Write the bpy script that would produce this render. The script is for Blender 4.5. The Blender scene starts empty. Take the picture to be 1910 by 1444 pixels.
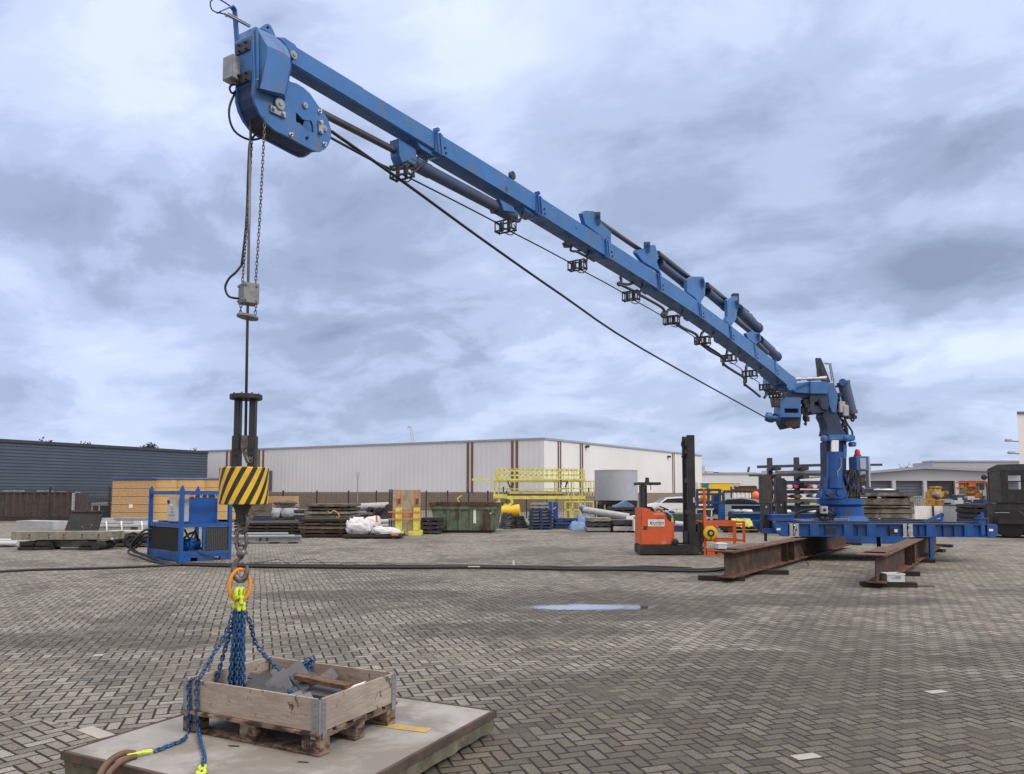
import bpy, bmesh, math, random
from mathutils import Vector, Matrix, noise
from mathutils.geometry import tessellate_polygon
R=math.radians; rnd=random.Random(7)
SC=bpy.context.scene; COL=SC.collection
# ------------------------------------------------------------------ camera
CX,CY,FP,HOR=955.0,820.0,1430.0,920.0
CAMZ=1.8; PT=math.atan((HOR-CY)/FP); cp,sp=math.cos(PT),math.sin(PT)
cam=bpy.data.cameras.new('camera'); co=bpy.data.objects.new('camera',cam); COL.objects.link(co)
cam.lens=36*FP/1910; cam.sensor_width=36; cam.shift_y=(CY-722)/1910; cam.clip_end=3000; cam.clip_start=.05
co.location=(0,0,CAMZ); co.rotation_euler=(R(90)+PT,0,0); SC.camera=co
def ray(px,py):
    a=(px-CX)/FP; b=(CY-py)/FP
    return Vector((a,cp-b*sp,sp+b*cp))
def P(px,py,Y):                       # point of the vertical plane at depth Y
    r=ray(px,py); return Vector((0,0,CAMZ))+r*(Y/r.y)
def G(px,py,z=0.0):                   # point of the level plane z
    r=ray(px,py); return Vector((0,0,CAMZ))+r*((z-CAMZ)/r.z)
def Zp(py,Y): return P(955,py,Y).z
def Xp(px,Y,py=930): return P(px,py,Y).x
# ------------------------------------------------------------------ nodes
class NT:
    def __init__(s,tree): s.t=tree; s.n=tree.nodes; s.l=tree.links
    def new(s,ty,**kw):
        n=s.n.new(ty)
        for k,v in kw.items(): setattr(n,k,v)
        return n
    def inp(s,sock,v):
        if isinstance(v,bpy.types.NodeSocket): s.l.new(v,sock)
        elif v is not None: sock.default_value=v
    def m(s,op,a,b=None,c=None,clamp=False):
        n=s.new('ShaderNodeMath',operation=op,use_clamp=clamp)
        s.inp(n.inputs[0],a); s.inp(n.inputs[1],b); s.inp(n.inputs[2],c)
        return n.outputs[0]
    def mix(s,f,a,b,bt='MIX'):
        n=s.new('ShaderNodeMix',data_type='RGBA',blend_type=bt)
        s.inp(n.inputs[0],f)
        s.inp(n.inputs[6],a if isinstance(a,bpy.types.NodeSocket) else (*a,1)); s.inp(n.inputs[7],b if isinstance(b,bpy.types.NodeSocket) else (*b,1))
        return n.outputs[2]
    def noise(s,vec,scale,detail=4,rough=.55,dist=0):
        n=s.new('ShaderNodeTexNoise'); s.inp(n.inputs['Vector'],vec); n.inputs['Scale'].default_value=scale
        n.inputs['Detail'].default_value=detail; n.inputs['Roughness'].default_value=rough; n.inputs['Distortion'].default_value=dist
        return n.outputs[0]
    def rng(s,v,a,b,c=0,d=1):
        n=s.new('ShaderNodeMapRange'); n.interpolation_type='SMOOTHSTEP'; s.inp(n.inputs[0],v)
        for i,x in enumerate((a,b,c,d)): s.inp(n.inputs[i+1],x)
        return n.outputs[0]
    def xyz(s,v):
        n=s.new('ShaderNodeSeparateXYZ'); s.inp(n.inputs[0],v); return n.outputs
    def comb(s,x,y,z):
        n=s.new('ShaderNodeCombineXYZ'); s.inp(n.inputs[0],x); s.inp(n.inputs[1],y); s.inp(n.inputs[2],z); return n.outputs[0]
    def vmul(s,v,k):
        n=s.new('ShaderNodeVectorMath',operation='MULTIPLY'); s.inp(n.inputs[0],v); s.inp(n.inputs[1],k); return n.outputs[0]
MATS={}
def mat(key,rgb=None,rough=.5,metal=0,var=.18,scale=4,dirt=None,dirt_amt=.35,dscale=2.2,bump=.0,bscale=60,stretch=None,coat=0,spec=.5):
    if key in MATS: return MATS[key]
    m=bpy.data.materials.new(key); m.use_nodes=True; t=NT(m.node_tree); t.n.clear()
    out=t.new('ShaderNodeOutputMaterial'); b=t.new('ShaderNodeBsdfPrincipled'); t.l.new(b.outputs[0],out.inputs[0])
    tc=t.new('ShaderNodeTexCoord').outputs['Object']
    oi=t.new('ShaderNodeObjectInfo')
    v=tc if stretch is None else t.vmul(tc,stretch)
    n1=t.noise(v,scale,5,.6)
    dk=tuple(c*(1-var) for c in rgb); lt=tuple(min(.95,c*(1+var)) for c in rgb)
    col=t.mix(t.rng(n1,.3,.7),dk,lt)
    col=t.mix(t.m('MULTIPLY',oi.outputs['Random'],var*.8),col,dk)
    if dirt:
        n2=t.noise(v,dscale,8,.68,.4)
        f=t.rng(n2,.62-dirt_amt*.35,.72-dirt_amt*.2)
        col=t.mix(t.m('MULTIPLY',f,min(1,dirt_amt*2)),col,dirt)
        rr=t.m('ADD',t.m('MULTIPLY',f,.25),rough,clamp=True)
    else: rr=t.m('ADD',t.m('MULTIPLY',n1,.2),rough-.1,clamp=True)
    t.l.new(col,b.inputs['Base Color']); t.inp(b.inputs['Roughness'],rr); b.inputs['Metallic'].default_value=metal
    b.inputs['Specular IOR Level'].default_value=spec
    if coat: b.inputs['Coat Weight'].default_value=coat
    if bump:
        bn=t.new('ShaderNodeBump'); bn.inputs['Distance'].default_value=bump; bn.inputs['Strength'].default_value=.8
        t.l.new(t.noise(v,bscale,4,.6),bn.inputs['Height']); t.l.new(bn.outputs[0],b.inputs['Normal'])
    MATS[key]=m; return m
# palette ------------------------------------------------------------
GR=(.09,.08,.07)
mat('slate blue paint',(.05,.085,.16),.5,dirt=(.08,.08,.09),dirt_amt=.35,dscale=4,var=.15)
mat('blue paint',(.036,.148,.40),.42,dirt=(.10,.14,.20),dirt_amt=.34,dscale=5,var=.10,bump=.001,bscale=30)
mat('bright blue paint',(.004,.078,.32),.40,dirt=(.035,.06,.11),dirt_amt=.38,dscale=2.5,var=.12)
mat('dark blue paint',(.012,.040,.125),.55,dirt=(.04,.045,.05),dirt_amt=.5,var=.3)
mat('pale blue tarp',(.12,.21,.42),.4,var=.3,bump=.01,bscale=8)
mat('black paint',(.018,.019,.022),.5,dirt=(.07,.065,.06),dirt_amt=.3,var=.3)
mat('dark steel',(.05,.055,.065),.45,metal=.3,dirt=(.09,.06,.045),dirt_amt=.35,var=.35)
mat('weight steel',(.19,.20,.215),.5,metal=.3,var=.25,scale=20)
mat('load steel',(.14,.15,.17),.55,var=.2,dirt=(.09,.08,.075),dirt_amt=.3)
mat('galvanised steel',(.31,.325,.345),.48,metal=.6,var=.18,scale=12,dirt=(.25,.26,.27),dirt_amt=.3)
mat('zinc plate',(.52,.53,.54),.35,metal=.85,var=.25,scale=25)
mat('chrome',(.75,.77,.8),.18,metal=1,var=.05)
mat('rod steel',(.13,.13,.135),.35,metal=.8,var=.2)
mat('grey box paint',(.36,.38,.40),.5,var=.12,dirt=(.2,.2,.2),dirt_amt=.2)
mat('tank grey',(.35,.39,.45),.5,var=.04)
mat('container rust',(.055,.045,.042),.85,dirt=(.11,.065,.05),dirt_amt=.35,dscale=3,var=.35)
mat('light grey paint',(.44,.47,.51),.45,var=.06)
mat('edge steel',(.075,.060,.046),.8,dirt=(.13,.08,.06),dirt_amt=.4,dscale=4,var=.35,bump=.004,bscale=25)
mat('rust',(.085,.042,.030),.85,dirt=(.20,.085,.035),dirt_amt=.5,dscale=3,var=.4,bump=.004,bscale=25)
mat('dark rust',(.046,.031,.026),.85,dirt=(.13,.06,.035),dirt_amt=.5,dscale=3,var=.4,bump=.004,bscale=25)
mat('plank brown',(.16,.09,.05),.85,dirt=(.06,.035,.02),dirt_amt=.5,dscale=8,var=.3,stretch=(1,5,5))
mat('rust flange',(.14,.085,.062),.85,dirt=(.10,.045,.03),dirt_amt=.5,dscale=4,var=.3,bump=.003,bscale=25)
mat('rubber',(.012,.012,.014),.55,var=.3)
mat('black timber',(.028,.024,.021),.85,var=.5,stretch=(1,1,6),bump=.004,bscale=30)
mat('weathered timber',(.17,.155,.125),.85,dirt=(.055,.045,.035),dirt_amt=.6,var=.35,stretch=(1,6,8),bump=.003,bscale=20)
mat('dark wood',(.075,.055,.042),.85,dirt=(.02,.016,.013),dirt_amt=.55,var=.4,stretch=(1,5,5),bump=.003,bscale=20)
mat('pallet wood',(.23,.165,.12),.8,dirt=(.035,.022,.018),dirt_amt=.6,dscale=7,var=.35,stretch=(1,1,3),bump=.002,bscale=60)
mat('osb',(.46,.32,.18),.8,dirt=(.34,.20,.09),dirt_amt=.5,dscale=14,var=.2,scale=20)
mat('bright osb',(.60,.42,.20),.8,dirt=(.5,.3,.12),dirt_amt=.4,dscale=14,var=.15,scale=20)
mat('grey olive paint',(.22,.215,.175),.75,dirt=(.1,.09,.075),dirt_amt=.4,var=.2)
mat('concrete',(.305,.305,.30),.9,dirt=(.20,.19,.175),dirt_amt=.6,dscale=1.5,var=.14,bump=.003,bscale=40)
mat('mossy concrete',(.16,.15,.105),.92,dirt=(.075,.075,.05),dirt_amt=.6,dscale=5,var=.35,bump=.012,bscale=30)
mat('stacked concrete',(.21,.195,.16),.9,dirt=(.085,.075,.06),dirt_amt=.6,dscale=1.4,var=.3,bump=.004,bscale=20)
mat('lime paint',(.60,.62,.12),.5,dirt=(.35,.33,.05),dirt_amt=.3,var=.12)
mat('yellow paint',(.66,.62,.13),.5,dirt=(.38,.34,.08),dirt_amt=.3,var=.15)
mat('fluorescent yellow',(.55,.70,.04),.4,var=.08)
mat('signal yellow',(.72,.46,.015),.42,var=.06,dirt=(.35,.25,.05),dirt_amt=.12,dscale=8)
mat('truck yellow',(.80,.50,.02),.4,var=.04)
mat('teal',(.02,.16,.22),.4,var=.05)
mat('excavator yellow',(.55,.30,.04),.5,dirt=(.2,.13,.05),dirt_amt=.5,var=.2)
mat('orange paint',(.60,.105,.030),.42,dirt=(.35,.07,.03),dirt_amt=.25,var=.08)
mat('cage orange',(.72,.13,.03),.5,dirt=(.3,.08,.04),dirt_amt=.3,var=.12)
mat('ring orange',(.75,.28,.012),.35,var=.08,dirt=(.3,.12,.02),dirt_amt=.15,dscale=30)
mat('buoy orange',(.75,.16,.05),.5,var=.15)
mat('red',(.45,.02,.02),.35,var=.1)
mat('white paint',(.72,.73,.74),.5,var=.06,dirt=(.5,.5,.49),dirt_amt=.2)
mat('white cloth',(.60,.62,.66),.75,var=.1,bump=.02,bscale=9)
mat('grey cloth',(.30,.33,.38),.5,var=.35,bump=.02,bscale=9)
mat('skip green',(.105,.155,.105),.6,dirt=(.055,.035,.025),dirt_amt=.42,dscale=2.2,var=.2)
mat('dark green',(.02,.06,.04),.5,var=.3,dirt=(.07,.06,.05),dirt_amt=.3)
mat('brown sling',(.13,.075,.05),.85,var=.25,bump=.003,bscale=120)
mat('chain blue',(.014,.095,.26),.38,var=.35,scale=40,dirt=(.02,.035,.07),dirt_amt=.5,dscale=60)
mat('forged steel',(.13,.125,.125),.42,metal=.6,var=.35,scale=25,dirt=(.28,.24,.2),dirt_amt=.35,dscale=20)
mat('clear plastic',(.50,.58,.62),.3,var=.1)
mat('window glass',(.02,.03,.04),.08,var=.1)
mat('car silver',(.42,.46,.52),.25,metal=.5,var=.05)
mat('car white',(.70,.73,.76),.25,var=.04)
mat('slate panel',(.055,.062,.070),.6,var=.25)
mat('dark cladding',(.060,.082,.120),.5,var=.08,scale=.4)
mat('building base',(.035,.04,.05),.6,var=.2)
mat('white cladding',(.64,.68,.74),.5,var=.05,scale=.15)
mat('bright cladding',(.70,.71,.72),.5,var=.05,scale=.15)  # lighter counterpart of the bluish white cladding, for the warehouse's sunlit side
mat('grey cladding',(.36,.38,.42),.5,var=.05,scale=.15)
mat('door blue grey',(.10,.12,.155),.55,var=.1)
mat('brown stripe',(.15,.085,.065),.6,var=.1)
mat('roof trim',(.30,.33,.38),.5,var=.1)
mat('brick plinth',(.23,.19,.155),.9,var=.25,scale=6)
mat('foliage',(.06,.075,.035),.9,var=.5,scale=2)
mat('autumn foliage',(.16,.10,.05),.9,var=.5,scale=2)
mat('bark',(.06,.05,.04),.9,var=.3)
mat('navy print',(.01,.03,.12),.4,var=.02)
mat('warning black',(.015,.015,.017),.45,var=.2)
mat('grille',(.045,.047,.05),.75,var=.45,scale=30)
mat('far crane',(.45,.55,.62),.6,var=.05)
mat('paint mark',(.55,.36,.05),.85,var=.2,dirt=(.3,.28,.2),dirt_amt=.6,dscale=14)
mat('pale paver',(.36,.35,.32),.8,var=.1,dirt=(.3,.28,.26),dirt_amt=.3,dscale=8)
# collar board: pale plywood with dark knots
def board_mat():
    m=bpy.data.materials.new('collar board'); m.use_nodes=True; t=NT(m.node_tree); b=t.n['Principled BSDF']
    tc=t.new('ShaderNodeTexCoord').outputs['Object']
    g=t.noise(t.vmul(tc,(1.5,1.5,14)),6,5,.6,.6)
    col=t.mix(t.rng(g,.3,.7),(.265,.225,.195),(.385,.33,.285))
    k=t.rng(t.noise(t.vmul(tc,(1,1,.75)),12,5,.72,.6),.585,.64)
    col=t.mix(t.m('MULTIPLY',k,.9),col,(.035,.028,.025))
    st=t.rng(t.noise(tc,2.2,5,.6),.5,.75); col=t.mix(t.m('MULTIPLY',st,.45),col,(.17,.13,.11))
    t.l.new(col,b.inputs['Base Color']); b.inputs['Roughness'].default_value=.8
    bn=t.new('ShaderNodeBump'); bn.inputs['Distance'].default_value=.0012; t.l.new(g,bn.inputs['Height']); t.l.new(bn.outputs[0],b.inputs['Normal'])
    MATS['collar board']=m
board_mat()
# hazard stripes around a drum (object space angle + height)
def hazard_mat():
    m=bpy.data.materials.new('hazard stripes'); m.use_nodes=True; t=NT(m.node_tree); b=t.n['Principled BSDF']
    o=t.xyz(t.new('ShaderNodeTexCoord').outputs['Object'])
    ang=t.m('ARCTAN2',o[1],o[0])
    v=t.m('SUBTRACT',t.m('MULTIPLY',ang,14/(2*math.pi)),t.m('MULTIPLY',o[2],6.6))
    f=t.m('FRACT',t.m('ADD',v,.35)); s=t.rng(f,.49,.52)
    n=t.noise(t.new('ShaderNodeTexCoord').outputs['Object'],12,6,.65)
    yel=t.mix(t.rng(n,.45,.75),(.70,.45,.012),(.52,.33,.03)); bl=t.mix(t.rng(n,.45,.75),(.014,.015,.018),(.05,.05,.05))
    t.l.new(t.mix(s,yel,bl),b.inputs['Base Color']); b.inputs['Roughness'].default_value=.4
    MATS['hazard stripes']=m
hazard_mat()
# herringbone pavers
def paver_mat():
    m=bpy.data.materials.new('herringbone pavers'); m.use_nodes=True; t=NT(m.node_tree); b=t.n['Principled BSDF']
    pos=t.new('ShaderNodeNewGeometry').outputs['Position']; x,y,z=t.xyz(pos)
    wv=t.noise(pos,.55,2); x2=t.m('ADD',x,t.m('MULTIPLY',t.m('SUBTRACT',wv,.5),.09)); y2=t.m('ADD',y,t.m('MULTIPLY',t.m('SUBTRACT',t.noise(pos,.7,2),.5),.09))
    # region left of the edge course is laid the other way
    ga=G(0,1325); gb=G(215,1372); dx,dy=(gb-ga).xy.normalized(); nx,ny=dy,-dx
    side=t.m('GREATER_THAN',t.m('ADD',t.m('MULTIPLY',t.m('SUBTRACT',x,ga.x),nx),t.m('MULTIPLY',t.m('SUBTRACT',y,ga.y),ny)),0)
    th=t.m('ADD',R(-18.4),t.m('MULTIPLY',side,R(-34)))
    c=t.m('COSINE',th); s=t.m('SINE',th); W=.1055
    # v axis points along azimuth th
    u=t.m('DIVIDE',t.m('SUBTRACT',t.m('MULTIPLY',x2,c),t.m('MULTIPLY',y2,s)),W)
    v=t.m('DIVIDE',t.m('ADD',t.m('MULTIPLY',x2,s),t.m('MULTIPLY',y2,c)),W)
    ix=t.m('FLOOR',u); iy=t.m('FLOOR',v); fu=t.m('SUBTRACT',u,ix); fv=t.m('SUBTRACT',v,iy)
    k=t.m('FLOORED_MODULO',t.m('SUBTRACT',ix,iy),4.0)
    k=t.m('ROUND',k)
    is1=t.m('COMPARE',k,1.0,.1); is2=t.m('COMPARE',k,2.0,.1); vert=t.m('GREATER_THAN',k,1.5)
    lx=t.m('ADD',t.mixf(vert,fu,fv),t.m('ADD',is1,is2)); ly=t.mixf(vert,fv,fu)
    idx=t.m('SUBTRACT',ix,is1); idy=t.m('SUBTRACT',iy,is2)
    e=t.m('MINIMUM',t.m('MINIMUM',lx,t.m('SUBTRACT',2.0,lx)),t.m('MINIMUM',ly,t.m('SUBTRACT',1.0,ly)))
    wn=t.new('ShaderNodeTexWhiteNoise',noise_dimensions='3D'); t.l.new(t.comb(idx,idy,side),wn.inputs['Vector']); rv=wn.outputs['Value']; rc=t.xyz(wn.outputs['Color'])
    jn=t.noise(pos,20,4,.7); wj=t.m('MULTIPLY',vert,.03); joint=t.rng(t.m('SUBTRACT',t.m('ADD',e,t.m('MULTIPLY',t.m('SUBTRACT',jn,.5),.16)),wj),.03,.12)
    base=t.mix(rv,(.190,.184,.163),(.345,.333,.295))
    base=t.mix(t.m('MULTIPLY',t.rng(rc[2],.80,.95),.55),base,(.10,.096,.085))
    base=t.mix(t.m('MULTIPLY',t.rng(rc[0],.86,.95),.5),base,(.36,.35,.325))
    base=t.mix(t.m('MULTIPLY',t.rng(rc[1],.90,.97),.5),base,(.22,.165,.125))
    # dirt mottling
    gr=t.noise(pos,60,5,.9); base=t.mix(t.m('MULTIPLY',t.rng(gr,.44,.60),.72),base,(.055,.052,.045))
    sp_=t.noise(pos,85,3,.9); base=t.mix(t.m('MULTIPLY',t.rng(sp_,.58,.66),.70),base,(.55,.53,.48))
    big=t.noise(pos,.33,6,.62,.6); damp=t.rng(big,.50,.60)
    med=t.noise(pos,1.6,5,.6); base=t.mix(t.m('MULTIPLY',t.rng(med,.45,.7),.22),base,(.085,.08,.072))
    # the foreground right of the slab and the hollow round the puddle are damp
    def blob(px,py,rx,ry):
        g=G(px,py); a=t.m('DIVIDE',t.m('SUBTRACT',x,g.x),rx); bb=t.m('DIVIDE',t.m('SUBTRACT',y,g.y),ry)
        d=t.m('ADD',t.m('MULTIPLY',a,a),t.m('MULTIPLY',bb,bb)); return t.rng(t.m('ADD',d,t.m('MULTIPLY',t.m('SUBTRACT',big,.5),3.5)),1.3,.5)
    wet=t.m('MULTIPLY',damp,.75)
    pc_=G(1095,1133); pa=t.m('DIVIDE',t.m('SUBTRACT',x,pc_.x),1.75); pb=t.m('DIVIDE',t.m('SUBTRACT',y,pc_.y),.85); pd=t.m('ADD',t.m('MULTIPLY',pa,pa),t.m('MULTIPLY',pb,pb)); wet=t.m('MAXIMUM',wet,t.rng(t.m('ADD',pd,t.m('MULTIPLY',t.m('SUBTRACT',med,.5),1.2)),1.3,.7))
    for q in ((1090,1126,2.6,1.8),(960,1175,1.6,.7),(1450,1280,3.0,.9),(1150,1400,1.9,1.1),(1650,1400,2.6,1.0),(1330,1330,2.4,.8),(1000,1420,1.5,.6),(1800,1310,2.0,.6),(1560,1230,2.6,.5),(180,1195,2.2,.6),(700,1110,2.2,.8),(1500,1120,2.5,.8),(330,1195,1.2,.5)):
        wet=t.m('MAXIMUM',wet,blob(*q))
    base=t.mix(t.m('MULTIPLY',wet,.85),base,t.mix(1,base,(.44,.42,.37),'MULTIPLY'))
    far=t.rng(y,10,26); jd=t.m('ADD',t.m('MULTIPLY',joint,t.m('SUBTRACT',1,t.m('MULTIPLY',far,.55))),t.m('MULTIPLY',far,.55))
    jc=t.mix(t.rng(t.noise(pos,.8,4,.6),.5,.66),(.020,.018,.015),(.085,.078,.06)); col=t.mix(jd,jc,base)
    oil=t.rng(t.noise(pos,.85,3,.5,.8),.66,.72); col=t.mix(t.m('MULTIPLY',oil,.45),col,(.045,.042,.038))
    moss=t.rng(t.noise(pos,.9,5,.6),.55,.68); col=t.mix(t.m('MULTIPLY',t.m('MULTIPLY',moss,t.m('SUBTRACT',1,joint)),.6),col,(.07,.08,.03))
    t.l.new(col,b.inputs['Base Color'])
    t.l.new(t.m('SUBTRACT',.9,t.m('MULTIPLY',wet,.18)),b.inputs['Roughness']); b.inputs['Specular IOR Level'].default_value=.3
    slope=t.m('ADD',t.m('MULTIPLY',t.m('SUBTRACT',rc[0],.5),lx),t.m('MULTIPLY',t.m('SUBTRACT',rc[1],.5),t.m('MULTIPLY',ly,1.5)))
    h=t.m('ADD',t.m('MULTIPLY',t.rng(e,.0,.14),1.4),t.m('ADD',t.m('MULTIPLY',gr,.8),t.m('MULTIPLY',slope,.8)))
    h=t.m('MULTIPLY',h,t.m('SUBTRACT',1,t.rng(y,14,30)))
    bn=t.new('ShaderNodeBump'); bn.inputs['Distance'].default_value=.005; bn.inputs['Strength'].default_value=.9
    t.l.new(h,bn.inputs['Height']); t.l.new(bn.outputs[0],b.inputs['Normal'])
    MATS['pavers']=m
def _mixf(s,f,a,b): return s.m('ADD',s.m('MULTIPLY',a,s.m('SUBTRACT',1.0,f)),s.m('MULTIPLY',b,f))
NT.mixf=_mixf
paver_mat()
# ------------------------------------------------------------------ mesh builder
ORG={}
class B:
    def __init__(s,fr=None): s.bm=bmesh.new(); s.fr=fr
    def V(s,p):
        p=Vector(p); return s.bm.verts.new(s.fr@p if s.fr else p)
    def faces(s,vs,fs):
        vv=[s.V(p) for p in vs]
        for f in fs:
            try: s.bm.faces.new([vv[i] for i in f])
            except ValueError: pass
        return s
    def hexa(s,a,b): # two quads a,b (4 pts each)
        return s.faces(list(a)+list(b),[(3,2,1,0),(4,5,6,7),(0,1,5,4),(1,2,6,5),(2,3,7,6),(3,0,4,7)])
    def box(s,c,d,rz=0,rm=None):
        M=Matrix.Translation(Vector(c))@(rm.to_4x4() if rm else Matrix.Rotation(rz,4,'Z'))
        x,y,z=d[0]/2,d[1]/2,d[2]/2
        q=lambda k:[M@Vector(p) for p in ((-x,-y,k),(x,-y,k),(x,y,k),(-x,y,k))]
        return s.hexa(q(-z),q(z))
    def bx(s,x0,x1,y0,y1,z0,z1): return s.box(((x0+x1)/2,(y0+y1)/2,(z0+z1)/2),(x1-x0,y1-y0,z1-z0))
    def cbox(s,x0,x1,y0,y1,z0,z1,c=.02):  # box with all edges chamfered
        c=min(c,(x1-x0)*.45,(y1-y0)*.45,(z1-z0)*.45); tmp=bmesh.new()
        bmesh.ops.create_cube(tmp,size=1)
        for v in tmp.verts: v.co=Vector((x0+(v.co.x+.5)*(x1-x0),y0+(v.co.y+.5)*(y1-y0),z0+(v.co.z+.5)*(z1-z0)))
        bmesh.ops.bevel(tmp,geom=tmp.edges[:],offset=c,segments=2,affect='EDGES')
        mp={v:s.V(v.co) for v in tmp.verts}
        for f in tmp.faces: s.bm.faces.new([mp[v] for v in f.verts])
        tmp.free(); return s
    def beam(s,a,b,w,h,up=(0,0,1)):
        a,b=Vector(a),Vector(b); d=(b-a).normalized(); up=Vector(up)
        if abs(d.dot(up))>.98: up=Vector((0,1,0)) if abs(d.y)<.9 else Vector((1,0,0))
        sd=d.cross(up).normalized()*w/2; u=sd.cross(d).normalized()*h/2
        q=lambda p:[p-sd-u,p+sd-u,p+sd+u,p-sd+u]
        return s.hexa(q(a),q(b))
    def prism(s,pts,vec,holes=()):
        vec=Vector(vec); loops=[[Vector(p) for p in pts]]+[[Vector(p) for p in h] for h in holes]
        tris=tessellate_polygon(loops); fl=[p for l in loops for p in l]; n=len(fl)
        va=[s.V(p) for p in fl]; vb=[s.V(p+vec) for p in fl]
        for a,b,c in tris:
            try: s.bm.faces.new((va[a],va[b],va[c])); s.bm.faces.new((vb[c],vb[b],vb[a]))
            except ValueError: pass
        o=0
        for l in loops:
            k=len(l)
            for i in range(k):
                j=(i+1)%k
                try: s.bm.faces.new((va[o+i],va[o+j],vb[o+j],vb[o+i]))
                except ValueError: pass
            o+=k
        return s
    def cyl(s,a,b,r,r2=None,n=16,caps=True):
        a,b=Vector(a),Vector(b); r2=r if r2 is None else r2; d=(b-a).normalized()
        u=d.orthogonal().normalized(); w=d.cross(u)
        A=[s.V(a+(u*math.cos(2*math.pi*i/n)+w*math.sin(2*math.pi*i/n))*r) for i in range(n)]
        C=[s.V(b+(u*math.cos(2*math.pi*i/n)+w*math.sin(2*math.pi*i/n))*r2) for i in range(n)]
        for i in range(n): s.bm.faces.new((A[i],A[(i+1)%n],C[(i+1)%n],C[i]))
        if caps: s.bm.faces.new(A[::-1]); s.bm.faces.new(C)
        return s
    def lathe(s,prof,c=(0,0,0),ax=(0,0,1),n=20):
        c,ax=Vector(c),Vector(ax).normalized(); u=ax.orthogonal().normalized(); w=ax.cross(u); rows=[]
        for r,h in prof: rows.append([s.V(c+ax*h+(u*math.cos(2*math.pi*i/n)+w*math.sin(2*math.pi*i/n))*max(r,1e-4)) for i in range(n)])
        for a,b in zip(rows,rows[1:]):
            for i in range(n): s.bm.faces.new((a[i],a[(i+1)%n],b[(i+1)%n],b[i]))
        s.bm.faces.new(rows[0][::-1]); s.bm.faces.new(rows[-1]); return s
    def tube(s,pts,r,n=8,closed=False,rad=None,smooth=0):
        pts=[Vector(p) for p in pts]
        if smooth: pts,rad=crv(pts,smooth,closed,rad)
        N=len(pts); rows=[]; pu=None
        for i,p in enumerate(pts):
            if closed: d=pts[(i+1)%N]-pts[i-1]
            else: d=pts[min(i+1,N-1)]-pts[max(i-1,0)]
            d=d.normalized() if d.length>1e-9 else Vector((0,0,1))
            u=(pu-d*pu.dot(d)) if pu is not None else d.orthogonal()
            if u.length<1e-6: u=d.orthogonal()
            u.normalize(); pu=u; w=d.cross(u); rr=rad[i] if rad else r
            rows.append([s.V(p+(u*math.cos(2*math.pi*k/n)+w*math.sin(2*math.pi*k/n))*rr) for k in range(n)])
        M=N if closed else N-1
        for i in range(M):
            a,b=rows[i],rows[(i+1)%N]
            for k in range(n): s.bm.faces.new((a[k],a[(k+1)%n],b[(k+1)%n],b[k]))
        if not closed: s.bm.faces.new(rows[0][::-1]); s.bm.faces.new(rows[-1])
        return s
    def ibeam(s,a,b,w,h,tf,tw,up=(0,0,1)):
        a,b=Vector(a),Vector(b); U=Vector(up)
        s.beam(a+U*(h/2-tf/2),b+U*(h/2-tf/2),w,tf); s.beam(a-U*(h/2-tf/2),b-U*(h/2-tf/2),w,tf); s.beam(a,b,tw,h-2*tf-.002); return s
    def link(s,c,d,side,L,wd,r):      # one chain link
        d=d.normalized(); side=(side-d*side.dot(d)).normalized(); pts=[]
        h=L/2-wd/2
        for i in range(12):
            a=2*math.pi*i/12; x=math.cos(a)*wd/2; y=math.sin(a)*wd/2
            pts.append(c+side*x+d*(y+(h if y>0 else -h)))
        return s.tube(pts,r,6,True)
    def chain(s,pts,pitch=.034,wd=.024,r=.0058,smooth=6):
        P_,_=crv([Vector(p) for p in pts],smooth,False,None); acc=0; out=[P_[0]]
        for a,b in zip(P_,P_[1:]):
            seg=(b-a).length
            while acc+seg>=pitch*len(out): 
                f=(pitch*len(out)-acc)/seg; out.append(a.lerp(b,f))
            acc+=seg
        tw=rnd.uniform(0,1.5)
        for i in range(len(out)-1):
            a,b=out[i],out[i+1]; d=(b-a); o=d.orthogonal().normalized(); q=Matrix.Rotation(tw+(math.pi/2 if i%2 else 0)+rnd.uniform(-.15,.15),3,d.normalized())
            s.link((a+b)/2,d,q@o,pitch+2*r+.002,wd,r)
        return s
    def build(s,name,m,parent=None,smooth=False,bevel=0,label=None):
        bm=s.bm; bmesh.ops.recalc_face_normals(bm,faces=bm.faces[:])
        if bevel:
            ed=[e for e in bm.edges if len(e.link_faces)==2 and e.calc_face_angle(0)>.6]
            bmesh.ops.bevel(bm,geom=ed,offset=bevel,segments=2,affect='EDGES',clamp_overlap=True)
        me=bpy.data.meshes.new(name); bm.to_mesh(me); bm.free()
        me.materials.append(MATS[m] if isinstance(m,str) else m)
        if smooth:
            me.polygons.foreach_set('use_smooth',[True]*len(me.polygons))
            if smooth!='all': me.set_sharp_from_angle(angle=R(38))
        o=bpy.data.objects.new(name,me); COL.objects.link(o)
        if parent:
            o.parent=parent
            if parent.name in ORG: me.transform(Matrix.Translation(-ORG[parent.name])); ORG[o.name]=ORG[parent.name]
        if label: o['label']=label
        return o
def crv(pts,k,closed=False,rad=None):
    N=len(pts); out=[]; ro=[] if rad else None
    M=N if closed else N-1
    for i in range(M):
        if closed: p0,p1,p2,p3=pts[i-1],pts[i],pts[(i+1)%N],pts[(i+2)%N]
        else: p0,p1,p2,p3=pts[max(i-1,0)],pts[i],pts[i+1],pts[min(i+2,N-1)]
        for j in range(k):
            t=j/k
            out.append(.5*((2*p1)+(p2-p0)*t+(2*p0-5*p1+4*p2-p3)*t*t+(3*p1-p0-3*p2+p3)*t**3))
            if rad: ro.append(rad[i]*(1-t)+rad[(i+1)%N]*t)
    if not closed:
        out.append(pts[-1]); 
        if rad: ro.append(rad[-1])
    return out,ro
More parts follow.
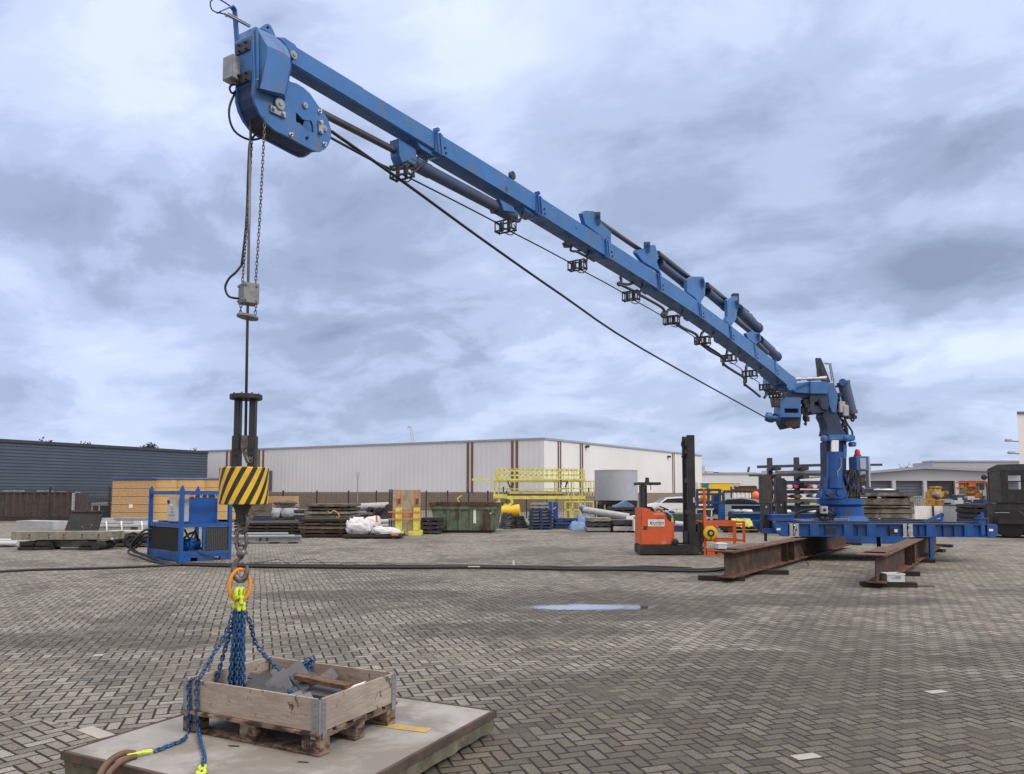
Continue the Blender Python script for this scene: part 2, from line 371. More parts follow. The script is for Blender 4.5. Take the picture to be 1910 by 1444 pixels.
def tag(o,label,cat,group=None):
    o['label']=label; o['category']=cat
    if group: o['group']=group
    return o
def thing(name,label,cat,loc=(0,0,0),rz=0,group=None,world=False):
    o=bpy.data.objects.new(name,None); COL.objects.link(o); o.location=loc; o.rotation_euler=(0,0,rz); o.empty_display_size=.2
    if world: ORG[o.name]=Vector(loc)
    return tag(o,label,cat,group)
def single(b,name,m,label,cat,loc,rz=0,group=None,**kw):   # a thing that is one mesh, built in local coordinates
    o=b.build(name,m,**kw); o.location=loc; o.rotation_euler=(0,0,rz); return tag(o,label,cat,group)
def struct(o): o['kind']='structure'; return o
def dup(root,loc,rz,label,group=None):
    def cpy(o,par):
        c=o.copy(); COL.objects.link(c); c.parent=par
        for ch in [k for k in bpy.data.objects if k.parent==o]: cpy(ch,c)
        return c
    r=root.copy(); COL.objects.link(r); r.location=loc; r.rotation_euler=(0,0,rz); r['label']=label
    if group: r['group']=group
    for ch in [k for k in bpy.data.objects if k.parent==root]: cpy(ch,r)
    return r
def text(body,size,fr,m,name,parent,ext=.003,cond=1.0):   # fr: matrix, text lies in its xy plane, centred
    cu=bpy.data.curves.new('t','FONT'); cu.body=body; cu.size=size; cu.extrude=ext; cu.align_x='CENTER'; cu.align_y='CENTER'; cu.space_character=cond
    to=bpy.data.objects.new('t',cu); COL.objects.link(to); bpy.context.view_layer.update()
    me=bpy.data.meshes.new_from_object(to.evaluated_get(bpy.context.evaluated_depsgraph_get()))
    bpy.data.objects.remove(to); bpy.data.curves.remove(cu)
    me.transform(fr); me.name=name; me.materials.clear(); me.materials.append(MATS[m])
    o=bpy.data.objects.new(name,me); COL.objects.link(o)
    if parent:
        o.parent=parent
        if parent.name in ORG: me.transform(Matrix.Translation(-ORG[parent.name]))
    return o
def frm(o,x,y):     # matrix from origin, x axis, y axis
    x=Vector(x).normalized(); z=x.cross(Vector(y)).normalized(); y=z.cross(x)
    return Matrix(((x.x,y.x,z.x,o[0]),(x.y,y.y,z.y,o[1]),(x.z,y.z,z.z,o[2]),(0,0,0,1)))
# ================================================================== sky and light
SUN_EL,SUN_AZ=R(42),R(115)      # azimuth from +Y towards +X: bright cloud to the right, slightly behind the camera
def make_world():
    w=bpy.data.worlds.new('World'); SC.world=w; w.use_nodes=True; t=NT(w.node_tree); t.n.clear()
    out=t.new('ShaderNodeOutputWorld'); bg=t.new('ShaderNodeBackground'); bg2=t.new('ShaderNodeBackground'); mx=t.new('ShaderNodeMixShader')
    sky=t.new('ShaderNodeTexSky'); sky.sky_type='NISHITA'; sky.sun_disc=False; sky.sun_elevation=SUN_EL; sky.sun_rotation=SUN_AZ
    t.l.new(sky.outputs[0],bg.inputs[0]); bg.inputs[1].default_value=.1
    d=t.new('ShaderNodeTexCoord').outputs['Generated']; x,y,z=t.xyz(d)
    zc=t.m('ADD',t.m('MAXIMUM',z,0.0),.30); u=t.m('DIVIDE',x,zc); v=t.m('DIVIDE',y,zc)
    c=math.cos(R(-32)); s_=math.sin(R(-32))
    ur=t.m('ADD',t.m('MULTIPLY',u,c),t.m('MULTIPLY',v,s_)); vr=t.m('SUBTRACT',t.m('MULTIPLY',v,c),t.m('MULTIPLY',u,s_))
    p=t.comb(t.m('MULTIPLY',ur,.82),vr,0.0)
    big=t.noise(p,1.3,3,.5,.3); med=t.noise(p,3.0,8,.58,.35); fine=t.noise(p,8.0,7,.62,.5)
    f=t.m('ADD',t.m('ADD',t.m('MULTIPLY',big,.55),t.m('MULTIPLY',med,.56)),t.m('MULTIPLY',fine,.13))   # about .57 mean
    # large cloud masses of that day, as directions
    def mass(px,py,rx,ry,amt):
        r=ray(px,py).normalized(); az=math.atan2(r.x,r.y); el=math.asin(r.z)
        A=t.m('DIVIDE',t.m('SUBTRACT',t.m('ARCTAN2',x,y),az),rx/1430); E=t.m('DIVIDE',t.m('SUBTRACT',t.m('ARCSINE',z),el),ry/1430)
        A=t.m('ADD',A,t.m('MULTIPLY',t.m('SUBTRACT',med,.5),2.2)); E=t.m('ADD',E,t.m('MULTIPLY',t.m('SUBTRACT',big,.5),2.2))
        dd=t.m('ADD',t.m('MULTIPLY',A,A),t.m('MULTIPLY',E,E)); return t.m('MULTIPLY',t.m('EXPONENT',t.m('MULTIPLY',dd,-1.0)),amt)
    for q in ((830,60,330,130,.15),(420,230,200,90,.06),(120,370,260,110,-.12),(1650,290,360,110,-.10),(1500,20,200,70,.05),(1750,500,260,70,-.10),
              (1800,600,240,50,.10),(950,560,240,120,.03),(650,640,420,50,-.06),(1050,700,400,60,-.04),(1200,640,300,40,.05),(1840,650,200,30,.12),(1700,730,300,40,-.06),(250,520,300,60,.04),(60,60,200,120,.04),(1880,60,150,150,.02),(1700,810,300,30,.05)):
        f=t.m('ADD',f,mass(*q))
    f=t.m('ADD',t.m('MULTIPLY',t.m('SUBTRACT',f,.615),1.24),.60)
    cr=t.new('ShaderNodeValToRGB'); e=cr.color_ramp; e.interpolation='EASE'
    e.elements[0].position=.36; e.elements[0].color=(.225,.28,.41,1)
    e.elements[1].position=.84; e.elements[1].color=(.66,.75,.95,1)
    for pos,cc in ((.50,(.315,.385,.55,1)),(.61,(.43,.51,.715,1)),(.72,(.55,.635,.85,1))):
        k=e.elements.new(pos); k.color=cc
    t.l.new(f,cr.inputs[0])
    low=t.rng(z,.0,.16,1,0); col=t.mix(t.m('MULTIPLY',low,.38),cr.outputs[0],(.40,.50,.67))
    lil=t.rng(t.m('DIVIDE',x,t.m('MAXIMUM',y,.2)),.2,-.7); col=t.mix(t.m('MULTIPLY',lil,.35),col,t.mix(1,col,(1.0,.98,1.08),'MULTIPLY'))
    # below the horizon: the colour of the far ground
    col=t.mix(t.rng(z,-.02,-.005,1,0),col,(.16,.16,.16))
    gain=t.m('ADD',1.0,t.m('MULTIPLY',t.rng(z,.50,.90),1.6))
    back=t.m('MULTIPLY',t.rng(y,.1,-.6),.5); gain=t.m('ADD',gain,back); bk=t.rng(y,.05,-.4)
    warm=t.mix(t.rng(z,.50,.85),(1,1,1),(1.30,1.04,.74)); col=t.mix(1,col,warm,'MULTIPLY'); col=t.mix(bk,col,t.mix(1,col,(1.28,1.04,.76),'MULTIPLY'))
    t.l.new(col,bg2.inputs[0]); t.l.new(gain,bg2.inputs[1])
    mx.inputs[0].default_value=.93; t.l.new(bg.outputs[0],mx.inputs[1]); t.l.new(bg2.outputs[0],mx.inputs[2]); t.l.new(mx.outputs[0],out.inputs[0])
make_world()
sl=bpy.data.lights.new('sun','SUN'); so=bpy.data.objects.new('sun',sl); COL.objects.link(so); sl.energy=1.3; sl.angle=R(16); sl.color=(1,.95,.87)
sd=Vector((math.sin(SUN_AZ)*math.cos(SUN_EL),math.cos(SUN_AZ)*math.cos(SUN_EL),math.sin(SUN_EL))); so.rotation_euler=sd.to_track_quat('Z','Y').to_euler()
vs=SC.view_settings; vs.view_transform='Standard'; vs.look='None'; vs.exposure=.32; vs.gamma=1
SC.cycles.use_denoising=True
# ================================================================== ground
b=B(); b.faces([(-900,-60,0),(900,-60,0),(900,1500,0),(-900,1500,0)],[(0,1,2,3)]); struct(b.build('yard_paving','pavers'))
def blobsheet(name,m,cx,cy,rx,ry,z,seed,n=70,pw=1.0):
    q=random.Random(seed); ph=[q.uniform(0,6.28) for _ in range(6)]; pts=[]
    for i in range(n):
        a=2*math.pi*i/n; k=1+sum(math.sin((j+2)*a+ph[j])*.16/(j+1) for j in range(6))
        pts.append((cx+math.cos(a)*rx*k,cy+math.sin(a)*ry*k*pw,z))
    b=B(); b.faces(pts,[tuple(range(n))]); return struct(b.build(name,m))
def water_mat():
    m=bpy.data.materials.new('puddle water'); m.use_nodes=True; t=NT(m.node_tree); bb=t.n['Principled BSDF']
    bb.inputs['Base Color'].default_value=(.10,.105,.10,1); bb.inputs['Roughness'].default_value=.10; bb.inputs['IOR'].default_value=1.45; bb.inputs['Specular IOR Level'].default_value=1
    bb.inputs['Coat Weight'].default_value=1.0; bb.inputs['Coat Roughness'].default_value=.03
    o=t.xyz(t.new('ShaderNodeTexCoord').outputs['Object']); nz=t.noise(t.new('ShaderNodeTexCoord').outputs['Object'],2.6,5,.6); nf=t.noise(t.new('ShaderNodeTexCoord').outputs['Object'],14,3,.6)
    a=t.m('DIVIDE',o[0],1.05); c=t.m('DIVIDE',o[1],.33); d=t.m('ADD',t.m('ADD',t.m('MULTIPLY',a,a),t.m('MULTIPLY',c,c)),t.m('ADD',t.m('MULTIPLY',t.m('SUBTRACT',nz,.5),1.6),t.m('MULTIPLY',t.m('SUBTRACT',nf,.5),1.1)))
    t.l.new(t.m('MULTIPLY',t.rng(d,1.35,.25),.92),bb.inputs['Alpha'])
    MATS['puddle water']=m
water_mat()
pg=G(1095,1133); b=B(); b.faces([(-1.8,-1.0,0),(1.8,-1.0,0),(1.8,1.0,0),(-1.8,1.0,0)],[(0,1,2,3)]); po=b.build('puddle','puddle water'); po.location=(pg.x,pg.y,.004); struct(po)
WP='single pale pavers in the dark paving'
def paver_mark(px,py,w,h,az):
    g=G(px,py); b=B(); b.box((0,0,.004),(w,h,.003)); o=b.build('pale_paver','pale paver'); o.location=g; o.rotation_euler=(0,0,az); return o
for (px,py,w,h,az,lb) in ((178,1367,.36,.12,R(-36),'large whitewashed paving slab beside the left corner of the concrete plate'),
    (1503,1412,.19,.092,R(18.4),'pale clean paver at the bottom of the yard right of the plate'),
    (1746,1291,.19,.09,R(18.4),'small pale paver standing out on the right of the yard'),
    (183,1223,.10,.10,R(18.4),'half size pale paver far to the left of the chains')):
    tag(paver_mark(px,py,w,h,az),lb,'paver',WP)
# ================================================================== concrete plate, pallet, collar
SZ=.18; SR=R(-26.3); sc0=G(567,1510,SZ)*.0
cs=[G(*q,SZ) for q in ((110,1405),(553,1273),(918,1322),(567,1510))]; sc=sum(cs,Vector())/4
SL=Vector((sc.x,sc.y,0)); H=1.01
t_=thing('concrete_plate','grey concrete yard plate with rusty steel edges lying under the wooden pallet','concrete plate',SL,SR)
b=B(); n=26
def edge(i,s0,s1,t,z,jit):  # ragged lower arris
    return None
# body: ragged bottom edge all round
per=[]; K=24
for sdx in range(4):
    for i in range(K):
        a=-1+2*i/K; per.append([(a,-1),(1,a),(-a,1),(-1,-a)][sdx])
q=random.Random(3); top=[];mid=[];bot=[]
for (a,c) in per:
    k=H-.006; top.append((a*k,c*k,SZ)); mid.append((a*(k-.004),c*(k-.004),SZ-.05)); j=.992+q.uniform(-.006,.004); zz=.035+max(0,q.gauss(0,.008)); bot.append((a*k*j,c*k*j,zz))
N_=len(per); vs_=top+mid+bot; fs=[tuple(range(N_)),tuple(range(2*N_,3*N_))[::-1]]
for i in range(N_):
    j=(i+1)%N_; fs+= [(i,N_+i,N_+j,j),(N_+i,2*N_+i,2*N_+j,N_+j)]
b.faces(vs_,fs); body=b.build('slab','concrete',t_); body.data.materials.append(MATS['mossy concrete'])
for p_ in body.data.polygons:
    if abs(p_.normal.z)<.9 or p_.normal.z<0: p_.material_index=1
for (x,y,l,ax) in ((0,-H,2*H+.012,0),(0,H,2*H+.012,0),(-H,0,2*H-.012,1),(H,0,2*H-.012,1)):
    b=B(); s1=-1 if (x<0 or y<0) else 1
    if ax==0: b.box((0,y,SZ-.022),(l,.008,.050)); b.box((0,y-s1*.011,SZ+.0015),(l,.022,.006))
    else: b.box((x,0,SZ-.022),(.008,l,.050)); b.box((x-s1*.011,0,SZ+.0015),(.022,l,.006))
    b.build('steel_edge','edge steel',t_)
b=B(); 
for x,y in ((-.75,-.8),(.75,-.8),(-.75,.8),(.75,.8)):
    b=B(); b.box((x,y,.025),(.3,.12,.05)); b.build('support_block','mossy concrete',t_)

def loc(px,py,z):  # pixel -> plate local coordinates at height z
    return Matrix.Rotation(-SR,3,'Z')@(G(px,py,z)-SL)
a1,a2=loc(705,1352,SZ),loc(800,1363,SZ)
b=B(); d=(a2-a1).normalized(); nn=Vector((-d.y,d.x,0))*.05; z1=Vector((0,0,SZ+.003)); a1.z=a2.z=0
b.faces([a1-nn*.6+z1,a1*.6+a2*.4-nn+z1,a2-nn+z1,a2+nn+z1,a1*.5+a2*.5+nn*.9+z1,a1+nn*.8+z1],[(0,1,2,3,4,5)]); b.build('yellow_stripe','paint mark',t_)
for px,py in ((436,1392),(565,1422)):
    b=B(); c_=loc(px,py,SZ); b.box((c_.x,c_.y,SZ+.0012),(.07,.02,.002),.3); b.build('lifting_slot','black paint',t_)
# pallet ------------------------------------------------------------
pc=[G(*q,SZ+.344) for q in ((343,1272),(500,1223),(735,1256),(602,1306))]; pcc=sum(pc,Vector())/4
PL=Vector((pcc.x,pcc.y,SZ+.003)); PR=R(-26.8)
pal=thing('euro_pallet','worn wooden pallet on the concrete plate carrying the wooden collar','pallet',PL,PR)
for y in (-.35,0,.35):
    b=B(); b.cbox(-.6,.6,y-.05,y+.05,0,.022,.003); b.build('bottom_board','pallet wood',pal)
    b=B(); b.cbox(-.6,.6,y-.0725+(-.0 if y else 0),y+.0725,.122,.144,.003); b.build('deck_board','pallet wood',pal)
for y in (-.19,.19):
    b=B(); b.cbox(-.6,.6,y-.05,y+.05,.122,.144,.003); b.build('deck_board','pallet wood',pal)
blk=None
for x in (-.5275,0,.5275):
    b=B(); b.cbox(x-.0725,x+.0725,-.4,.4,.1,.122,.003); b.build('cross_board','pallet wood',pal)
    for y in (-.35,0,.35):
        b=B(); b.cbox(x-.0725,x+.0725,y-.05,y+.05,.022,.1,.004); blk=b.build('block','pallet wood',pal)
text('EUR',.045,frm(Vector((.535,-.4022,.061)),(1,0,0),(0,0,1)),'black timber','burnt_mark',pal,.0012)
b=B()
ring=[Vector((.53+math.cos(a)*.052,-.4018,.061+math.sin(a)*.027)) for a in [2*math.pi*i/24 for i in range(24)]]
b.tube(ring,.0016,4,True); b.build('burnt_mark','black timber',pal)
# collar -------------------------------------------------------------
CZ=.146; col_=thing('pallet_collar','pale plywood collar with zinc corner hinges standing on the pallet','crate',PL+Vector((0,0,CZ)),PR)
for y in (-.39,.39):
    b=B(); b.cbox(-.575,.575,y-.010,y+.010,0,.2,.002); b.build('board','collar board',col_)
for x in (-.59,.59):
    b=B(); b.cbox(x-.010,x+.010,-.375,.375,0,.2,.002); b.build('board','collar board',col_)
for sx in (-1,1):
    for sy in (-1,1):
        b=B()
        b.cbox(min(sx*.535,sx*.592),max(sx*.535,sx*.592),min(sy*.401,sy*.404),max(sy*.401,sy*.404),-.012,.196,.001)
        b.cbox(min(sx*.601,sx*.604),max(sx*.601,sx*.604),min(sy*.345,sy*.392),max(sy*.345,sy*.392),-.012,.196,.001)
        b.cyl((sx*.596,sy*.396,-.012),(sx*.596,sy*.396,.196),.007,n=10)
        for k in range(5):
            z=.03+k*.036
            b.box((sx*.562,sy*.406,z),(.030,.005,.006),0); b.box((sx*.606,sy*.369,z),(.005,.030,.006),0)
        b.cbox(min(sx*.535,sx*.575),max(sx*.535,sx*.575),min(sy*.404,sy*.409),max(sy*.404,sy*.409),-.045,.008,.001)
        b.cbox(min(sx*.604,sx*.609),max(sx*.604,sx*.609),min(sy*.34,sy*.38),max(sy*.34,sy*.38),-.045,.008,.001)
        b.build('corner_hinge','galvanised steel',col_,smooth=True)
def pl(px,py,z): return Matrix.Rotation(-PR,3,'Z')@(G(px,py,z)-PL)
# contents ------------------------------------------------------------
BZ=PL.z+.144
RM=Matrix.Rotation(PR,3,'Z')
def inbox(x,y,z=0): return PL+RM@Vector((x,y,.146+z))
def inv(px,py,z): return Matrix.Rotation(-PR,3,'Z')@(G(px,py,z)-PL)
def content(name,fn,m,lb,cat,group=None):
    b=B(); fn(b); o=b.build(name,m,bevel=.002); o.location=PL+Vector((0,0,.146)); o.rotation_euler=(0,0,PR); return tag(o,lb,cat,group)
def angle_stack(b,x0,x1,y0,y1,z,n,s):   # nested angle sections lying ridge up
    for i in range(n):
        x=x0+(x1-x0)*i/n+s/2
        for q_ in (-1,1):
            b.faces([(x+q_*s*.52,y0,z),(x,y0,z+s*.62),(x,y1,z+s*.62),(x+q_*s*.52,y1,z),(x+q_*s*.52,y0,z-.006),(x,y0,z+s*.62-.008),(x,y1,z+s*.62-.008),(x+q_*s*.52,y1,z-.006)],[(0,1,2,3),(4,5,6,7),(0,1,5,4),(3,2,6,7),(0,3,7,4)])
content('angle_section_bundle',lambda b:angle_stack(b,-.28,.10,-.30,-.02,.092,5,.075),'slate panel','bundle of five ridged galvanised angle sections behind the front board of the collar','steel sections')
content('angle_section_bundle',lambda b:angle_stack(b,.16,.32,-.32,-.12,.105,2,.07),'load steel','pair of short galvanised angle ridges near the front hinge corner','steel sections')
def plate(b,c,w,h,rx,rz,th=.012):
    M=Matrix.Rotation(rz,3,'Z')@Matrix.Rotation(rx,3,'X')@Matrix.Rotation(R(45),3,'Y'); b.box(c,(w,th,h),rm=M)
GP='steel bracket plates lying in the collar'
for px_,py_,zc_,w,h,rx,rz,mm,lb in ((488,1274,.13,.17,.17,R(-52),R(20),'slate panel','dark square steel plate leaning in the left of the load'),
    (520,1278,.14,.17,.17,R(-25),R(5),'load steel','grey diamond shaped plate in the middle of the load'),
    (552,1256,.15,.15,.15,R(-30),R(15),'load steel','grey plate standing against the back board below the blue chain knot'),
    (510,1262,.14,.09,.10,R(-35),R(35),'load steel','small grey plate beside the right hand chain'),
    (615,1262,.14,.10,.10,R(-30),R(20),'load steel','small pointed plate behind the brown plank')):
    w0=inv(px_,py_,PL.z+.146+zc_); content('bracket_plate',lambda b:plate(b,(w0.x,w0.y,zc_),w,h,rx,rz),mm,lb,'steel plate',GP)
for i_,(x_,y_,z_,l_2,a_,e_,lb_) in enumerate(((-.30,.12,.12,.34,.5,.15,'dark flat bar lying under the chain bundle in the load'),(-.10,.30,.13,.42,-.15,.1,'long dark flat bar along the back board of the collar'),(.42,.30,.12,.26,.3,-.1,'short dark flat bar in the back right corner of the collar'),(-.02,.10,.13,.40,-.6,.05,'dark flat bar crossing under the grey plates'))):
    content('flat_bar',lambda b:b.box((x_,y_,z_),(l_2,.06,.012),rm=Matrix.Rotation(a_,3,'Z')@Matrix.Rotation(e_,3,'Y')@Matrix.Rotation(.5,3,'X')),'slate panel',lb_,'steel bar','loose flat bars in the collar')
content('load_bed',lambda b:b.bx(-.565,.565,-.37,.37,.0,.05),'dark rust','dark steel layer at the bottom of the collar under the loose brackets','steel plate')
content('steel_box',lambda b:(b.cbox(.08,.53,-.08,.20,.0,.11,.006),b.bx(.06,.55,-.10,-.075,.09,.125),b.bx(.09,.52,-.06,.18,.11,.114)),'slate panel','dark grey steel box under the brown plank in the load','steel box')
content('wood_plank',lambda b:b.box((.23,.06,.172),(.52,.085,.03),R(-8)),'plank brown','brown wooden plank lying across the dark steel box','plank')
content('wood_batten',lambda b:b.box((.20,-.2,.11),(.42,.05,.03),R(-4)),'dark rust','dark brown batten between the steel box and the front board','batten')
content('white_sheet',lambda b:b.faces([(.43,-.02,.165),(.56,.02,.17),(.57,.10,.205),(.5,.09,.176),(.45,.03,.16)],[(0,1,2,3,4)]),'white cloth','scrap of white sheet at the end of the brown plank','sheet')
# ================================================================== sling, chains, hook
RX=P(441,1283,5.5); 
g_=G(441,1283,.42); YR=g_.y
def rp(px,py,dy=0): return P(px,py,YR+dy)
top=rp(446,1128)
XR=top.x
sl_=thing('chain_sling','blue multi leg chain sling with orange master ring hanging from the crane hook','chain sling',rp(446,1128),0,world=True)
def rpx(px,py,dy=0): return P(px,py,YR+dy)
# master ring
c0=rpx(447,1091); wR=.062; hR=.112
b=B(); pts=[]
for i in range(28):
    a=2*math.pi*i/28; pts.append(c0+Vector((math.cos(a)*wR*(1-.12*math.sin(a)),math.cos(a)*.035,math.sin(a)*hR)))
b.tube(pts,.0125,10,True); b.build('master_ring','ring orange',sl_,smooth=True)
for k,(dx,dz,dy) in enumerate(((-.012,.0,-.02),(.014,.004,.01),(-.004,-.012,.03),(.0,.01,-.035))):
    b=B(); p=rpx(447,1112)+Vector((dx,dy,dz)); b.tube([p+Vector((0,-.03,.018)),p+Vector((0,-.022,.045)),p+Vector((0,.022,.045)),p+Vector((0,.03,.018)),p+Vector((0,.03,-.012)),p+Vector((0,-.03,-.012))],.013,7,True,smooth=2)
    b.build('connector','fluorescent yellow',sl_,smooth=True)
for k,(px,py,dy) in enumerate(((437,1128,0),(446,1133,-.03),(455,1132,-.02),(441,1136,.02),(450,1120,-.04))):
    b=B(); p=rpx(px,py,dy); b.lathe([(.004,-.03),(.013,-.024),(.016,-.008),(.011,.006),(.014,.02),(.005,.032)],p,(0,0,1),10); b.build('clutch','fluorescent yellow',sl_,smooth=True)
hz=SZ+.147
def rimz(): return PL.z+.146+.2
rim=lambda x,y,dz=.012: PL+RM@Vector((x,y,.346+dz))
flr=lambda x,y,z=.06: PL+RM@Vector((x,y,.146+z))
def inv(px,py,z): return Matrix.Rotation(-PR,3,'Z')@(G(px,py,z)-PL)
st=rpx(447,1138)
# eight straight falls in the bundle
for k in range(9):
    a=2*math.pi*k/9; r0=.022; r1=.045
    px=441+ (k%3-1)*11; p0=st+Vector((math.cos(a)*r0,math.sin(a)*r0,0)); 
    e0=P(441,1283,YR)+Vector((math.cos(a)*.055,math.sin(a)*.04,0)); e0.z=BZ+.05+rnd.uniform(-.01,.03)
    mid=p0.lerp(e0,.55)+Vector((rnd.uniform(-.004,.004),rnd.uniform(-.004,.004),0))
    b=B(); b.chain([p0,mid,e0],.033,.023,.0056,4); b.build('chain_leg','chain blue',sl_,smooth='all')
def gpt(px,py,z): return G(px,py,z)
def onfront(px,py):   # point on the outside front face of the collar (local y=-.415)
    r=Matrix.Rotation(-PR,3,'Z')@ray(px,py); o=Matrix.Rotation(-PR,3,'Z')@(Vector((0,0,CAMZ))-PL); k=(-.418-o.y)/r.y; return PL+RM@(o+r*k)
L1=[rpx(440,1138),rpx(420,1185,-.01).lerp(onfront(374,1266),.12),rpx(408,1200,-.02).lerp(onfront(374,1266),.35),onfront(376,1262)+Vector((0,.01,.014)),onfront(367,1276),onfront(367,1310),onfront(369,1345),onfront(370,1360)]
L1+= [G(374,1385,SZ+.012),G(381,1410,SZ+.012),G(378,1430,SZ+.012)]
b=B(); b.chain(L1,.033,.023,.0056,6); b.build('chain_leg','chain blue',sl_,smooth='all')
L1b=[p+Vector((.010,.014,.004)) for p in L1[:4]]+[flr(-.44,-.33,.10)]
b=B(); b.chain([rpx(443,1138,.02),rpx(420,1210,.0),rpx(402,1275,.02)],.033,.023,.0056,6); b.build('chain_leg','chain blue',sl_,smooth='all')
rr_=rpx(455,1138); b=B(); b.chain([rr_,rpx(466,1160,.02),rpx(480,1205,.12),flr(-.13,.04,.20),flr(-.04,.03,.17)],.033,.023,.0056,6); b.build('chain_leg','chain blue',sl_,smooth='all')
# shackle hook on first leg end (cut by the frame)
def clevis_hook(p,d,parent):
    d=Vector(d).normalized(); sx=Vector((-d.y,d.x,0)).normalized(); up=Vector((0,0,.012))
    b=B(); p=Vector(p)
    for sgn in (-1,1): b.tube([p+sx*.014*sgn+up,p+d*.035+sx*.017*sgn+up,p+d*.06+sx*.008*sgn+up],.008,6,smooth=2)
    b.tube([p+d*.05+up,p+d*.085+sx*.016+up,p+d*.12+sx*.020+up,p+d*.145+sx*.004+up,p+d*.13-sx*.018+up,p+d*.105-sx*.022+up],.01,7,smooth=3,rad=None)
    b.tube([p+d*.06-sx*.006+up,p+d*.108-sx*.014+up],.005,6)
    b.build('clevis_hook','fluorescent yellow',parent,smooth=True)
clevis_hook(G(378,1432,SZ+.012),G(372,1460,SZ)-G(378,1432,SZ),sl_)
# second sling leg: comes over the rim and runs along the plate to the brown sling
L2=[onfront(357,1278)+Vector((.0,.05,-.02)),onfront(357,1269)+Vector((0,.012,.012)),onfront(352,1276),onfront(353,1310),onfront(352,1340),onfront(351,1368)+Vector((0,0,.0)),G(340,1381,SZ+.014),G(318,1390,SZ+.012),G(286,1403,SZ+.012)]
b=B(); b.chain(L2,.033,.023,.0056,6); b.build('chain_leg','chain blue',sl_,smooth='all')
clevis_hook(G(284,1404,SZ+.012),G(250,1409,SZ)-G(284,1404,SZ),sl_)
b=B(); cc=onfront(585,1240); 
kb=[rim(.0+.0,.39,.0)]
k0=inv(585,1232,PL.z+.35)
kp=lambda dx,dy,dz: PL+RM@Vector((k0.x+dx,.385+dy,.346+dz))
b.chain([kp(-.10,-.18,-.12),kp(-.05,-.06,-.04),kp(0,0,.016),kp(.03,.018,-.01),kp(.02,.02,-.06)],.033,.023,.0056,6)
b.chain([kp(-.03,-.14,-.13),kp(-.015,-.05,-.03),kp(.01,.0,.012),kp(.04,-.02,-.02),kp(.02,-.06,-.08)],.033,.023,.0056,6)
b.chain([kp(-.02,-.01,.02),kp(.02,.005,.026),kp(.04,.0,.012)],.033,.023,.0056,6)
tag_o=b.build('chain','chain blue',None,smooth='all'); tag(tag_o,'knot of blue chain hung over the back board of the collar','chain')
b=B(); b.chain([flr(.10,-.14,.13),flr(.13,-.16,.15),flr(.17,-.15,.13)],.033,.023,.0056,6); o=b.build('chain','chain blue',None,smooth='all'); tag(o,'short bit of blue chain between the angle sections in the load','chain')
# brown round sling
b=B(); spx=lambda px,py,z=.02: G(px,py,SZ+z)
b.tube([spx(252,1406,.02),spx(236,1404,.035),spx(215,1412,.03),spx(195,1430,.02),spx(183,1452,.015)],.019,8,smooth=5)
b.tube([spx(254,1411,.015),spx(240,1414,.02),spx(222,1424,.02),spx(205,1440,.015),spx(196,1458,.01)],.017,8,smooth=5)
o=b.build('round_sling','brown sling',None,smooth='all'); tag(o,'brown textile round sling looped on the corner of the concrete plate','lifting sling')
# hook block -----------------------------------------------------------
DX=rp(455,906).x; YB=YR
hb=thing('hook_block','striped overhaul weight with black guide posts and steel swivel hook on the rope','hook block',(DX,YB,Zp(940,YB)),0,world=True)
ctr=Vector((DX,YB,0)); rD=44/FP*YR*1.0
zt,zb_=Zp(872,YB),Zp(941,YB)
b=B(); b.lathe([(rD*.965,zb_+.000),(rD,zb_+.006),(rD,zt-.006),(rD*.965,zt)],ctr-Vector((0,0,0)),(0,0,1),48); dr=b.build('drum','hazard stripes',None,smooth=True)
dr.data.transform(Matrix.Translation(-ctr-Vector((0,0,(zt+zb_)/2)))); dr.parent=hb; dr.location=ctr+Vector((0,0,(zt+zb_)/2))-Vector(hb.location); dr.rotation_euler=(0,0,R(0))
zf=Zp(741,YB); rF=29.5/FP*YR
b=B(); b.lathe([(rF*.97,zf-.018),(rF,zf-.014),(rF,zf+.014),(rF*.97,zf+.018)],ctr,(0,0,1),36)
for i in range(8): a=i*math.pi/4; b.cyl(ctr+Vector((math.cos(a)*rF*.8,math.sin(a)*rF*.8,zf+.018)),ctr+Vector((math.cos(a)*rF*.8,math.sin(a)*rF*.8,zf+.028)),.006,n=6)
b.build('top_flange','black paint',hb,smooth=True)
for s in (-1,1):
    b=B(); xx=14.0/FP*YR*s
    b.cbox(DX+xx-.021,DX+xx+.021,YB-.03,YB+.03,Zp(815,YB),zf-.018,.004); b.build('guide_post','black paint',hb)
    b=B(); b.cbox(DX+xx*1.05-.026,DX+xx*1.05+.026,YB-.04,YB+.04,zt-.01,Zp(813,YB),.005)
    for zz in (838,849): b.cyl((DX+xx*1.05-.0,YB-.04,Zp(zz,YB)),(DX+xx*1.05,YB-.05,Zp(zz,YB)),.009,n=8)
    b.build('bracket_plate','black paint',hb)
b=B(); 
b.prism([rp(450,812,-.02),rp(462,812,-.02),rp(467,832,-.02),rp(469,845,-.02),rp(470,858,-.02),rp(463,866,-.02),rp(458,862,-.02),rp(452,845,-.02),rp(448,832,-.02)],(0,.04,0),holes=([rp(454,838,-.02),rp(459,836,-.02),rp(460,843,-.02),rp(455,842,-.02)],))
b.cyl(rp(466,855,-.05),rp(466,855,.04),.014,n=12); b.tube([rp(460,850,-.05),rp(464,862,-.055),rp(470,860,-.05),rp(470,852,-.05)],.005,6,smooth=3)
b.build('wedge_socket','forged steel',hb,bevel=.004)
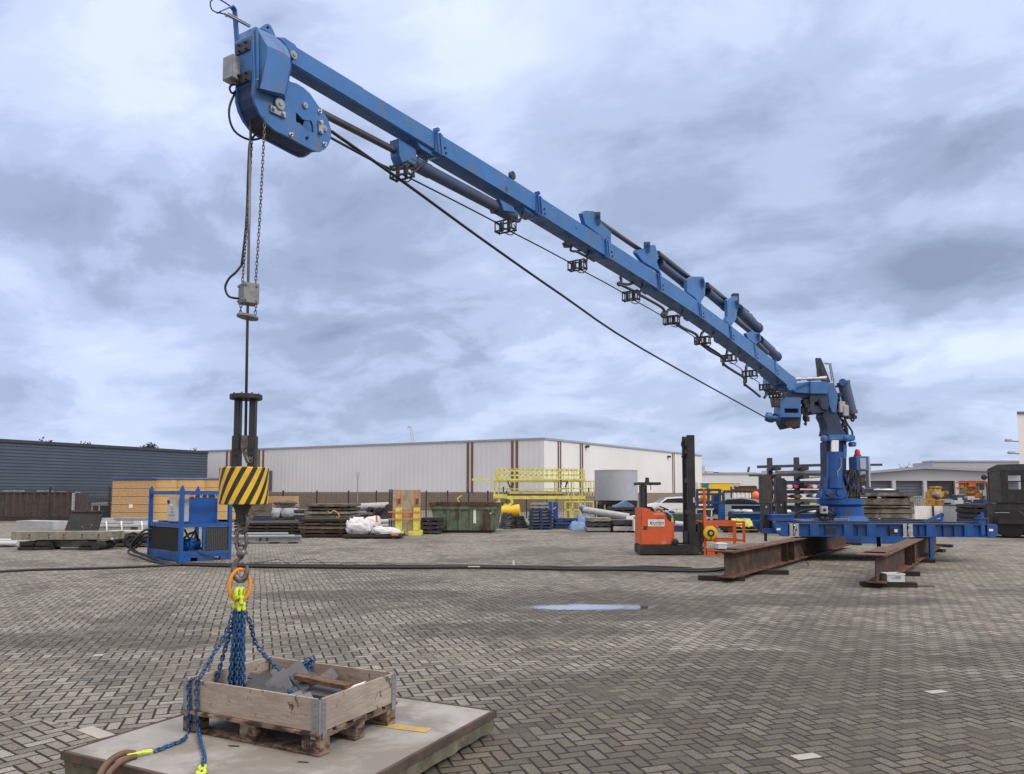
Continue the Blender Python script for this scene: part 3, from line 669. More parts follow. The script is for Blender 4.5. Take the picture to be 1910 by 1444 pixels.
b=B(); b.lathe([(.045,Zp(958,YB)),(.052,Zp(950,YB)),(.075,zb_-.001)],Vector((DX-.01,YB,0)),(0,0,1),16); b.cbox(DX-.045,DX+.02,YB-.03,YB+.03,Zp(975,YB),Zp(956,YB),.008); b.build('lower_clevis','black paint',hb,smooth=True)
b=B(); c1=rp(452,979)
def oval(c,w,h,r,tx,ty,tz=0):
    pts=[]
    for i in range(24):
        a=2*math.pi*i/24; x=math.cos(a)*w; z=math.sin(a)*h
        pts.append(Vector(c)+Vector((x*tx,x*ty,z)))
    return pts
b.tube(oval(rp(453,975),.043,.072,.0,.92,-.4),.0125,8,True); b.build('bow_shackle','forged steel',hb,smooth='all')
b=B(); b.tube(oval(rp(450,1008),.036,.080,.0,.92,.25),.0135,8,True); b.lathe([(.012,-.05),(.034,-.038),(.040,-.015),(.030,.01),(.016,.018)],rp(451,1028)+Vector((0,0,0)),(0,0,1),14); b.box(rp(451,1008)+Vector((0,0,-.03)),(.045,.03,.03)); b.build('swivel','forged steel',hb,smooth='all')
b=B(); hk=[(452,1034),(449,1040),(441,1048),(437,1060),(439,1074),(448,1082),(457,1077),(461,1064),(460,1054)]; rr=[.014,.015,.018,.022,.024,.025,.022,.015,.010]
b.tube([rp(x,y) for x,y in hk],.02,12,smooth=4,rad=rr); b.build('hook','forged steel',hb,smooth='all')
b=B(); b.hexa([rp(453,1034,-.022),rp(460,1033,-.022),rp(464,1050,-.022),rp(456,1053,-.022)],[rp(453,1034,.018),rp(460,1033,.018),rp(464,1050,.018),rp(456,1053,.018)]); b.build('safety_latch','zinc plate',hb,bevel=.003)
# ================================================================== crane
A0=P(469,150,YR); B0=P(1490,715,21.0); U=(B0-A0); U.z=0; U.normalize(); NN=Vector((U.y,-U.x,0)); 
if NN.dot(-A0)<0: NN=-NN
A0=A0+NN*.10
def Q(px,py,off=0.0):
    r=ray(px,py); o=Vector((0,0,CAMZ)); k=(A0+NN*off-o).dot(NN)/r.dot(NN); return o+r*k
CYC=21.6                                     # depth of the column
tt=P(1566,968,CYC)
cr=thing('knuckle_boom_crane','blue knuckle boom crane with long telescopic boom on a blue skid frame','crane',(tt.x,CYC+.3,.65),0,world=True)
def interp(L,x):
    if x<=L[0][0]: return L[0][1]+(x-L[0][0])*(L[1][1]-L[0][1])/(L[1][0]-L[0][0])
    for a,b in zip(L,L[1:]):
        if x<=b[0]: return a[1]+(b[1]-a[1])*(x-a[0])/(b[0]-a[0])
    return L[-1][1]
TOP=[(551,87),(807,243),(830,256),(936,322),(991,357),(1013,371),(1078,413),(1141,454),(1181,480),(1234,515),(1279,545),(1308,567),(1354,601),(1365,609),(1397,634),(1412,646),(1442,671),(1482,705)]
BOT=[(543,118),(656,186),(815,282),(830,292),(996,392),(1008,400),(1127,475),(1138,482),(1225,537),(1232,543),(1300,587),(1306,592),(1357,629),(1364,635),(1404,666),(1412,672),(1442,695),(1482,730)]
def hgt(x): return (Q(x,interp(TOP,x))-Q(x,interp(BOT,x))).length
def sect(x0,x1,off=0.0,dt=0,db=0,bk=0.0,n=6):
    b=B(); pts=[]
    xs=[x0+(x1-x0)*i/n for i in range(n+1)]
    # rectangular in section: the far face is the near face moved across
    top=[Q(x,interp(TOP,x)-dt,off) for x in xs]; bot=[Q(x,interp(BOT,x)+db,off) for x in xs]
    w=hgt((x0+x1)/2)*.94+bk+off
    b.prism(top+bot[::-1],-NN*w); return b,w
brk=[541,815,1003,1131,1228,1305,1362,1408,1446,1484]
for i in range(9):
    b,w=sect(brk[i],brk[i+1],off=i*.004,n=4); b.build('boom_section','blue paint',cr,bevel=.008)
for i,x in enumerate(brk[1:9]):
    s=max(.30,1-(x-815)/900.0); k=hgt(x)/.27
    b,w=sect(x-2*s,x+12*s,off=.022,dt=2.5*s,db=1.5*s,bk=.03,n=1)
    b.build('collar','blue paint',cr,bevel=.004)
    b=B()
    for q_ in (3,9): 
        p0,p1=Q(x+q_*s-3,interp(TOP,x+q_*s)-4*s,.026),Q(x+q_*s,interp(BOT,x+q_*s)-2,.026); b.beam(p0,p1,.022*k,.02,up=NN)
    pu=Q(x-1*s,interp(TOP,x)-5*s,-.05); b.box(pu,(.05*k,.06,.04*k),rz=math.atan2(U.y,U.x))
    b.build('wear_pad_bolts','bright blue paint' if i%2 else 'blue paint',cr)
    for hx in ((15,.55),(16.5,.8)):
        b=B(); c=Q(x+hx[0]*s,interp(TOP,x+hx[0]*s)*(1-hx[1])+interp(BOT,x+hx[0]*s)*hx[1],.0+(i+1)*.004); b.cyl(c,c+NN*.012,.016*k,n=10); b.build('plug','black paint',cr)
    # chin pad under the collar
    w=hgt(x)*.94; yb=interp(BOT,x); 
    b=B(); L=40*s
    p=[Q(x-L,interp(BOT,x-L)+3*s,-w*.15),Q(x-L*.75,interp(BOT,x-L*.75)+13*s,-w*.15),Q(x-4*s,interp(BOT,x-4*s)+14*s,-w*.15),Q(x+14*s,interp(BOT,x+14*s)+2*s,-w*.15)]
    b.prism(p,-NN*w*.7); b.build('chin_pad','blue paint',cr,bevel=.004)
# scuffed patches
for (x,f,r) in ((945,.75,.05),(1075,.45,.035),(1123,.1,.03),(1226,.1,.03)):
    y=interp(TOP,x)*(1-f)+interp(BOT,x)*f; i=sum(1 for q_ in brk[1:] if q_<x); c=Q(x,y,i*.004+.001)
    b=B(); n=14; b.faces([c+U*math.cos(a)*r*rnd.uniform(.5,1)+Vector((0,0,1))*math.sin(a)*r*rnd.uniform(.4,1) for a in [2*math.pi*k/n for k in range(n)]],[tuple(range(n))]); b.build('paint_scuff','rod steel',cr)
# --- boom head ---------------------------------------------------------
def h1(x,y): return (380+x/3.979,y/3.979)
def hp(pts,off): return [Q(*h1(x,y),off) for x,y in pts]
che=[(368,600),(366,700),(385,775),(420,850),(470,918),(530,968),(620,1012),(700,1056),(780,1100),(835,1126),(870,1126),(905,1105),(930,1065),(946,1020),(945,960),(920,880),(880,825),(840,770),(790,695),(740,650),(690,620),(640,605),(560,420),(390,420)]
hole=[(683,832),(700,848),(735,885),(762,893),(798,895),(812,930),(815,985),(780,978),(745,950),(712,915),(686,905)]
TH=.165
for k,off in enumerate((.035,-.150)):
    b=B(); b.prism(hp(che,.035),-NN*.02,holes=(hp(hole,.035),)) 
    if k:
        for v in b.bm.verts: v.co+=-NN*.185
    b.build('cheek_plate','blue paint',cr,smooth=False)
rim_=che[:14]
b=B(); rp_=hp(rim_,.035); ins=[p.lerp(Q(*h1(640,860),.035),.045) for p in rp_]
vs_=[p-NN*.021 for p in ins]+[p-NN*.184 for p in ins]; n=len(ins)
b.faces(vs_,[(i,i+1,n+i+1,n+i) for i in range(n-1)]); 
for v in b.bm.verts: pass
rimo=b.build('rim_plate','dark blue paint',cr); 
sm=rimo.modifiers.new('solid','SOLIDIFY'); sm.thickness=.012
b=B(); cs_=Q(*h1(600,800),-.058); b.lathe([(.10,-.02),(.27,-.022),(.30,-.03),(.30,-.012),(.275,0),(.30,.012),(.30,.03),(.27,.022),(.10,.02)],cs_,NN,40)
for v in b.bm.verts: v.co=cs_+(v.co-cs_)*.62
b.build('sheave','dark steel',cr,smooth=True)
# head box
hb1=[(385,192),(600,300),(650,382),(655,515),(632,600),(605,735),(412,672),(365,600),(355,262)]
b=B(); b.prism(hp(hb1,.03),-NN*.20); b.build('head_box','blue paint',cr,bevel=.006)
# bulge: frustum towards the camera with a roof facet
b=B(); o1=[(392,205),(560,282),(610,330),(648,400),(650,512),(606,748),(412,672),(402,500)]
i1=[(470,340),(560,378),(612,408),(640,430),(638,512),(598,700),(418,655),(468,430)]
A_=hp(o1,.031); C_=hp(i1,.105); b.faces(A_+C_,[tuple(range(8,16))]+[(i,(i+1)%8,8+(i+1)%8,8+i) for i in range(8)]); b.build('side_cover','blue paint',cr)
b=B(); b.beam(Q(*h1(392,225),.04),Q(*h1(398,660),.04),.02,.02,up=NN); b.build('edge_strip','blue paint',cr)
b=B(); lug=[(428,212),(440,192),(462,178),(482,176),(500,190),(515,220),(533,262),(533,275)]
b.prism(hp(lug,-.06),-NN*.03,holes=(hp([(476+math.cos(a)*10,205+math.sin(a)*11) for a in [k*.785 for k in range(8)]],-.06),)); b.build('lifting_lug','blue paint',cr,bevel=.002)
b=B(); b.prism(hp([(545,275),(605,280),(680,330),(692,350),(655,480),(648,400),(600,320)],.045),-NN*.23); b.build('head_sleeve','blue paint',cr,bevel=.004)
# front face plates, junction box, antenna
fr0=lambda x,y,o=0: Q(*h1(x,y),o)
Uz=Vector((0,0,1))
def onfrontface(y,acr,out=.0): # point on the tip face of the head box: acr across (0 near .. 1 far)
    return Q(*h1(358 if y<300 else 362,y),.03)-NN*(.2*acr)-U*out
for (y0,y1) in ((292,368),(520,598)):
    b=B(); p=[onfrontface(y0,.08),onfrontface(y0,.85),onfrontface(y1,.85),onfrontface(y1,.08)]; b.prism(p,-U*.018)
    for fy in (.2,.8):
        for fa in (.22,.7): c=p[0].lerp(p[3],fy)+(p[1]-p[0])*fa; b.cyl(c-U*.018,c-U*.034,.010,n=8)
    b.build('cover_plate','dark steel',cr,bevel=.002)
jb=Q(*h1(250,465),.0)
b=B(); fm=frm(onfrontface(472,.80,.0),-NN,Uz); b.fr=fm; b.cbox(-.03,.085,-.095,.085,-.075,.002,.006); b.fr=None
b.build('junction_box','galvanised steel',cr,smooth=True)
b=B(); p0,p1,p2=Q(*h1(252,372),-.15),Q(*h1(230,75),-.15),Q(*h1(208,48),-.15)
b.beam(p0,p1,.010,.045,up=NN); b.beam(p1,p2,.010,.045,up=NN); q1=Q(*h1(112,92),-.15); b.beam(p2,q1,.05,.008); b.build('antenna_bracket','blue paint',cr)
b=B(); b.tube([Q(*h1(340,198),-.12),Q(*h1(250,150),-.12),Q(*h1(158,105),-.12)],.010,6); b.tube([Q(*h1(350,190),-.10),Q(*h1(180,96),-.10)],.005,6); b.build('support_rod','galvanised steel',cr)
b=B(); b.tube([Q(*h1(195,45),-.15),Q(*h1(150,15),-.15),Q(*h1(95,-12),-.15),Q(*h1(52,10),-.15),Q(*h1(55,60),-.15),Q(*h1(85,88),-.15),Q(*h1(165,108),-.15),Q(*h1(165,125),-.15)],.005,6,smooth=5); b.build('cable_loop','rubber',cr,smooth='all')
# pins and bolts on the cheek
def disc(x,y,r,m='galvanised steel',off=.036,name='pin'):
    b=B(); c=Q(*h1(x,y),off); b.lathe([(r,0),(r,.012),(r*.9,.016),(r*.35,.016),(r*.35,.022),(.002,.022)],c,NN,20); b.build(name,m,cr,smooth=True)
disc(662,412,.034,off=.046); disc(748,785,.024); 
for q_ in ((( 487,778),(602,838),(602,882),(487,832)),((846,893),(880,893),(880,1000),(846,985))):
    b=B(); b.prism(hp(q_,.0365),NN*.016); b.build('keeper_plate','galvanised steel',cr,bevel=.002)
disc(560,775,.046,off=.05); disc(892,955,.024,off=.036)
for x,y in ((517,808),(586,846),(866,908),(868,980)): disc(x,y,.015,'zinc plate',.053,'bolt')
for x,y in ((645,1000),(892,1070),(857,828)):
    b=B(); c=Q(*h1(x,y),.036); b.lathe([(.017,0),(.017,.006),(.009,.007),(.009,.028),(.002,.03)],c,NN,10); c2=Q(*h1(x+8,y+12),.05); b.beam(c+NN*.02,c2+NN*.01,.004,.004); b.build('bolt','zinc plate',cr,smooth=True)
disc(763,1024,.011,'black paint',.034,'dark_hole'); disc(394,594,.008,'zinc plate',.04,'bolt')  # first disc is black to paint in the shade of an open hole
b=B(); b.tube([Q(*h1(262,570),-.16),Q(*h1(268,640),-.16),Q(*h1(215,692),-.17),Q(*h1(192,655),-.17),Q(*h1(215,630),-.16),Q(*h1(270,632),-.14),Q(*h1(300,650),-.13)],.008,7,smooth=5)
b.tube([Q(*h1(272,560),-.16),Q(*h1(245,660),-.17),Q(*h1(192,790),-.17),Q(*h1(195,900),-.17),Q(*h1(240,985),-.16),Q(*h1(330,1035),-.13),Q(*h1(410,1030),-.10),Q(*h1(438,1008),-.08),Q(*h1(405,985),-.09),Q(*h1(365,1020),-.14),Q(*h1(340,1070),-.15),Q(455.5+7,330,-.15),Q(461,380,-.15),Q(458,430,-.14),Q(450.5,495,-.14)],.0085,7,smooth=5); b.build('hose','rubber',cr,smooth='all')
# wiring clamp block
b=B(); b.box(Q(*h1(275,650),-.15),(.06,.04,.035)); b.build('cable_clamp','black paint',cr)
# rope
def twisted(b,pts,r):
    b.tube(pts,r,8)
b=B(); b.tube([P(469,150,YR),P(458,815,YR)],.0105,8)
b.build('hoist_rope','rod steel',cr,smooth='all')
b=B(); b.tube([Q(618,245,-.06),Q(760,345,-.06),Q(900,447,-.06),Q(1050,552,-.06),Q(1200,652,-.06),Q(1430,780,-.1)],.0145,6,smooth=4); b.build('hoist_rope','rubber',cr,smooth='all')
gx=[(750,320),(943,422),(1077,495),(1177,552),(1252,597),(1310,635),(1359,668),(1398,697),(1430,722),(1441,731),(1448,737)]
b=B(); b.tube([Q(617,257,-.06),Q(700,302,-.06),Q(735,318,-.06)],.0115,6,smooth=4); b.build('guide_rope','rubber',cr,smooth='all')
for (a,c) in zip(gx,gx[1:]):
    m_=((a[0]+c[0])/2,(a[1]+c[1])/2+3); b=B(); b.tube([Q(a[0]-2,a[1]+4,-.08),Q(*m_,-.08),Q(c[0]-12,c[1]-4,-.08)],.0085,6,smooth=3); b.build('guide_rope','rubber',cr,smooth='all')
# hose guides: little open cages standing across the boom
hwl=[.105,.11,.115,.12,.125,.135,.145,.15,.16,.16,.16]
for i,(x,y) in enumerate(gx):
    c=Q(x,y,-.04); hw=hwl[i]; hh=.052 if i<3 else .06; k=1+.05*i; b=B()
    for dU in (-.045,.045):
        for sy in (-1,1): b.beam(c-NN*hw+Uz*hh*sy+U*dU,c+NN*hw+Uz*hh*sy+U*dU,.012*k,.014*k)
        for sx in (-1,0,1): b.beam(c+NN*hw*sx-Uz*hh*1.25+U*dU,c+NN*hw*sx+Uz*hh*1.25+U*dU,.014*k,.012*k)
    for sx in (-1,1):
        for sy in (-1,1): b.beam(c+NN*hw*sx-U*.05+Uz*hh*sy,c+NN*hw*sx+U*.05+Uz*hh*sy,.018,.018)
    b.cyl(c-NN*hw*.5-Uz*hh,c-NN*hw*.5+Uz*hh,.02*k,n=8); b.cyl(c+NN*hw*.4-Uz*hh,c+NN*hw*.4+Uz*hh,.02*k,n=8)
    b.tube([c+NN*hw*.9+Uz*hh,Q(x+(26 if i<2 else 16),y-(9 if i<2 else 5),-.06),Q(x+(34 if i<2 else 22),interp(BOT,x+(34 if i<2 else 22))+8,-.10)],.012*k,6,smooth=3)
    b.tube([c+NN*hw,c+NN*hw*1.2-Uz*hh*1.3,c+NN*hw*.7-Uz*hh*2.2,c-Uz*hh*1.6],.006*k,5,smooth=3)
    b.build('hose_guide','black paint',cr)
# lower cylinder
o_=-.13
b=B(); b.cyl(Q(596,209,o_),Q(752,289,o_),.032,n=16); b.build('cylinder_rod','rod steel',cr,smooth=True)
b=B(); b.cyl(Q(757,297,o_),Q(948,398,o_),.062,n=20); b.cyl(Q(770,304,o_),Q(800,320,o_),.068,n=20); b.cyl(Q(925,386,o_),Q(957,404,o_),.075,n=20); b.build('extension_cylinder','slate blue paint',cr,smooth=True)
b=B(); b.prism([Q(743,258,-.07),Q(762,270,-.07),Q(776,278,-.07),Q(778,300,-.07),Q(773,314,-.07),Q(752,308,-.07),Q(745,290,-.07)],-NN*.11); b.build('cylinder_bracket','blue paint',cr,bevel=.004)
b=B(); b.prism([Q(932,371,-.04),Q(958,386,-.04),Q(962,396,-.04),Q(940,393,-.04)],-NN*.18); b.build('cylinder_bracket','blue paint',cr,bevel=.004)
b=B(); b.tube([Q(795,288,-.03),Q(797,300,-.03),Q(782,312,-.03),Q(768,325,-.03)],.01,6,smooth=3); b.tube([Q(975,398,-.03),Q(974,406,-.03),Q(962,413,-.03)],.013,6,smooth=3); b.build('pipe','rubber',cr)
# top brackets and cylinders
b=B(); b.lathe([(.05,-.02),(.05,.02)],Q(955,328,-.1),NN,14); b.beam(Q(955,334,-.1),Q(955,322,-.1),.05,.04); b.build('lifting_lug','dark steel',cr,smooth=True)
br=[ [(1086,398),(1092,393),(1108,394),(1113,408),(1140,432),(1140,454),(1120,440),(1092,418)],
     [(1187,472),(1188,466),(1205,464),(1211,457),(1222,457),(1228,476),(1226,490),(1234,513),(1228,505),(1200,488)],
     [(1281,522),(1292,516),(1312,516),(1316,529),(1315,552),(1306,566),(1296,555),(1282,545)],
     [(1356,560),(1368,553),(1376,553),(1377,570),(1373,596),(1364,608),(1352,598),(1357,590)],
     [(1391,622),(1404,618),(1418,622),(1420,634),(1410,642),(1396,632)]]
for p in br:
    b=B(); k=hgt(p[0][0]); b.prism([Q(x,y,-.02) for x,y in p],-NN*.06); b.prism([Q(x,y,-.10-k*.55) for x,y in p],-NN*.05)
    cx_=sum(q_[0] for q_ in p[1:5])/4; cy_=sum(q_[1] for q_ in p[1:5])/4
    b.beam(Q(cx_,cy_,0.0),Q(cx_,cy_,-.15-k*.6),.10,.16); b.build('cylinder_bracket','blue paint',cr,bevel=.003)
    b=B(); b.cyl(Q(cx_+2,cy_-3,.03),Q(cx_+2,cy_-3,-.25-k*.6),.045*k/.3*.6,n=12); b.build('pin','dark rust',cr,smooth=True)
b=B(); b.box(Q(1371,557,-.1),(.14,.14,.2)); b.build('bracket_cap','dark steel',cr,bevel=.01)
rods=[((1110,409),(1196,468),.038),((1227,473),(1291,523),.05),((1318,532),(1369,573),.06),((1372,596),(1407,625),.06),((1412,640),(1430,658),.06)]
bars=[((1229,491),(1279,531),.075),((1318,543),(1353,573),.085),((1376,578),(1414,613),.115),((1415,635),(1450,666),.11),((1375,571),(1400,590),.05)]
for a,c,r in rods: b=B(); b.cyl(Q(*a,-.18),Q(*c,-.18),r,n=14); b.build('cylinder_rod','rod steel',cr,smooth=True)
for a,c,r in bars: 
    b=B(); a_,c_=Q(*a,-.22),Q(*c,-.22); b.cyl(a_,c_,r,n=18); b.cyl(a_.lerp(c_,.0),a_.lerp(c_,.08),r*1.12,n=18); b.cyl(a_.lerp(c_,.93),c_,r*1.1,n=18); b.tube([a_.lerp(c_,.1)+Uz*r*1.4,a_.lerp(c_,.85)+Uz*r*1.4],.02,6); b.build('extension_cylinder','slate blue paint',cr,smooth=True)
# zig zag pipes under the boom
def h3(x,y): return (1020+x/3.979,380+y/3.979)
pipes=[[(120,300),(150,290),(185,310),(175,345),(215,355),(250,345)],[(215,352),(325,410)],[(545,540),(552,580),(528,590),(535,605),(560,600)],[(550,590),(600,600),(640,588)],[(555,605),(690,670)],
 [(685,675),(735,702),(850,768),(876,805),(872,830)],[(935,785),(900,790),(884,830),(868,842),(850,825),(868,808)],[(965,890),(1010,922),(1105,968),(1120,1005),(1105,1025)],[(1165,948),(1148,965),(1138,1020)],
 [(1150,1045),(1220,1097),(1305,1145),(1312,1190),(1390,1245),(1462,1292),(1468,1338),(1530,1388),(1582,1432)],[(1340,1088),(1330,1150)],[(1500,1203),(1480,1210),(1476,1330)],[(1640,1400),(1615,1440)],[(1160,1035),(1190,1060),(1300,1140)]]
b=B()
for pp in pipes:
    b=B(); d=.016+.016*max(0,(pp[0][0]-100))/1500; b.tube([Q(*h3(x,y),-.12) for x,y in pp],d,6,smooth=3); b.build('hydraulic_pipe','dark steel',cr,smooth='all')
for x,y in ((865,822),(1112,1020),(1308,1185),(1466,1335)):
    b=B(); c=Q(*h3(x,y),-.12); b.tube([c+U*math.cos(a)*.055+Uz*math.sin(a)*.055 for a in [k*math.pi/6 for k in range(12)]],.012,5,True); b.build('pipe_ring','dark steel',cr,smooth='all')
b=B(); c=Q(*h3(150,305),-.12); b.cbox(c.x-.05,c.x+.05,c.y-.05,c.y+.05,c.z-.03,c.z+.03,.01); b.build('valve_block','dark steel',cr)
# --- knuckle / column ----------------------------------------------------
def h4(x,y): return (1380+x/4.01,640+y/4.01)
OB=.0
def kp4(pts,off=0.0): return [Q(*h4(x,y),off) for x,y in pts]
def c4(x,y,dy=0): return P(*h4(x,y),CYC+dy)
# boom root behind last collar
b=B(); b.prism(kp4([(360,232),(372,236),(415,262),(430,298),(395,350),(372,356),(352,332)],.03),-NN*.62); b.build('boom_root','blue paint',cr,bevel=.01)
b=B(); b.prism([c4(*p,-.45) for p in ((395,352),(430,300),(530,288),(645,286),(663,300),(660,380),(525,378),(420,370))],(0,.75,.0)); b.build('root_casting','blue paint',cr,bevel=.012)
b=B(); b.beam(c4(400,348,-.47),c4(527,290,-.47),.03,.05); b.beam(c4(527,290,-.47),c4(527,378,-.47),.03,.04); b.build('weld_rib','bright blue paint',cr)
b=B(); b.prism([c4(*p,-.35) for p in ((372,356),(525,380),(520,400),(455,420),(455,470),(300,470),(300,400))],(0,.5,0)); b.build('under_frame','dark blue paint',cr,bevel=.01)
b=B(); b.prism([c4(*p,-.40) for p in ((525,380),(660,382),(668,470),(655,515),(610,520),(540,530),(524,500),(520,440))],(0,.6,0),holes=([c4(*p,-.40) for p in ((558,440),(604,440),(604,472),(558,472))],)); b.build('knuckle_plate','dark blue paint',cr,bevel=.01)
b=B(); b.tube([c4(600,415,-.42),c4(590,440,-.42),c4(615,490,-.42),c4(655,500,-.42)],.02,6,smooth=4); b.build('hose','rubber',cr)
# winch under the root
b=B(); b.prism([c4(*p,-.45) for p in ((250,402),(300,400),(300,470),(262,475))],(0,.3,0)); b.build('side_box','dark steel',cr,bevel=.01)
b=B(); b.prism([c4(*p,-.40) for p in ((300,405),(458,405),(458,560),(300,560))],(0,.5,0),holes=([c4(*p,-.40) for p in ((335,490),(438,490),(438,522),(335,522))],)); 
b.build('winch_frame','blue paint',cr,bevel=.01)
b=B(); b.cyl(c4(305,506,-.1),c4(452,506,-.1),.15,n=20); b.build('winch_drum','dark rust',cr,smooth=True)
b=B(); b.prism([c4(*p,-.5) for p in ((300,532),(462,532),(462,556),(300,556))],(0,.7,0)); b.cyl(c4(210,553,-.3),c4(300,566,-.3),.10,n=18); b.cyl(c4(196,550,-.3),c4(232,556,-.3),.13,n=18); b.build('winch_arm','blue paint',cr,bevel=.008)
b=B(); b.prism([c4(*p,-.4) for p in ((305,556),(460,556),(452,636),(430,622),(345,640),(320,600))],(0,.5,0)); b.build('winch_guard','dark blue paint',cr,bevel=.01)
b=B(); b.prism([c4(*p,-.42) for p in ((345,572),(425,566),(445,590),(420,630),(350,636),(335,600))],(0,-.02,0)); b.build('winch_cover','dark rust',cr)
b=B()
for q_ in ([(198,555),(205,580),(240,588),(265,575)],[(248,540),(262,528),(282,540)],[(300,600),(310,632),(345,630)],[(478,425),(490,480),(500,520),(488,560),(495,612),(480,600)],[(500,420),(512,470),(498,520),(505,575)],[(520,420),(526,450),(505,480)],[(470,520),(492,560)]):
    b=B(); b.tube([c4(x,y,-.38) for x,y in q_],.028,6,smooth=4); b.build('hydraulic_hose','rubber',cr,smooth=True)
for x,y in ((488,470),(505,500),(492,560),(478,440),(500,570)): b=B(); b.box(c4(x,y,-.36),(.10,.12,.13),.4); b.build('hose_fitting','rubber',cr)
# rods, plates on top of the root
b=B(); b.cyl(c4(415,270,-.3),c4(455,270,-.3),.05,n=12); b.cyl(c4(455,270,-.3),c4(560,264,-.3),.028,n=10); b.cyl(c4(500,270,-.2),c4(645,262,-.2),.06,n=12); b.build('link_cylinder','zinc plate',cr,smooth=True)
b=B()
b.prism([c4(*p,-.1) for p in ((588,112),(604,108),(625,150),(680,292),(640,292),(596,180))],(0,.25,0)); b.prism([c4(*p,-.25) for p in ((570,110),(582,108),(586,135),(596,255),(584,255),(576,150))],(0,.08,0))
b.build('folded_jib','dark steel',cr,bevel=.008)
b=B(); b.tube([c4(*p,.1) for p in ((632,152),(678,150),(706,295))],.022,6); b.tube([c4(*p,.15) for p in ((645,158),(668,156),(690,285))],.016,6); b.build('handrail','galvanised steel',cr)
b=B(); b.cyl(c4(776,300,.1),c4(834,535,.1),.165,n=24); b.cyl(c4(772,288,.1),c4(778,308,.1),.185,n=24); b.cyl(c4(829,510,.1),c4(835,532,.1),.18,n=24); b.build('main_cylinder','slate blue paint',cr,smooth=True)
b=B(); cc=c4(768,292,-.12); b.lathe([(.1,-.02),(.1,.02)],cc,(0,-1,0),16); b.build('cylinder_eye','bright blue paint',cr,smooth=True)
b=B(); b.beam(c4(715,325,0),c4(765,322,0),.05,.06); b.cyl(c4(838,530,.05),c4(850,552,.05),.07,n=12); b.build('pin','black paint',cr)
b=B(); b.prism([c4(*p,-.25) for p in ((655,300),(706,296),(712,330),(735,380),(722,520),(690,520),(668,460),(660,380))],(0,.5,0)); b.build('knuckle_side','blue paint',cr,bevel=.01)
b=B(); b.prism([c4(*p,-.05) for p in ((730,388),(752,392),(758,520),(735,560),(722,470))],(0,.3,0)); b.build('knuckle_link','bright blue paint',cr,bevel=.01)
b=B(); b.prism([c4(*p,-.2) for p in ((620,520),(660,505),(720,505),(745,560),(772,640),(800,690),(640,690),(650,640),(640,590),(618,550))],(0,.5,0)); b.build('lower_link','dark blue paint',cr,bevel=.015)
b=B(); cA=c4(760,480,-.1); b.cbox(cA.x-.10,cA.x+.08,cA.y-.1,cA.y+.1,cA.z-.16,cA.z+.16,.02); cA=c4(785,497,-.1); b.cbox(cA.x-.09,cA.x+.07,cA.y-.12,cA.y+.1,cA.z-.2,cA.z+.12,.02); b.build('valve_box','grey box paint',cr,smooth=True)
b=B()
for q_ in ([(730,400),(745,430),(735,470),(750,520),(740,560)],[(740,560),(775,580),(800,640),(800,700)],[(775,540),(800,600),(838,660),(838,700),(820,735)],[(760,520),(790,560),(780,620),(800,665)],[(820,540),(840,585),(858,560),(850,545)],[(805,520),(815,560),(838,555)],[(742,395),(735,420),(752,440)],[(755,570),(770,600),(765,640)]):
    b=B(); b.tube([c4(x,y,-.12) for x,y in q_],.026,6,smooth=4); b.build('hydraulic_hose','rubber',cr,smooth=True)
for x,y in ((748,535),(765,545),(798,545),(815,555),(855,555),(745,385),(780,610)): b=B(); b.box(c4(x,y,-.1),(.11,.1,.09),.2); b.build('hose_fitting','rubber',cr)
# column head and column
b=B(); b.cbox(c4(616,0).x,c4(815,0).x,CYC-.25,CYC+.35,c4(0,735).z,c4(0,690).z,.03); b.build('column_head','blue paint',cr,smooth=True)
b=B()
for x,w in ((628,22),(800,24)): c=c4(x,712,-.26); b.lathe([(.085,-.04),(.085,.04),(.04,.05),(.04,.07)],c,(0,-1,0),16)
b.cyl(c4(640,690,.2),c4(640,640,.2),.08,n=12); b.cyl(c4(790,690,0),c4(785,640,0),.09,n=12)
b.build('trunnion','blue paint',cr,smooth=True)
b=B(); b.prism([c4(*p,-.05) for p in ((650,735),(800,735),(798,1000),(790,1100),(830,1160),(610,1160),(640,1100),(655,1000))],(0,.5,0)); b.build('column','dark blue paint',cr,bevel=.02)
b=B(); b.cbox(c4(797,0).x,c4(838,0).x,CYC-.1,CYC+.1,c4(0,775).z,c4(0,740).z,.02); b.prism([c4(*p,-.1) for p in ((775,760),(800,760),(800,850),(775,870))],(0,.05,0)); b.build('sensor_box','blue paint',cr)
b=B(); b.cyl(c4(709,1085,-.33),c4(711,815,-.33),.205,n=28); b.build('lift_cylinder','bright blue paint',cr,smooth=True); lc=bpy.data.objects['lift_cylinder']
for x in (698,722):
    b=B(); b.cyl(c4(x,812,-.33),c4(x+2,728,-.33),.062,n=16); b.build('cylinder_rod','chrome',lc,smooth=True)
b=B(); b.tube([c4(*p,-.56) for p in ((756,855),(757,925),(738,950),(730,965),(735,1000))],.014,6,smooth=2); b.build('grease_pipe','galvanised steel',cr)
b=B(); 
for x0,x1,x2,x3 in ((640,668,640,612),(745,768,812,790)):
    b.prism([c4(x0,1000,-.42),c4(x1,1000,-.42),c4(x2,1165,-.42),c4(x3,1165,-.42)],(0,.06,0))
b.prism([c4(*p,-.45) for p in ((640,1090),(770,1090),(790,1130),(780,1165),(620,1165),(625,1130))],(0,.25,0))
for x in (665,745): b.lathe([(.09,-.03),(.09,.03)],c4(x,1120,-.47),(0,-1,0),14)
b.build('cylinder_foot','bright blue paint',cr,bevel=.008)
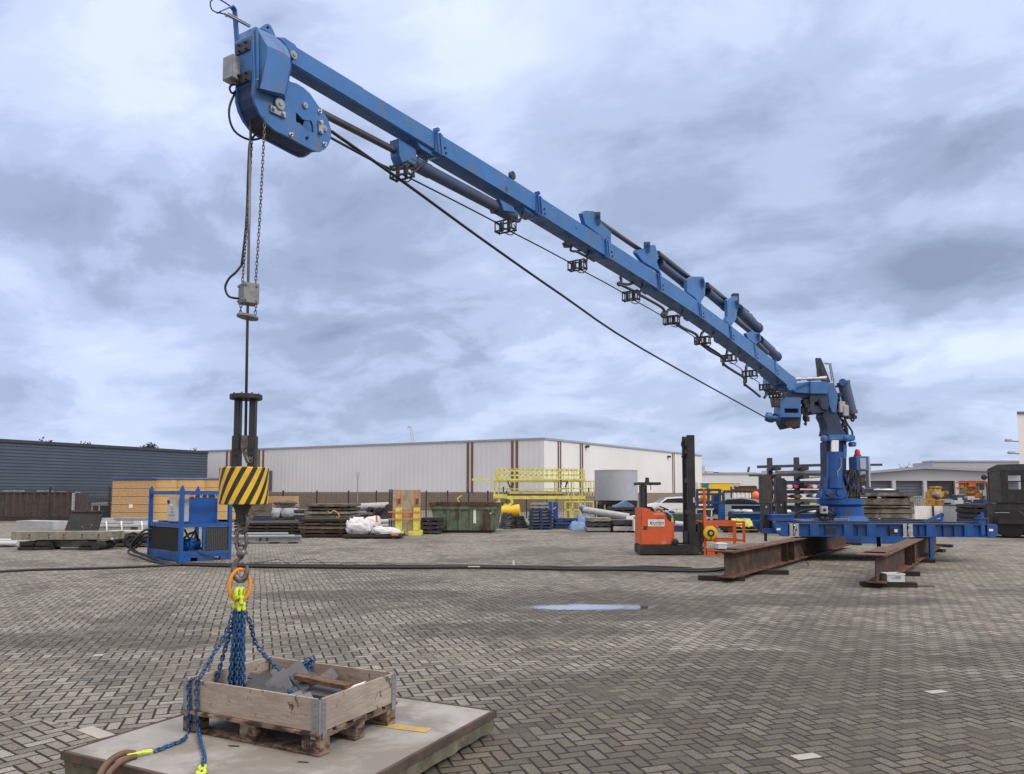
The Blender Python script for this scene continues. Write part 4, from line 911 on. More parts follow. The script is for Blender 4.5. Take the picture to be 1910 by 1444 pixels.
b=B(); b.tube([c4(*p,-.55) for p in ((715,1128),(680,1125),(665,1140),(680,1156),(710,1155))],.014,6,smooth=3); b.tube([c4(*p,-.4) for p in ((730,965),(760,1000),(770,1060),(800,1090))],.02,6,smooth=3);b.build('hose','rubber',cr)
# valve bank side
b=B(); b.cbox(c4(808,0).x,c4(900,0).x,CYC-.3,CYC+.2,c4(0,960).z,c4(0,850).z,.02); b.build('control_cabinet','blue paint',cr,smooth=True)
b=B(); b.cbox(c4(834,0).x,c4(876,0).x,CYC-.32,CYC-.29,c4(0,946).z,c4(0,866).z,.004); b.build('cabinet_door','grey box paint',cr)
b=B(); b.cbox(c4(898,0).x,c4(912,0).x,CYC-.28,CYC-.1,c4(0,1080).z,c4(0,850).z,.01); b.build('cabinet_edge','light grey paint',cr)
b=B(); b.lathe([(.10,0),(.10,.04),(.075,.05),(.07,.15),(.045,.19),(.002,.2)],c4(880,846,-.1),(0,0,1),14); b.build('beacon','red',cr,smooth=True)
b=B(); q=random.Random(11)
for k in range(34):
    x=q.uniform(800,905); y=q.uniform(955,1130); b.box(c4(x,y,q.uniform(-.3,.1)),(q.uniform(.05,.2),.2,q.uniform(.04,.16)),q.uniform(0,1))
for k in range(12):
    x=q.uniform(790,900); b.tube([c4(x+q.uniform(-15,15),y,-.3-q.uniform(0,.1)) for y in (950,990,1040,1090,1150)],.018,5,smooth=3)
b.build('valve_bank','dark steel',cr)
b=B(); b.beam(c4(820,980,-.25),c4(862,1110,-.3),.08,.3); b.build('support_arm','bright blue paint',cr)
b=B(); b.tube([c4(x,y,-.36) for x,y in ((870,990),(890,1040),(880,1100),(890,1140))],.03,6,smooth=3); b.build('rusty_hose','rust flange',cr)
# turntable
zr=lambda y: c4(0,y).z
b=B(); x0,x1=c4(568,0).x,c4(893,0).x; xm=(x0+x1)/2; cyy=CYC+.15
b.lathe([((x1-x0)/2,zr(1205)-0),((x1-x0)/2,zr(1168)),((x1-x0)/2-.04,zr(1165))],(xm,cyy,0),(0,0,1),32); b.lathe([((x1-x0)/2-.1,zr(1225)),((x1-x0)/2-.04,zr(1207))],(xm+.03,cyy,0),(0,0,1),32); b.build('slew_ring','bright blue paint',cr,smooth=True)
b=B(); x0,x1=c4(680,0).x,c4(868,0).x; xm2=(x0+x1)/2+.0; b.lathe([(.70,zr(1325)),(.60,zr(1300)),(.56,zr(1290)),(.56,zr(1224))],(xm+.05,cyy,0),(0,0,1),36); b.build('pedestal','bright blue paint',cr,smooth=True)
b=B(); c=c4(628,1247,-.75); b.cbox(c.x-.095,c.x+.095,c.y-.05,c.y+.05,c.z-.1,c.z+.1,.008); b.build('socket_box','grey box paint',cr,smooth=True)
b=B(); b.box(c-Vector((0,.06,0)),(.07,.02,.07)); b.build('socket','black paint',cr)
b=B(); 
for k in range(10): b.tube([c4(q.uniform(570,690),1230,-.6),c4(q.uniform(560,700),1270,-.65),c4(q.uniform(550,710),1300,-.6),c4(q.uniform(540,720),1322,-.6)],.025,5,smooth=3)
b.tube([c4(395,1295,-.4),c4(440,1268,-.4),c4(500,1250,-.45),c4(570,1242,-.5),c4(610,1262,-.55)],.035,7,smooth=4); b.tube([c4(385,1302,-.3),c4(450,1262,-.3),c4(520,1246,-.35),c4(600,1240,-.4)],.03,7,smooth=4)
b.tube([c4(690,1235,-.6),c4(715,1270,-.65),c4(712,1290,-.6)],.022,6,smooth=3)
b.build('hydraulic_hoses','rubber',cr,smooth=True)
# --- base frame -----------------------------------------------------------
fl=G(1460,1001,.65); fr_=G(1862,1003,.65); fd=(fr_-fl); FL=fd.length; fx=fd.normalized(); fy=Vector((-fx.y,fx.x,0))
FM=Matrix(((fx.x,fy.x,0,fl.x),(fx.y,fy.y,0,fl.y),(0,0,1,.655),(0,0,0,1)))
FHt=.345; FDp=2.7
def fu(px): # local x on the front face for a pixel column
    r=ray(px,985); M=Matrix(((r.x,-fx.x),(r.y,-fx.y))); s=M.inverted()@Vector((fl.x,fl.y)); return s[1]
b=B(FM); 
for y in (.09,FDp-.09):
    b.ibeam((.12,y,FHt/2),(FL-.25,y,FHt/2),.18,FHt,.022,.03)
for x in [.3+i*(FL-.9)/7 for i in range(8)]: b.ibeam((x,.18,FHt/2-.01),(x,FDp-.18,FHt/2-.01),.10,FHt-.07,.018,.02)
b.build('frame_beams','bright blue paint',cr,bevel=.003)
b=B(FM)
for px in (1519,1582,1625,1736,1807): x=fu(px); b.bx(x-.11,x+.11,-.004,.03,.024,FHt-.024)
b.build('stiffener_plates','bright blue paint',cr)
b=B(FM)
for px in (1519,1582,1625,1736,1807):
    x=fu(px)
    for sx in (-.07,.07):
        for zz in (.07,.13,.19,.25): b.cyl((x+sx,-.005,zz),(x+sx,-.014,zz),.010,n=6)
for px in (1540,1600,1660,1700,1715,1760,1780): x=fu(px); b.bx(x-.004,x+.004,.0,.07,.024,FHt-.024)
b.build('frame_bolts','dark blue paint',cr)
b=B(FM)
for px in (1551,1665): x=fu(px); b.bx(x-.12,x+.12,.055,.065,.08,.22)
b.build('fork_opening','black paint',cr)
b=B(FM)
for px in (1672,): x=fu(px); b.bx(x-.04,x+.04,.03,.04,.12,.20)
for px in (1452,1848): x=fu(px); b.bx(x-.05,x+.05,-.012,-.006,.16,.22)
b.build('rating_label','white paint',cr)
for y_ in (-.003,FDp-.19):
    b=B(FM); b.prism([(-.22,y_,FHt*.98),(.14,y_,FHt*.98),(.14,y_,0),(.02,y_,0),(-.17,y_,.12)],(0,.19,0)); b.build('frame_nose','bright blue paint',cr,bevel=.006)
b=B(FM); b.prism([(FL-.26,-.003,FHt*.98),(FL-.03,-.003,FHt*.98),(FL+.0,-.003,FHt*.9),(FL+.0,-.003,.08),(FL-.1,-.003,0),(FL-.26,-.003,0)],(0,.19,0)); b.build('frame_nose','bright blue paint',cr,bevel=.006)
b=B(FM); b.bx(.35,FL-.4,.30,.46,FHt+.002,FHt+.045); b.bx(.35,FL-.4,FDp-.46,FDp-.30,FHt+.002,FHt+.045); b.bx(.1,FL-.3,.02,FDp-.02,FHt-.05,FHt-.03); b.build('slide_rail','dark steel',cr)
b=B(FM); x0,x1=fu(1533),fu(1600)
for k in range(24): x=x0+(x1-x0)*k/23; b.bx(x-.010,x+.010,.70,.76,FHt+.05,FHt+.10)
b.bx(x0-.05,x1+.05,.76,.80,FHt+.002,FHt+.11); b.build('gear_rack','galvanised steel',cr)
b=B(FM); b.bx(x0-.35,x1+.5,.5,FDp-.5,FHt-.02,FHt+.045); b.build('slide_plate','bright blue paint',cr,bevel=.01)
b=B(FM); b.bx(fu(1443),fu(1482),-.0+.05,.9,FHt+.06,FHt+.20); b.bx(fu(1440),fu(1484),.0+.03,.95,FHt+.20,FHt+.225); b.build('end_box','bright blue paint',cr,bevel=.004)
# lever brace on the right, end post
b=B(FM); b.beam((fu(1727),.1,FHt+.02),(fu(1762),.1,FHt+.25),.05,.09); b.beam((fu(1759),.1,FHt),(fu(1763),.1,FHt+.27),.06,.05); b.build('brace','bright blue paint',cr)
b=B(FM); xx=fu(1833); b.bx(xx-.09,xx+.09,.0,.16,FHt,FHt+.13); b.bx(xx-.13,xx+.13,-.03,.19,FHt+.13,FHt+.155); b.cyl((xx,.08,FHt+.155),(xx,.08,FHt+.23),.07,n=14); b.beam((xx+.03,.08,FHt+.2),(xx+.05,.08,FHt+.30),.07,.05); b.bx(xx-.05,xx+.05,-.01,-.004,.05,FHt); b.build('end_post','bright blue paint',cr,bevel=.004)
b=B(FM); xx=fu(1738); b.bx(xx-.045,xx+.045,.03,.12,-.55,0.0); b.bx(xx-.09,xx+.09,-.0,.15,-.57,-.55); b.build('support_leg','bright blue paint',cr)
b=B(FM); xx=fu(1675); b.bx(xx-.04,xx+.04,1.3,1.4,-.60,0.0); b.build('support_leg','bright blue paint',cr)
for px in (1481,1693):
    b=B(FM); x=fu(px)
    for s in (-1,1):
        b.bx(x+s*.075-.045,x+s*.075+.045,-.02,-.006,.01,FHt+.0)
        for zz in (.06,.12,.2,.27): b.cyl((x+s*.075,-.02,zz),(x+s*.075,-.032,zz),.013,n=6)
    b.tube([(x-.02,-.05,.31),(x+.02,-.05,.25),(x-.01,-.05,.12),(x+.015,-.05,.02)],.016,6,smooth=3)
    b.bx(x-.15,x+.15,-.05,.1,-.002,.012); b.build('lashing_plate','zinc plate',cr)
b=B(); b.tube([FM@Vector((fu(1484),-.06,.2)),FM@Vector((fu(1486),-.1,-.1)),G(1500,1040,.3),G(1508,1053,.01)],.012,5,smooth=4); b.tube([FM@Vector((fu(1564),-.03,.35)),FM@Vector((fu(1562),-.08,.1)),G(1548,1032,.25),G(1536,1043,.01)],.012,5,smooth=4); b.build('cable','rubber',cr)
# tall black stabiliser legs left of the frame
for (xa,xb,yt,yb,dy) in ((1420,1437,888,995,.0),(1448,1465,892,985,1.0)):
    Y=21.2+dy; b=B(); X0,X1=Xp(xa,Y),Xp(xb,Y); zt_,zb2=Zp(yt,Y),Zp(yb,Y)
    b.cbox(X0,X1,Y,Y+.22,zb2+(zt_-zb2)*.52,zt_,.01); b.cbox(X0+.02,X1-.02,Y+.02,Y+.2,zb2,zt_-.02,.008); b.bx(X1,X1+.05,Y+.02,Y+.2,zb2+.05,zt_-.05)
    o=b.build('stabiliser_leg','dark steel',cr); 
    b=B(); b.cyl(((X0+X1)/2,Y,zb2+(zt_-zb2)*.46),((X0+X1)/2,Y-.02,zb2+(zt_-zb2)*.46),.025,n=10); b.build('bolt','zinc plate',o)
    b=B(); b.cyl(((X0+X1)/2,Y+.1,zb2),((X0+X1)/2,Y+.1,zb2-.22),.04,n=10); b.build('leg_foot','dark steel',o)
    b=B(FM); b.bx(-.45 if dy==0 else -.25,.15,.2+dy*.9,.36+dy*.9,.06,.2); b.build('leg_outrigger','bright blue paint',cr)
# --- limit switch weight ----------------------------------------------------
lw=thing('limit_switch_weight','grey steel trip weight and round plate hung on thin chains around the rope','trip weight',P(464,570,YR),0,world=True)
wc=P(464,549,YR); b=B(Matrix.Translation(wc)@Matrix.Rotation(R(38),4,'Z')); b.cbox(-.058,.058,-.058,.058,-.075,.075,.003)
for z in (-.055,.055):
    for x in (-.04,.04): b.cyl((x,-.058,z),(x,-.07,z),.008,n=8); b.cyl((-.058,x,z),(-.07,x,z),.008,n=8)
b.build('weight_box','weight steel',lw)
b=B(); b.lathe([(.072,-.012),(.078,-.008),(.078,.006),(.072,.010)],P(462,591,YR),Vector((.12,.05,1)),28); b.build('round_plate','weight steel',lw,smooth=True)
for a,c in ((Q(494,218,.05),wc+Vector((.055,-.02,.07))),(Q(470,262,-.15),wc+Vector((-.05,0,.07)))):
    b=B(); b.chain([a,a.lerp(c,.5)+Vector((.004,0,-.004)),c],.027,.016,.0032,4); b.build('chain','forged steel',lw,smooth='all')
for sx in (-1,1):
    b=B(); b.chain([wc+Vector((sx*.055,0,-.07)),P(462,591,YR)+Vector((sx*.055,0,0))],.027,.016,.0032,2); b.build('chain','forged steel',lw,smooth='all')
b=B(); b.tube([Q(450.5,495,-.14),P(440,508,YR),P(427,520,YR),P(420,537,YR),P(427,553,YR),P(446,557,YR)],.0085,7,smooth=4); b.build('switch_cable','rubber',lw,smooth='all')
# ================================================================== steel beams and timbers
def beam_thing(pa,pb,lb,zc,w=.34,h=.52):
    a=Vector(pa);c=Vector(pb); o=thing('steel_beam',lb,'steel beam',((a+c)/2).to_3d()*1.0,0,'rusty steel beams under the crane',world=True)
    z=zc+h/2; A_,C_=Vector((a.x,a.y,z)),Vector((c.x,c.y,z))
    b=B(); b.beam(A_,C_,.02,h-.05); L=(C_-A_); k=int(L.length/2.2); sd_=Vector((-L.y,L.x,0)).normalized()
    for i in (0,5,6): 
        p=A_+L*(.012 if i==0 else .05*i+.1); b.beam(p-sd_*w*.47,p+sd_*w*.47,h-.05,.015,up=L) if i else None
    b.build('web','dark rust',o)
    b=B(); b.beam(A_-Vector((0,0,h/2-.012)),C_-Vector((0,0,h/2-.012)),w,.024); b.build('bottom_flange','rust',o)
    b=B(); b.beam(A_+Vector((0,0,h/2-.012)),C_+Vector((0,0,h/2-.012)),w,.024); b.build('top_flange','rust flange',o)
    for f0,f1,ex in ((-.012,.06,.36),(.03,.2,.14)):
        b=B(); b.beam(A_+L*f0+Vector((0,0,h/2+.012))-sd_*-.08,A_+L*f1+Vector((0,0,h/2+.012))-sd_*-.08,w+ex*.4,.018); b.build('loose_plate','rust flange',o)
    return o
gl0=G(1352,1075,.0); bl0=G(1352,1078,.1); bl1=G(1590,1016,.1); br0=G(1634,1088,.1); br1=G(1752,1014,.1)
dirb=Vector((.562,.827,0)).normalized()
bl1=bl0+dirb*12; br1=br0+(G(1752,1016,.1)-br0).normalized()*12
beam_thing(bl0,bl1,'long rusty steel I beam under the left end of the blue crane frame',.10)
beam_thing(br0,br1,'long rusty steel I beam under the right end of the blue crane frame',.10)
TG='dark timber bearers under the steel beams'
for (xa,xb,py,lb) in ((1303,1390,1083,'dark timber bearer under the near end of the left rusty beam'),(1390,1472,1071,'dark timber bearer under the left rusty beam, second from its near end'),(1490,1523,1042,'dark timber bearer behind the left rusty beam below the frame'),(1570,1605,1016,'dark timber bearer at the far end of the left rusty beam'),
    (1609,1712,1095,'dark timber bearer under the near end of the right rusty beam beside the plastic crate'),(1672,1717,1074,'dark timber bearer under the right rusty beam, just behind the plastic crate'),(1700,1745,1049,'dark timber bearer under the right rusty beam behind the blue support leg'),(1735,1758,1029,'short dark timber bearer near the far end of the right rusty beam'),(1742,1775,1020,'dark timber bearer at the far end of the right rusty beam')):
    a,c=G(xa,py),G(xb,py+1.5); d=(c-a); L=d.length
    b=B(); b.cbox(-L/2,L/2,0,.2,0,.095,.008); single(b,'timber_bearer','black timber',lb,'timber',((a+c)/2).to_3d(),math.atan2(d.y,d.x),TG)
a=G(1712,1096); b=B(); b.cbox(-.25,.25,0,.25,0,.03,.005); single(b,'timber_board','weathered timber','flat weathered board sticking out right of the front timber bearer','board',(a.x+.1,a.y+.05,0),-.05)
# plastic crates
def plastic_crate(px0,px1,py,z,lb,hh=.17):
    a,c=G(px0,py,z),G(px1,py,z); L=(c-a).length; o=thing('plastic_crate',lb,'plastic crate',((a+c)/2),0,'small clear plastic crates')
    b=B(); w=.28; t=.006
    b.prism([(-L/2,0,.004),(L/2,0,.004),(L/2,0,hh),(-L/2,0,hh)],(0,t,0),holes=([(-L*.28,0,.055),(L*.28,0,.055),(L*.28,0,hh-.035),(-L*.28,0,hh-.035)],))
    b.bx(-L/2,L/2,w-t,w,.004,hh); b.bx(-L/2,-L/2+t,t+.001,w-t-.001,.004,hh); b.bx(L/2-t,L/2,t+.001,w-t-.001,.004,hh); b.bx(-L/2+t+.001,L/2-t-.001,t+.001,w-t-.001,.004,.012)
    b.build('box_wall','clear plastic',o)
    b=B(); b.tube([(-L/2-.006,-.006,hh),(L/2+.006,-.006,hh),(L/2+.006,w+.006,hh),(-L/2-.006,w+.006,hh)],.01,5,True); b.build('rim','white paint',o)
    return o
plastic_crate(1655,1688,1086,.1,'pale plastic crate on the bearer beside the right rusty beam',.15)
plastic_crate(1340,1356,1024,.67,'small clear plastic crate on top of the left rusty beam',.10)
# ground hoses
gz=lambda px,py,z=.03: G(px,py,z)
b=B(); 
b.tube([gz(-30,1068),gz(60,1063),gz(180,1060),gz(260,1057),gz(320,1054),gz(335,1052)],.028,8,smooth=4); b.build('tmp','rubber')
o=bpy.data.objects['tmp']; o.name='ground_hose'; tag(o,'black hydraulic hose lying across the yard left of the blue power pack','hose')
b=B()
for k,dy in enumerate((0,3.0)):
    b.tube([gz(330,1051+dy*.6,.035),gz(430,1053+dy,.035),gz(600,1055+dy,.04),gz(760,1056+dy,.04),gz(900,1057+dy*.6,.05),gz(1050,1059+dy,.045),gz(1160,1059+dy*1.2,.05),gz(1250,1062+dy,.05),gz(1330,1062+dy,.05),gz(1380,1056,.05)],.034,8,smooth=5)
b.tube([gz(900,1056,.06),gz(1000,1057,.06),gz(1110,1060,.05),gz(1200,1057,.06),gz(1290,1060,.06)],.03,8,smooth=5)
o=b.build('ground_hose','rubber',smooth='all'); tag(o,'thick bundle of black hydraulic hoses across the middle of the yard','hose')
b=B(); b.box(gz(884,1057,.09),(.28,.05,.012)); o=b.build('hose_tag','white paint'); tag(o,'white tag strip lying on the thick black hose bundle','tag')
b=B(); g=gz(958,1054,0); b.box(g+Vector((0,0,.05)),(.05,.04,.10)); b.cyl(g+Vector((0,0,.10)),g+Vector((0,0,.125)),.018,n=8); o=b.build('white_marker','white paint'); tag(o,'small white object standing behind the hose bundle','marker')
b=B(); b.tube([gz(470,1052,.01),gz(505,1046,.25),gz(520,1044,.28),gz(548,1056,.02)],.007,5,smooth=4); b.tube([gz(545,1056,.02),gz(565,1045,.2),gz(590,1044,.22),gz(615,1055,.02),gz(650,1050,.08),gz(680,1055,.02),gz(720,1052,.08),gz(760,1056,.02)],.007,5,smooth=5); b.tube([gz(430,1050,.01),gz(560,1049,.02),gz(700,1050,.02),gz(900,1054,.02)],.006,5,smooth=5)
o=b.build('thin_cable','rubber',smooth='all'); tag(o,'thin black cable curling up beside the hose bundle','cable')
# ================================================================== background helpers
class L:
    """local frame of a background thing: centre pixel column, depth, yaw"""
    def __init__(s,px,D,yaw=0): s.D=D; s.loc=Vector((Xp(px,D),D,0)); s.rz=R(yaw); s.c=math.cos(s.rz)
    def x(s,px): return (Xp(px,s.D)-s.loc.x)/s.c
    def z(s,py): return Zp(py,s.D)
    def root(s,name,lb,cat,group=None): return thing(name,lb,cat,s.loc,s.rz,group)
def corr(b,p0,p1,z0,z1,pitch,dep,vertical=True,nrm=None):
    """profiled sheet between two ground points"""
    p0,p1=Vector(p0),Vector(p1); d=(p1-p0); Lg=d.length; d.normalize(); n=Vector(nrm) if nrm else Vector((d.y,-d.x,0))
    prof=[(0,0),(.45,0),(.55,1),(.9,1)]
    pts=[]
    if vertical:
        k=0
        while k*pitch<Lg:
            for a,h in prof:
                x=(k+a)*pitch
                if x<Lg: pts.append((x,h))
            k+=1
        pts.append((Lg,0)); vs=[]
        for x,h in pts: q_=p0+d*x+n*h*dep; vs+=[(q_.x,q_.y,z0),(q_.x,q_.y,z1)]
    else:
        k=0; H_=z1-z0
        while k*pitch<H_:
            for a,h in prof:
                x=(k+a)*pitch
                if x<H_: pts.append((x,h))
            k+=1
        pts.append((H_,0)); vs=[]
        for x,h in pts: q_=p0+n*h*dep; r_=p1+n*h*dep; vs+=[(q_.x,q_.y,z0+x),(r_.x,r_.y,z0+x)]
    b.faces(vs,[(2*i,2*i+2,2*i+3,2*i+1) for i in range(len(pts)-1)]); return b
# ------------------------------------------------------------ dark hall on the left
a0=Vector((Xp(-160,62),62,0)); a1=Vector((Xp(385,88),88,0))
def zat(p,py): return Zp(py,p.y)
dz=6.32; base_z=1.35
t=thing('dark_warehouse','low dark blue grey warehouse with horizontal ribbed cladding on the left','warehouse',((a0+a1)/2),0,world=True)
b=B(); corr(b,a0,a1,base_z,dz,.30,.05,False); b.build('wall','dark cladding',t)
dd=(a1-a0).normalized(); nn_=Vector((-dd.y,dd.x,0)); 
if nn_.y<0: nn_=-nn_
b=B(); b.hexa([a0+nn_*.1,a1+nn_*.1,a1+nn_*40,a0+nn_*40],[p+Vector((0,0,dz-.05)) for p in (a0+nn_*.1,a1+nn_*.1,a1+nn_*40,a0+nn_*40)]); b.build('hall_body','building base',t)
b=B(); b.hexa([p+Vector((0,0,dz)) for p in (a0-nn_*.15,a1-nn_*.15,a1+nn_*.3,a0+nn_*.3)],[p+Vector((0,0,dz+.28)) for p in (a0-nn_*.15,a1-nn_*.15,a1+nn_*.3,a0+nn_*.3)]); b.build('roof_edge','building base',t)
b=B(); b.hexa([a0-nn_*.06,a1-nn_*.06,a1+nn_*.09,a0+nn_*.09],[p+Vector((0,0,base_z)) for p in (a0-nn_*.06,a1-nn_*.06,a1+nn_*.09,a0+nn_*.09)]); b.build('base_wall','building base',t)
# ------------------------------------------------------------ white hall
wc_=Vector((Xp(1015,75),75,0)); wz=Zp(820,75); wl=Vector((Xp(330,100),100,0)); wr=Vector((Xp(1310,109),109,0))
t=thing('white_warehouse','long white warehouse with brown vertical stripes behind the yard fence','warehouse',wc_,0,world=True)
pz=1.85
b=B(); corr(b,wl,wc_,pz,wz,.6,.022); b.build('wall','white cladding',t)  # the shade on this face is put into its bluish colour
b=B(); corr(b,wc_,wr,pz,wz,.6,.022); b.build('wall','bright cladding',t)  # same cladding, lighter colour because this face is sunlit
n1_=(wc_-wl).normalized(); n1_=Vector((n1_.y,-n1_.x,0)); n2_=(wr-wc_).normalized(); n2_=Vector((n2_.y,-n2_.x,0))
b=B(); b.hexa([wl-n1_*.2,wc_+Vector((0,.3,0)),wr-n2_*.2,wr+(wl-wc_)],[p+Vector((0,0,wz-.08)) for p in (wl-n1_*.2,wc_+Vector((0,.3,0)),wr-n2_*.2,wr+(wl-wc_))]); b.build('hall_body','roof trim',t)
for (p,q_,n_) in ((wl,wc_,n1_),(wc_,wr,n2_)):
    b=B(); b.hexa([x+Vector((0,0,wz)) for x in (p-n_*.3,q_-n_*.3,q_+n_*.12,p+n_*.12)],[x+Vector((0,0,wz+.20)) for x in (p-n_*.3,q_-n_*.3,q_+n_*.12,p+n_*.12)]); b.build('roof_edge','roof trim',t)
    b=B(); b.hexa([p-n_*.15,q_-n_*.15,q_+n_*.03,p+n_*.03],[x+Vector((0,0,pz)) for x in (p-n_*.15,q_-n_*.15,q_+n_*.03,p+n_*.03)]); b.build('brick_base','brick plinth',t)
def onwall(px,p,q_,n_,out):  # ray hits the wall line
    r=ray(px,880); d=q_-p; M=Matrix(((r.x,-d.x),(r.y,-d.y))); s=M.inverted()@Vector((p.x,p.y)); return p+d*s[1]+n_*out
for (xs_,p,q_,n_,wd) in (((423,430.5,483,491,873,881,956,964.5),wl,wc_,n1_,.26),((1041,1045,1082,1086,1254,1257,1276,1279),wc_,wr,n2_,.16)):
    for x in xs_:
        c=onwall(x,p,q_,n_,.06); d=(q_-p).normalized(); b=B(); b.beam(c+Vector((0,0,pz)),c+Vector((0,0,wz)),wd,.06,up=n_); b.build('stripe','brown stripe',t)
c=onwall(503,wl,wc_,n1_,.08); b=B(); b.beam(c+Vector((0,0,pz+.2)),c+Vector((0,0,Zp(878,c.y))),.95,.05,up=n1_); b.build('door','door blue grey',t)
for x in (1093,1246):
    c=onwall(x,wc_,wr,n2_,.2); b=B(); c.z=Zp(833 if x<1200 else 852,c.y); b.box(c,(.4,.3,.25)); b.build('wall_lamp','black paint',t)
# trees behind the dark hall
def crown(b,c,rx,ry,rz,n,s,q):
    for i in range(n):
        v=Vector((q.gauss(0,.42),q.gauss(0,.42),q.gauss(0,.42)))
        if v.length>1: v.normalize()
        p=Vector(c)+Vector((v.x*rx,v.y*ry,v.z*rz)); a=Vector((q.uniform(-1,1),q.uniform(-1,1),q.uniform(-1,1))).normalized(); u=a.orthogonal().normalized(); k=s*q.uniform(.6,1.5)
        b.faces([p+u*k,p+a.cross(u)*k*.6,p-u*k,p-a.cross(u)*k*.6],[(0,1,2,3)])
def tree(px,D,py_top,w,lb,m,n=700,bare=False,grp=None):
    l=L(px,D); o=l.root('tree',lb,'tree',grp); h=l.z(py_top); q=random.Random(int(px)); W_=w*D/1430
    b=B(); b.cyl((0,0,0),(0,0,h*.7),.25,.1,n=8)
    for i in range(9): a=q.uniform(0,6.28); z=h*q.uniform(.4,.7); b.cyl((0,0,z),(math.cos(a)*W_*.4,math.sin(a)*W_*.4,z+h*q.uniform(.12,.3)),.08,.02,n=5)
    b.build('trunk','bark',o)
    b=B()
    for i in range(5 if not bare else 3): a=q.uniform(0,6.28); crown(b,(math.cos(a)*W_*.22,math.sin(a)*W_*.2,h*.78+q.uniform(-.04,.07)*h),W_*.33,W_*.3,h*.17,n//5 if not bare else 40,.17,q)
    b.build('crown',m,o)
TG2='trees behind the dark warehouse'
tree(268,112,824,46,'rounded brownish tree top showing over the right part of the dark warehouse roof','foliage',1600,grp=TG2)
tree(155,105,822,30,'low tree top just clearing the middle of the dark warehouse roof','foliage',800,grp=TG2)
tree(80,100,817,34,'sparse shrubby tree top above the left part of the dark warehouse roof','foliage',500,grp=TG2)
tree(357,115,836,20,'very small tree top near the right end of the dark warehouse roof','foliage',300,grp=TG2)
tree(1690,170,860,26,'thin bare autumn tree above the gabled hall','autumn foliage',200,True)
# ------------------------------------------------------------ far crane
l=L(768,260); o=l.root('tower_crane','pale distant crane jib rising over the white warehouse','crane'); b=B(); x1,z1=l.x(764),l.z(795); x2=l.x(771.5); z2=l.z(835)
for s in (-.6,.6): b.beam((x2+s,0,0),(x2+s,0,z2),.25,.25); b.beam((x2+s,0,z2),(x1+s*.5,0,z1),.22,.22)
for k in range(12): f=k/12; b.beam((x2-.6*(1-f*.5)+(x1-x2)*f,0,z2+(z1-z2)*f),(x2+.6*(1-f*.5)+(x1-x2)*(f+.08),0,z2+(z1-z2)*(f+.08)),.12,.12)
b.beam((x1,0,z1),(x1-1.0,0,z1-.5),.5,.5); b.build('jib','far crane',o)
# lamp post
l=L(667,58); o=l.root('lamp_post','slim grey lamp post in front of the white warehouse','street lamp'); b=B(); b.cyl((0,0,0),(0,0,l.z(888)),.05,.035,n=8); b.build('pole','galvanised steel',o)
b=B(); b.cbox(-.14,.14,-.12,.12,l.z(889),l.z(880),.03); b.build('lamp_head','light grey paint',o)
# ------------------------------------------------------------ right hand halls
def hall(name,lb,px0,px1,py,D,m,depth=30,trim=True):
    l=L((px0+px1)/2,D); o=l.root(name,lb,'building'); x0,x1,z=l.x(px0),l.x(px1),l.z(py); b=B(); b.bx(x0,x1,0,depth,0,z); b.build('wall',m,o)
    if trim: b=B(); b.bx(x0-.05,x1+.05,-.12,depth*.5,z,z+.25); b.build('roof_edge','roof trim',o)
    return o,l
o,l=hall('white_hall','long low pale hall with small rooftop units between the reach truck and the crane',1283,1640,885,125,'white cladding')
for x0,x1,y0,hh in ((1305,1322,868,1),(1324,1338,878,0),(1338,1347,880,0),(1352,1420,880,0),(1440,1447,877,0),(1460,1470,879,0),(1496,1504,876,0),(1310,1316,866,1)):
    b=B(); b.bx(l.x(x0),l.x(x1),2,5,l.z(885)+.2,l.z(y0)); b.build('rooftop_unit','light grey paint' if x0!=1338 else 'black paint',o)
b=B(); b.beam((l.x(1406),3,l.z(885)),(l.x(1409),3,l.z(870)),.3,.3); b.build('chimney','dark steel',o)
l=L(1742,96); o=l.root('gabled_hall','wide grey gabled hall with a row of dark doorways behind the slab stack','building')
zr_,ze=l.z(874),l.z(882); x0,xm,x1=l.x(1610),l.x(1724),l.x(1905); zd=l.z(897)
ze1=l.z(884)
b=B(); b.prism([(x0,0,zd),(x1,0,zd),(x1,0,ze),(xm,0,zr_),(x0,0,ze1)],(0,6,0)); b.build('gable_wall','grey cladding',o)
b=B(); b.beam((x0-.3,-.2,ze1+.12),(xm,-.2,zr_+.12),.5,.3,up=(0,0,1)); b.beam((xm,-.2,zr_+.12),(x1,-.2,ze+.12),.5,.3); b.build('roof_edge','roof trim',o)
b=B(); b.bx(x0,x1,.4,5.9,0,zd); b.build('lower_wall','door blue grey',o)
for px in (1610,1668,1726,1785,1843): b=B(); x=l.x(px); b.bx(x-.22,x+.22,-.1,.38,0,zd-.002); b.build('column','light grey paint',o)
b=B(); b.bx(l.x(1729),l.x(1782),.2,.38,0,zd-.1); b.build('doorway','black paint',o)
for px in (1614,1672,1788): b=B(); corr(b,(l.x(px),.36,0),(l.x(px+50),.36,0),0,zd-.05,.35,.04,False); b.build('roller_door','door blue grey',o)
hall('far_hall','plain pale hall rising behind the right half of the gabled hall',1742,1960,862,120,'grey cladding',6)
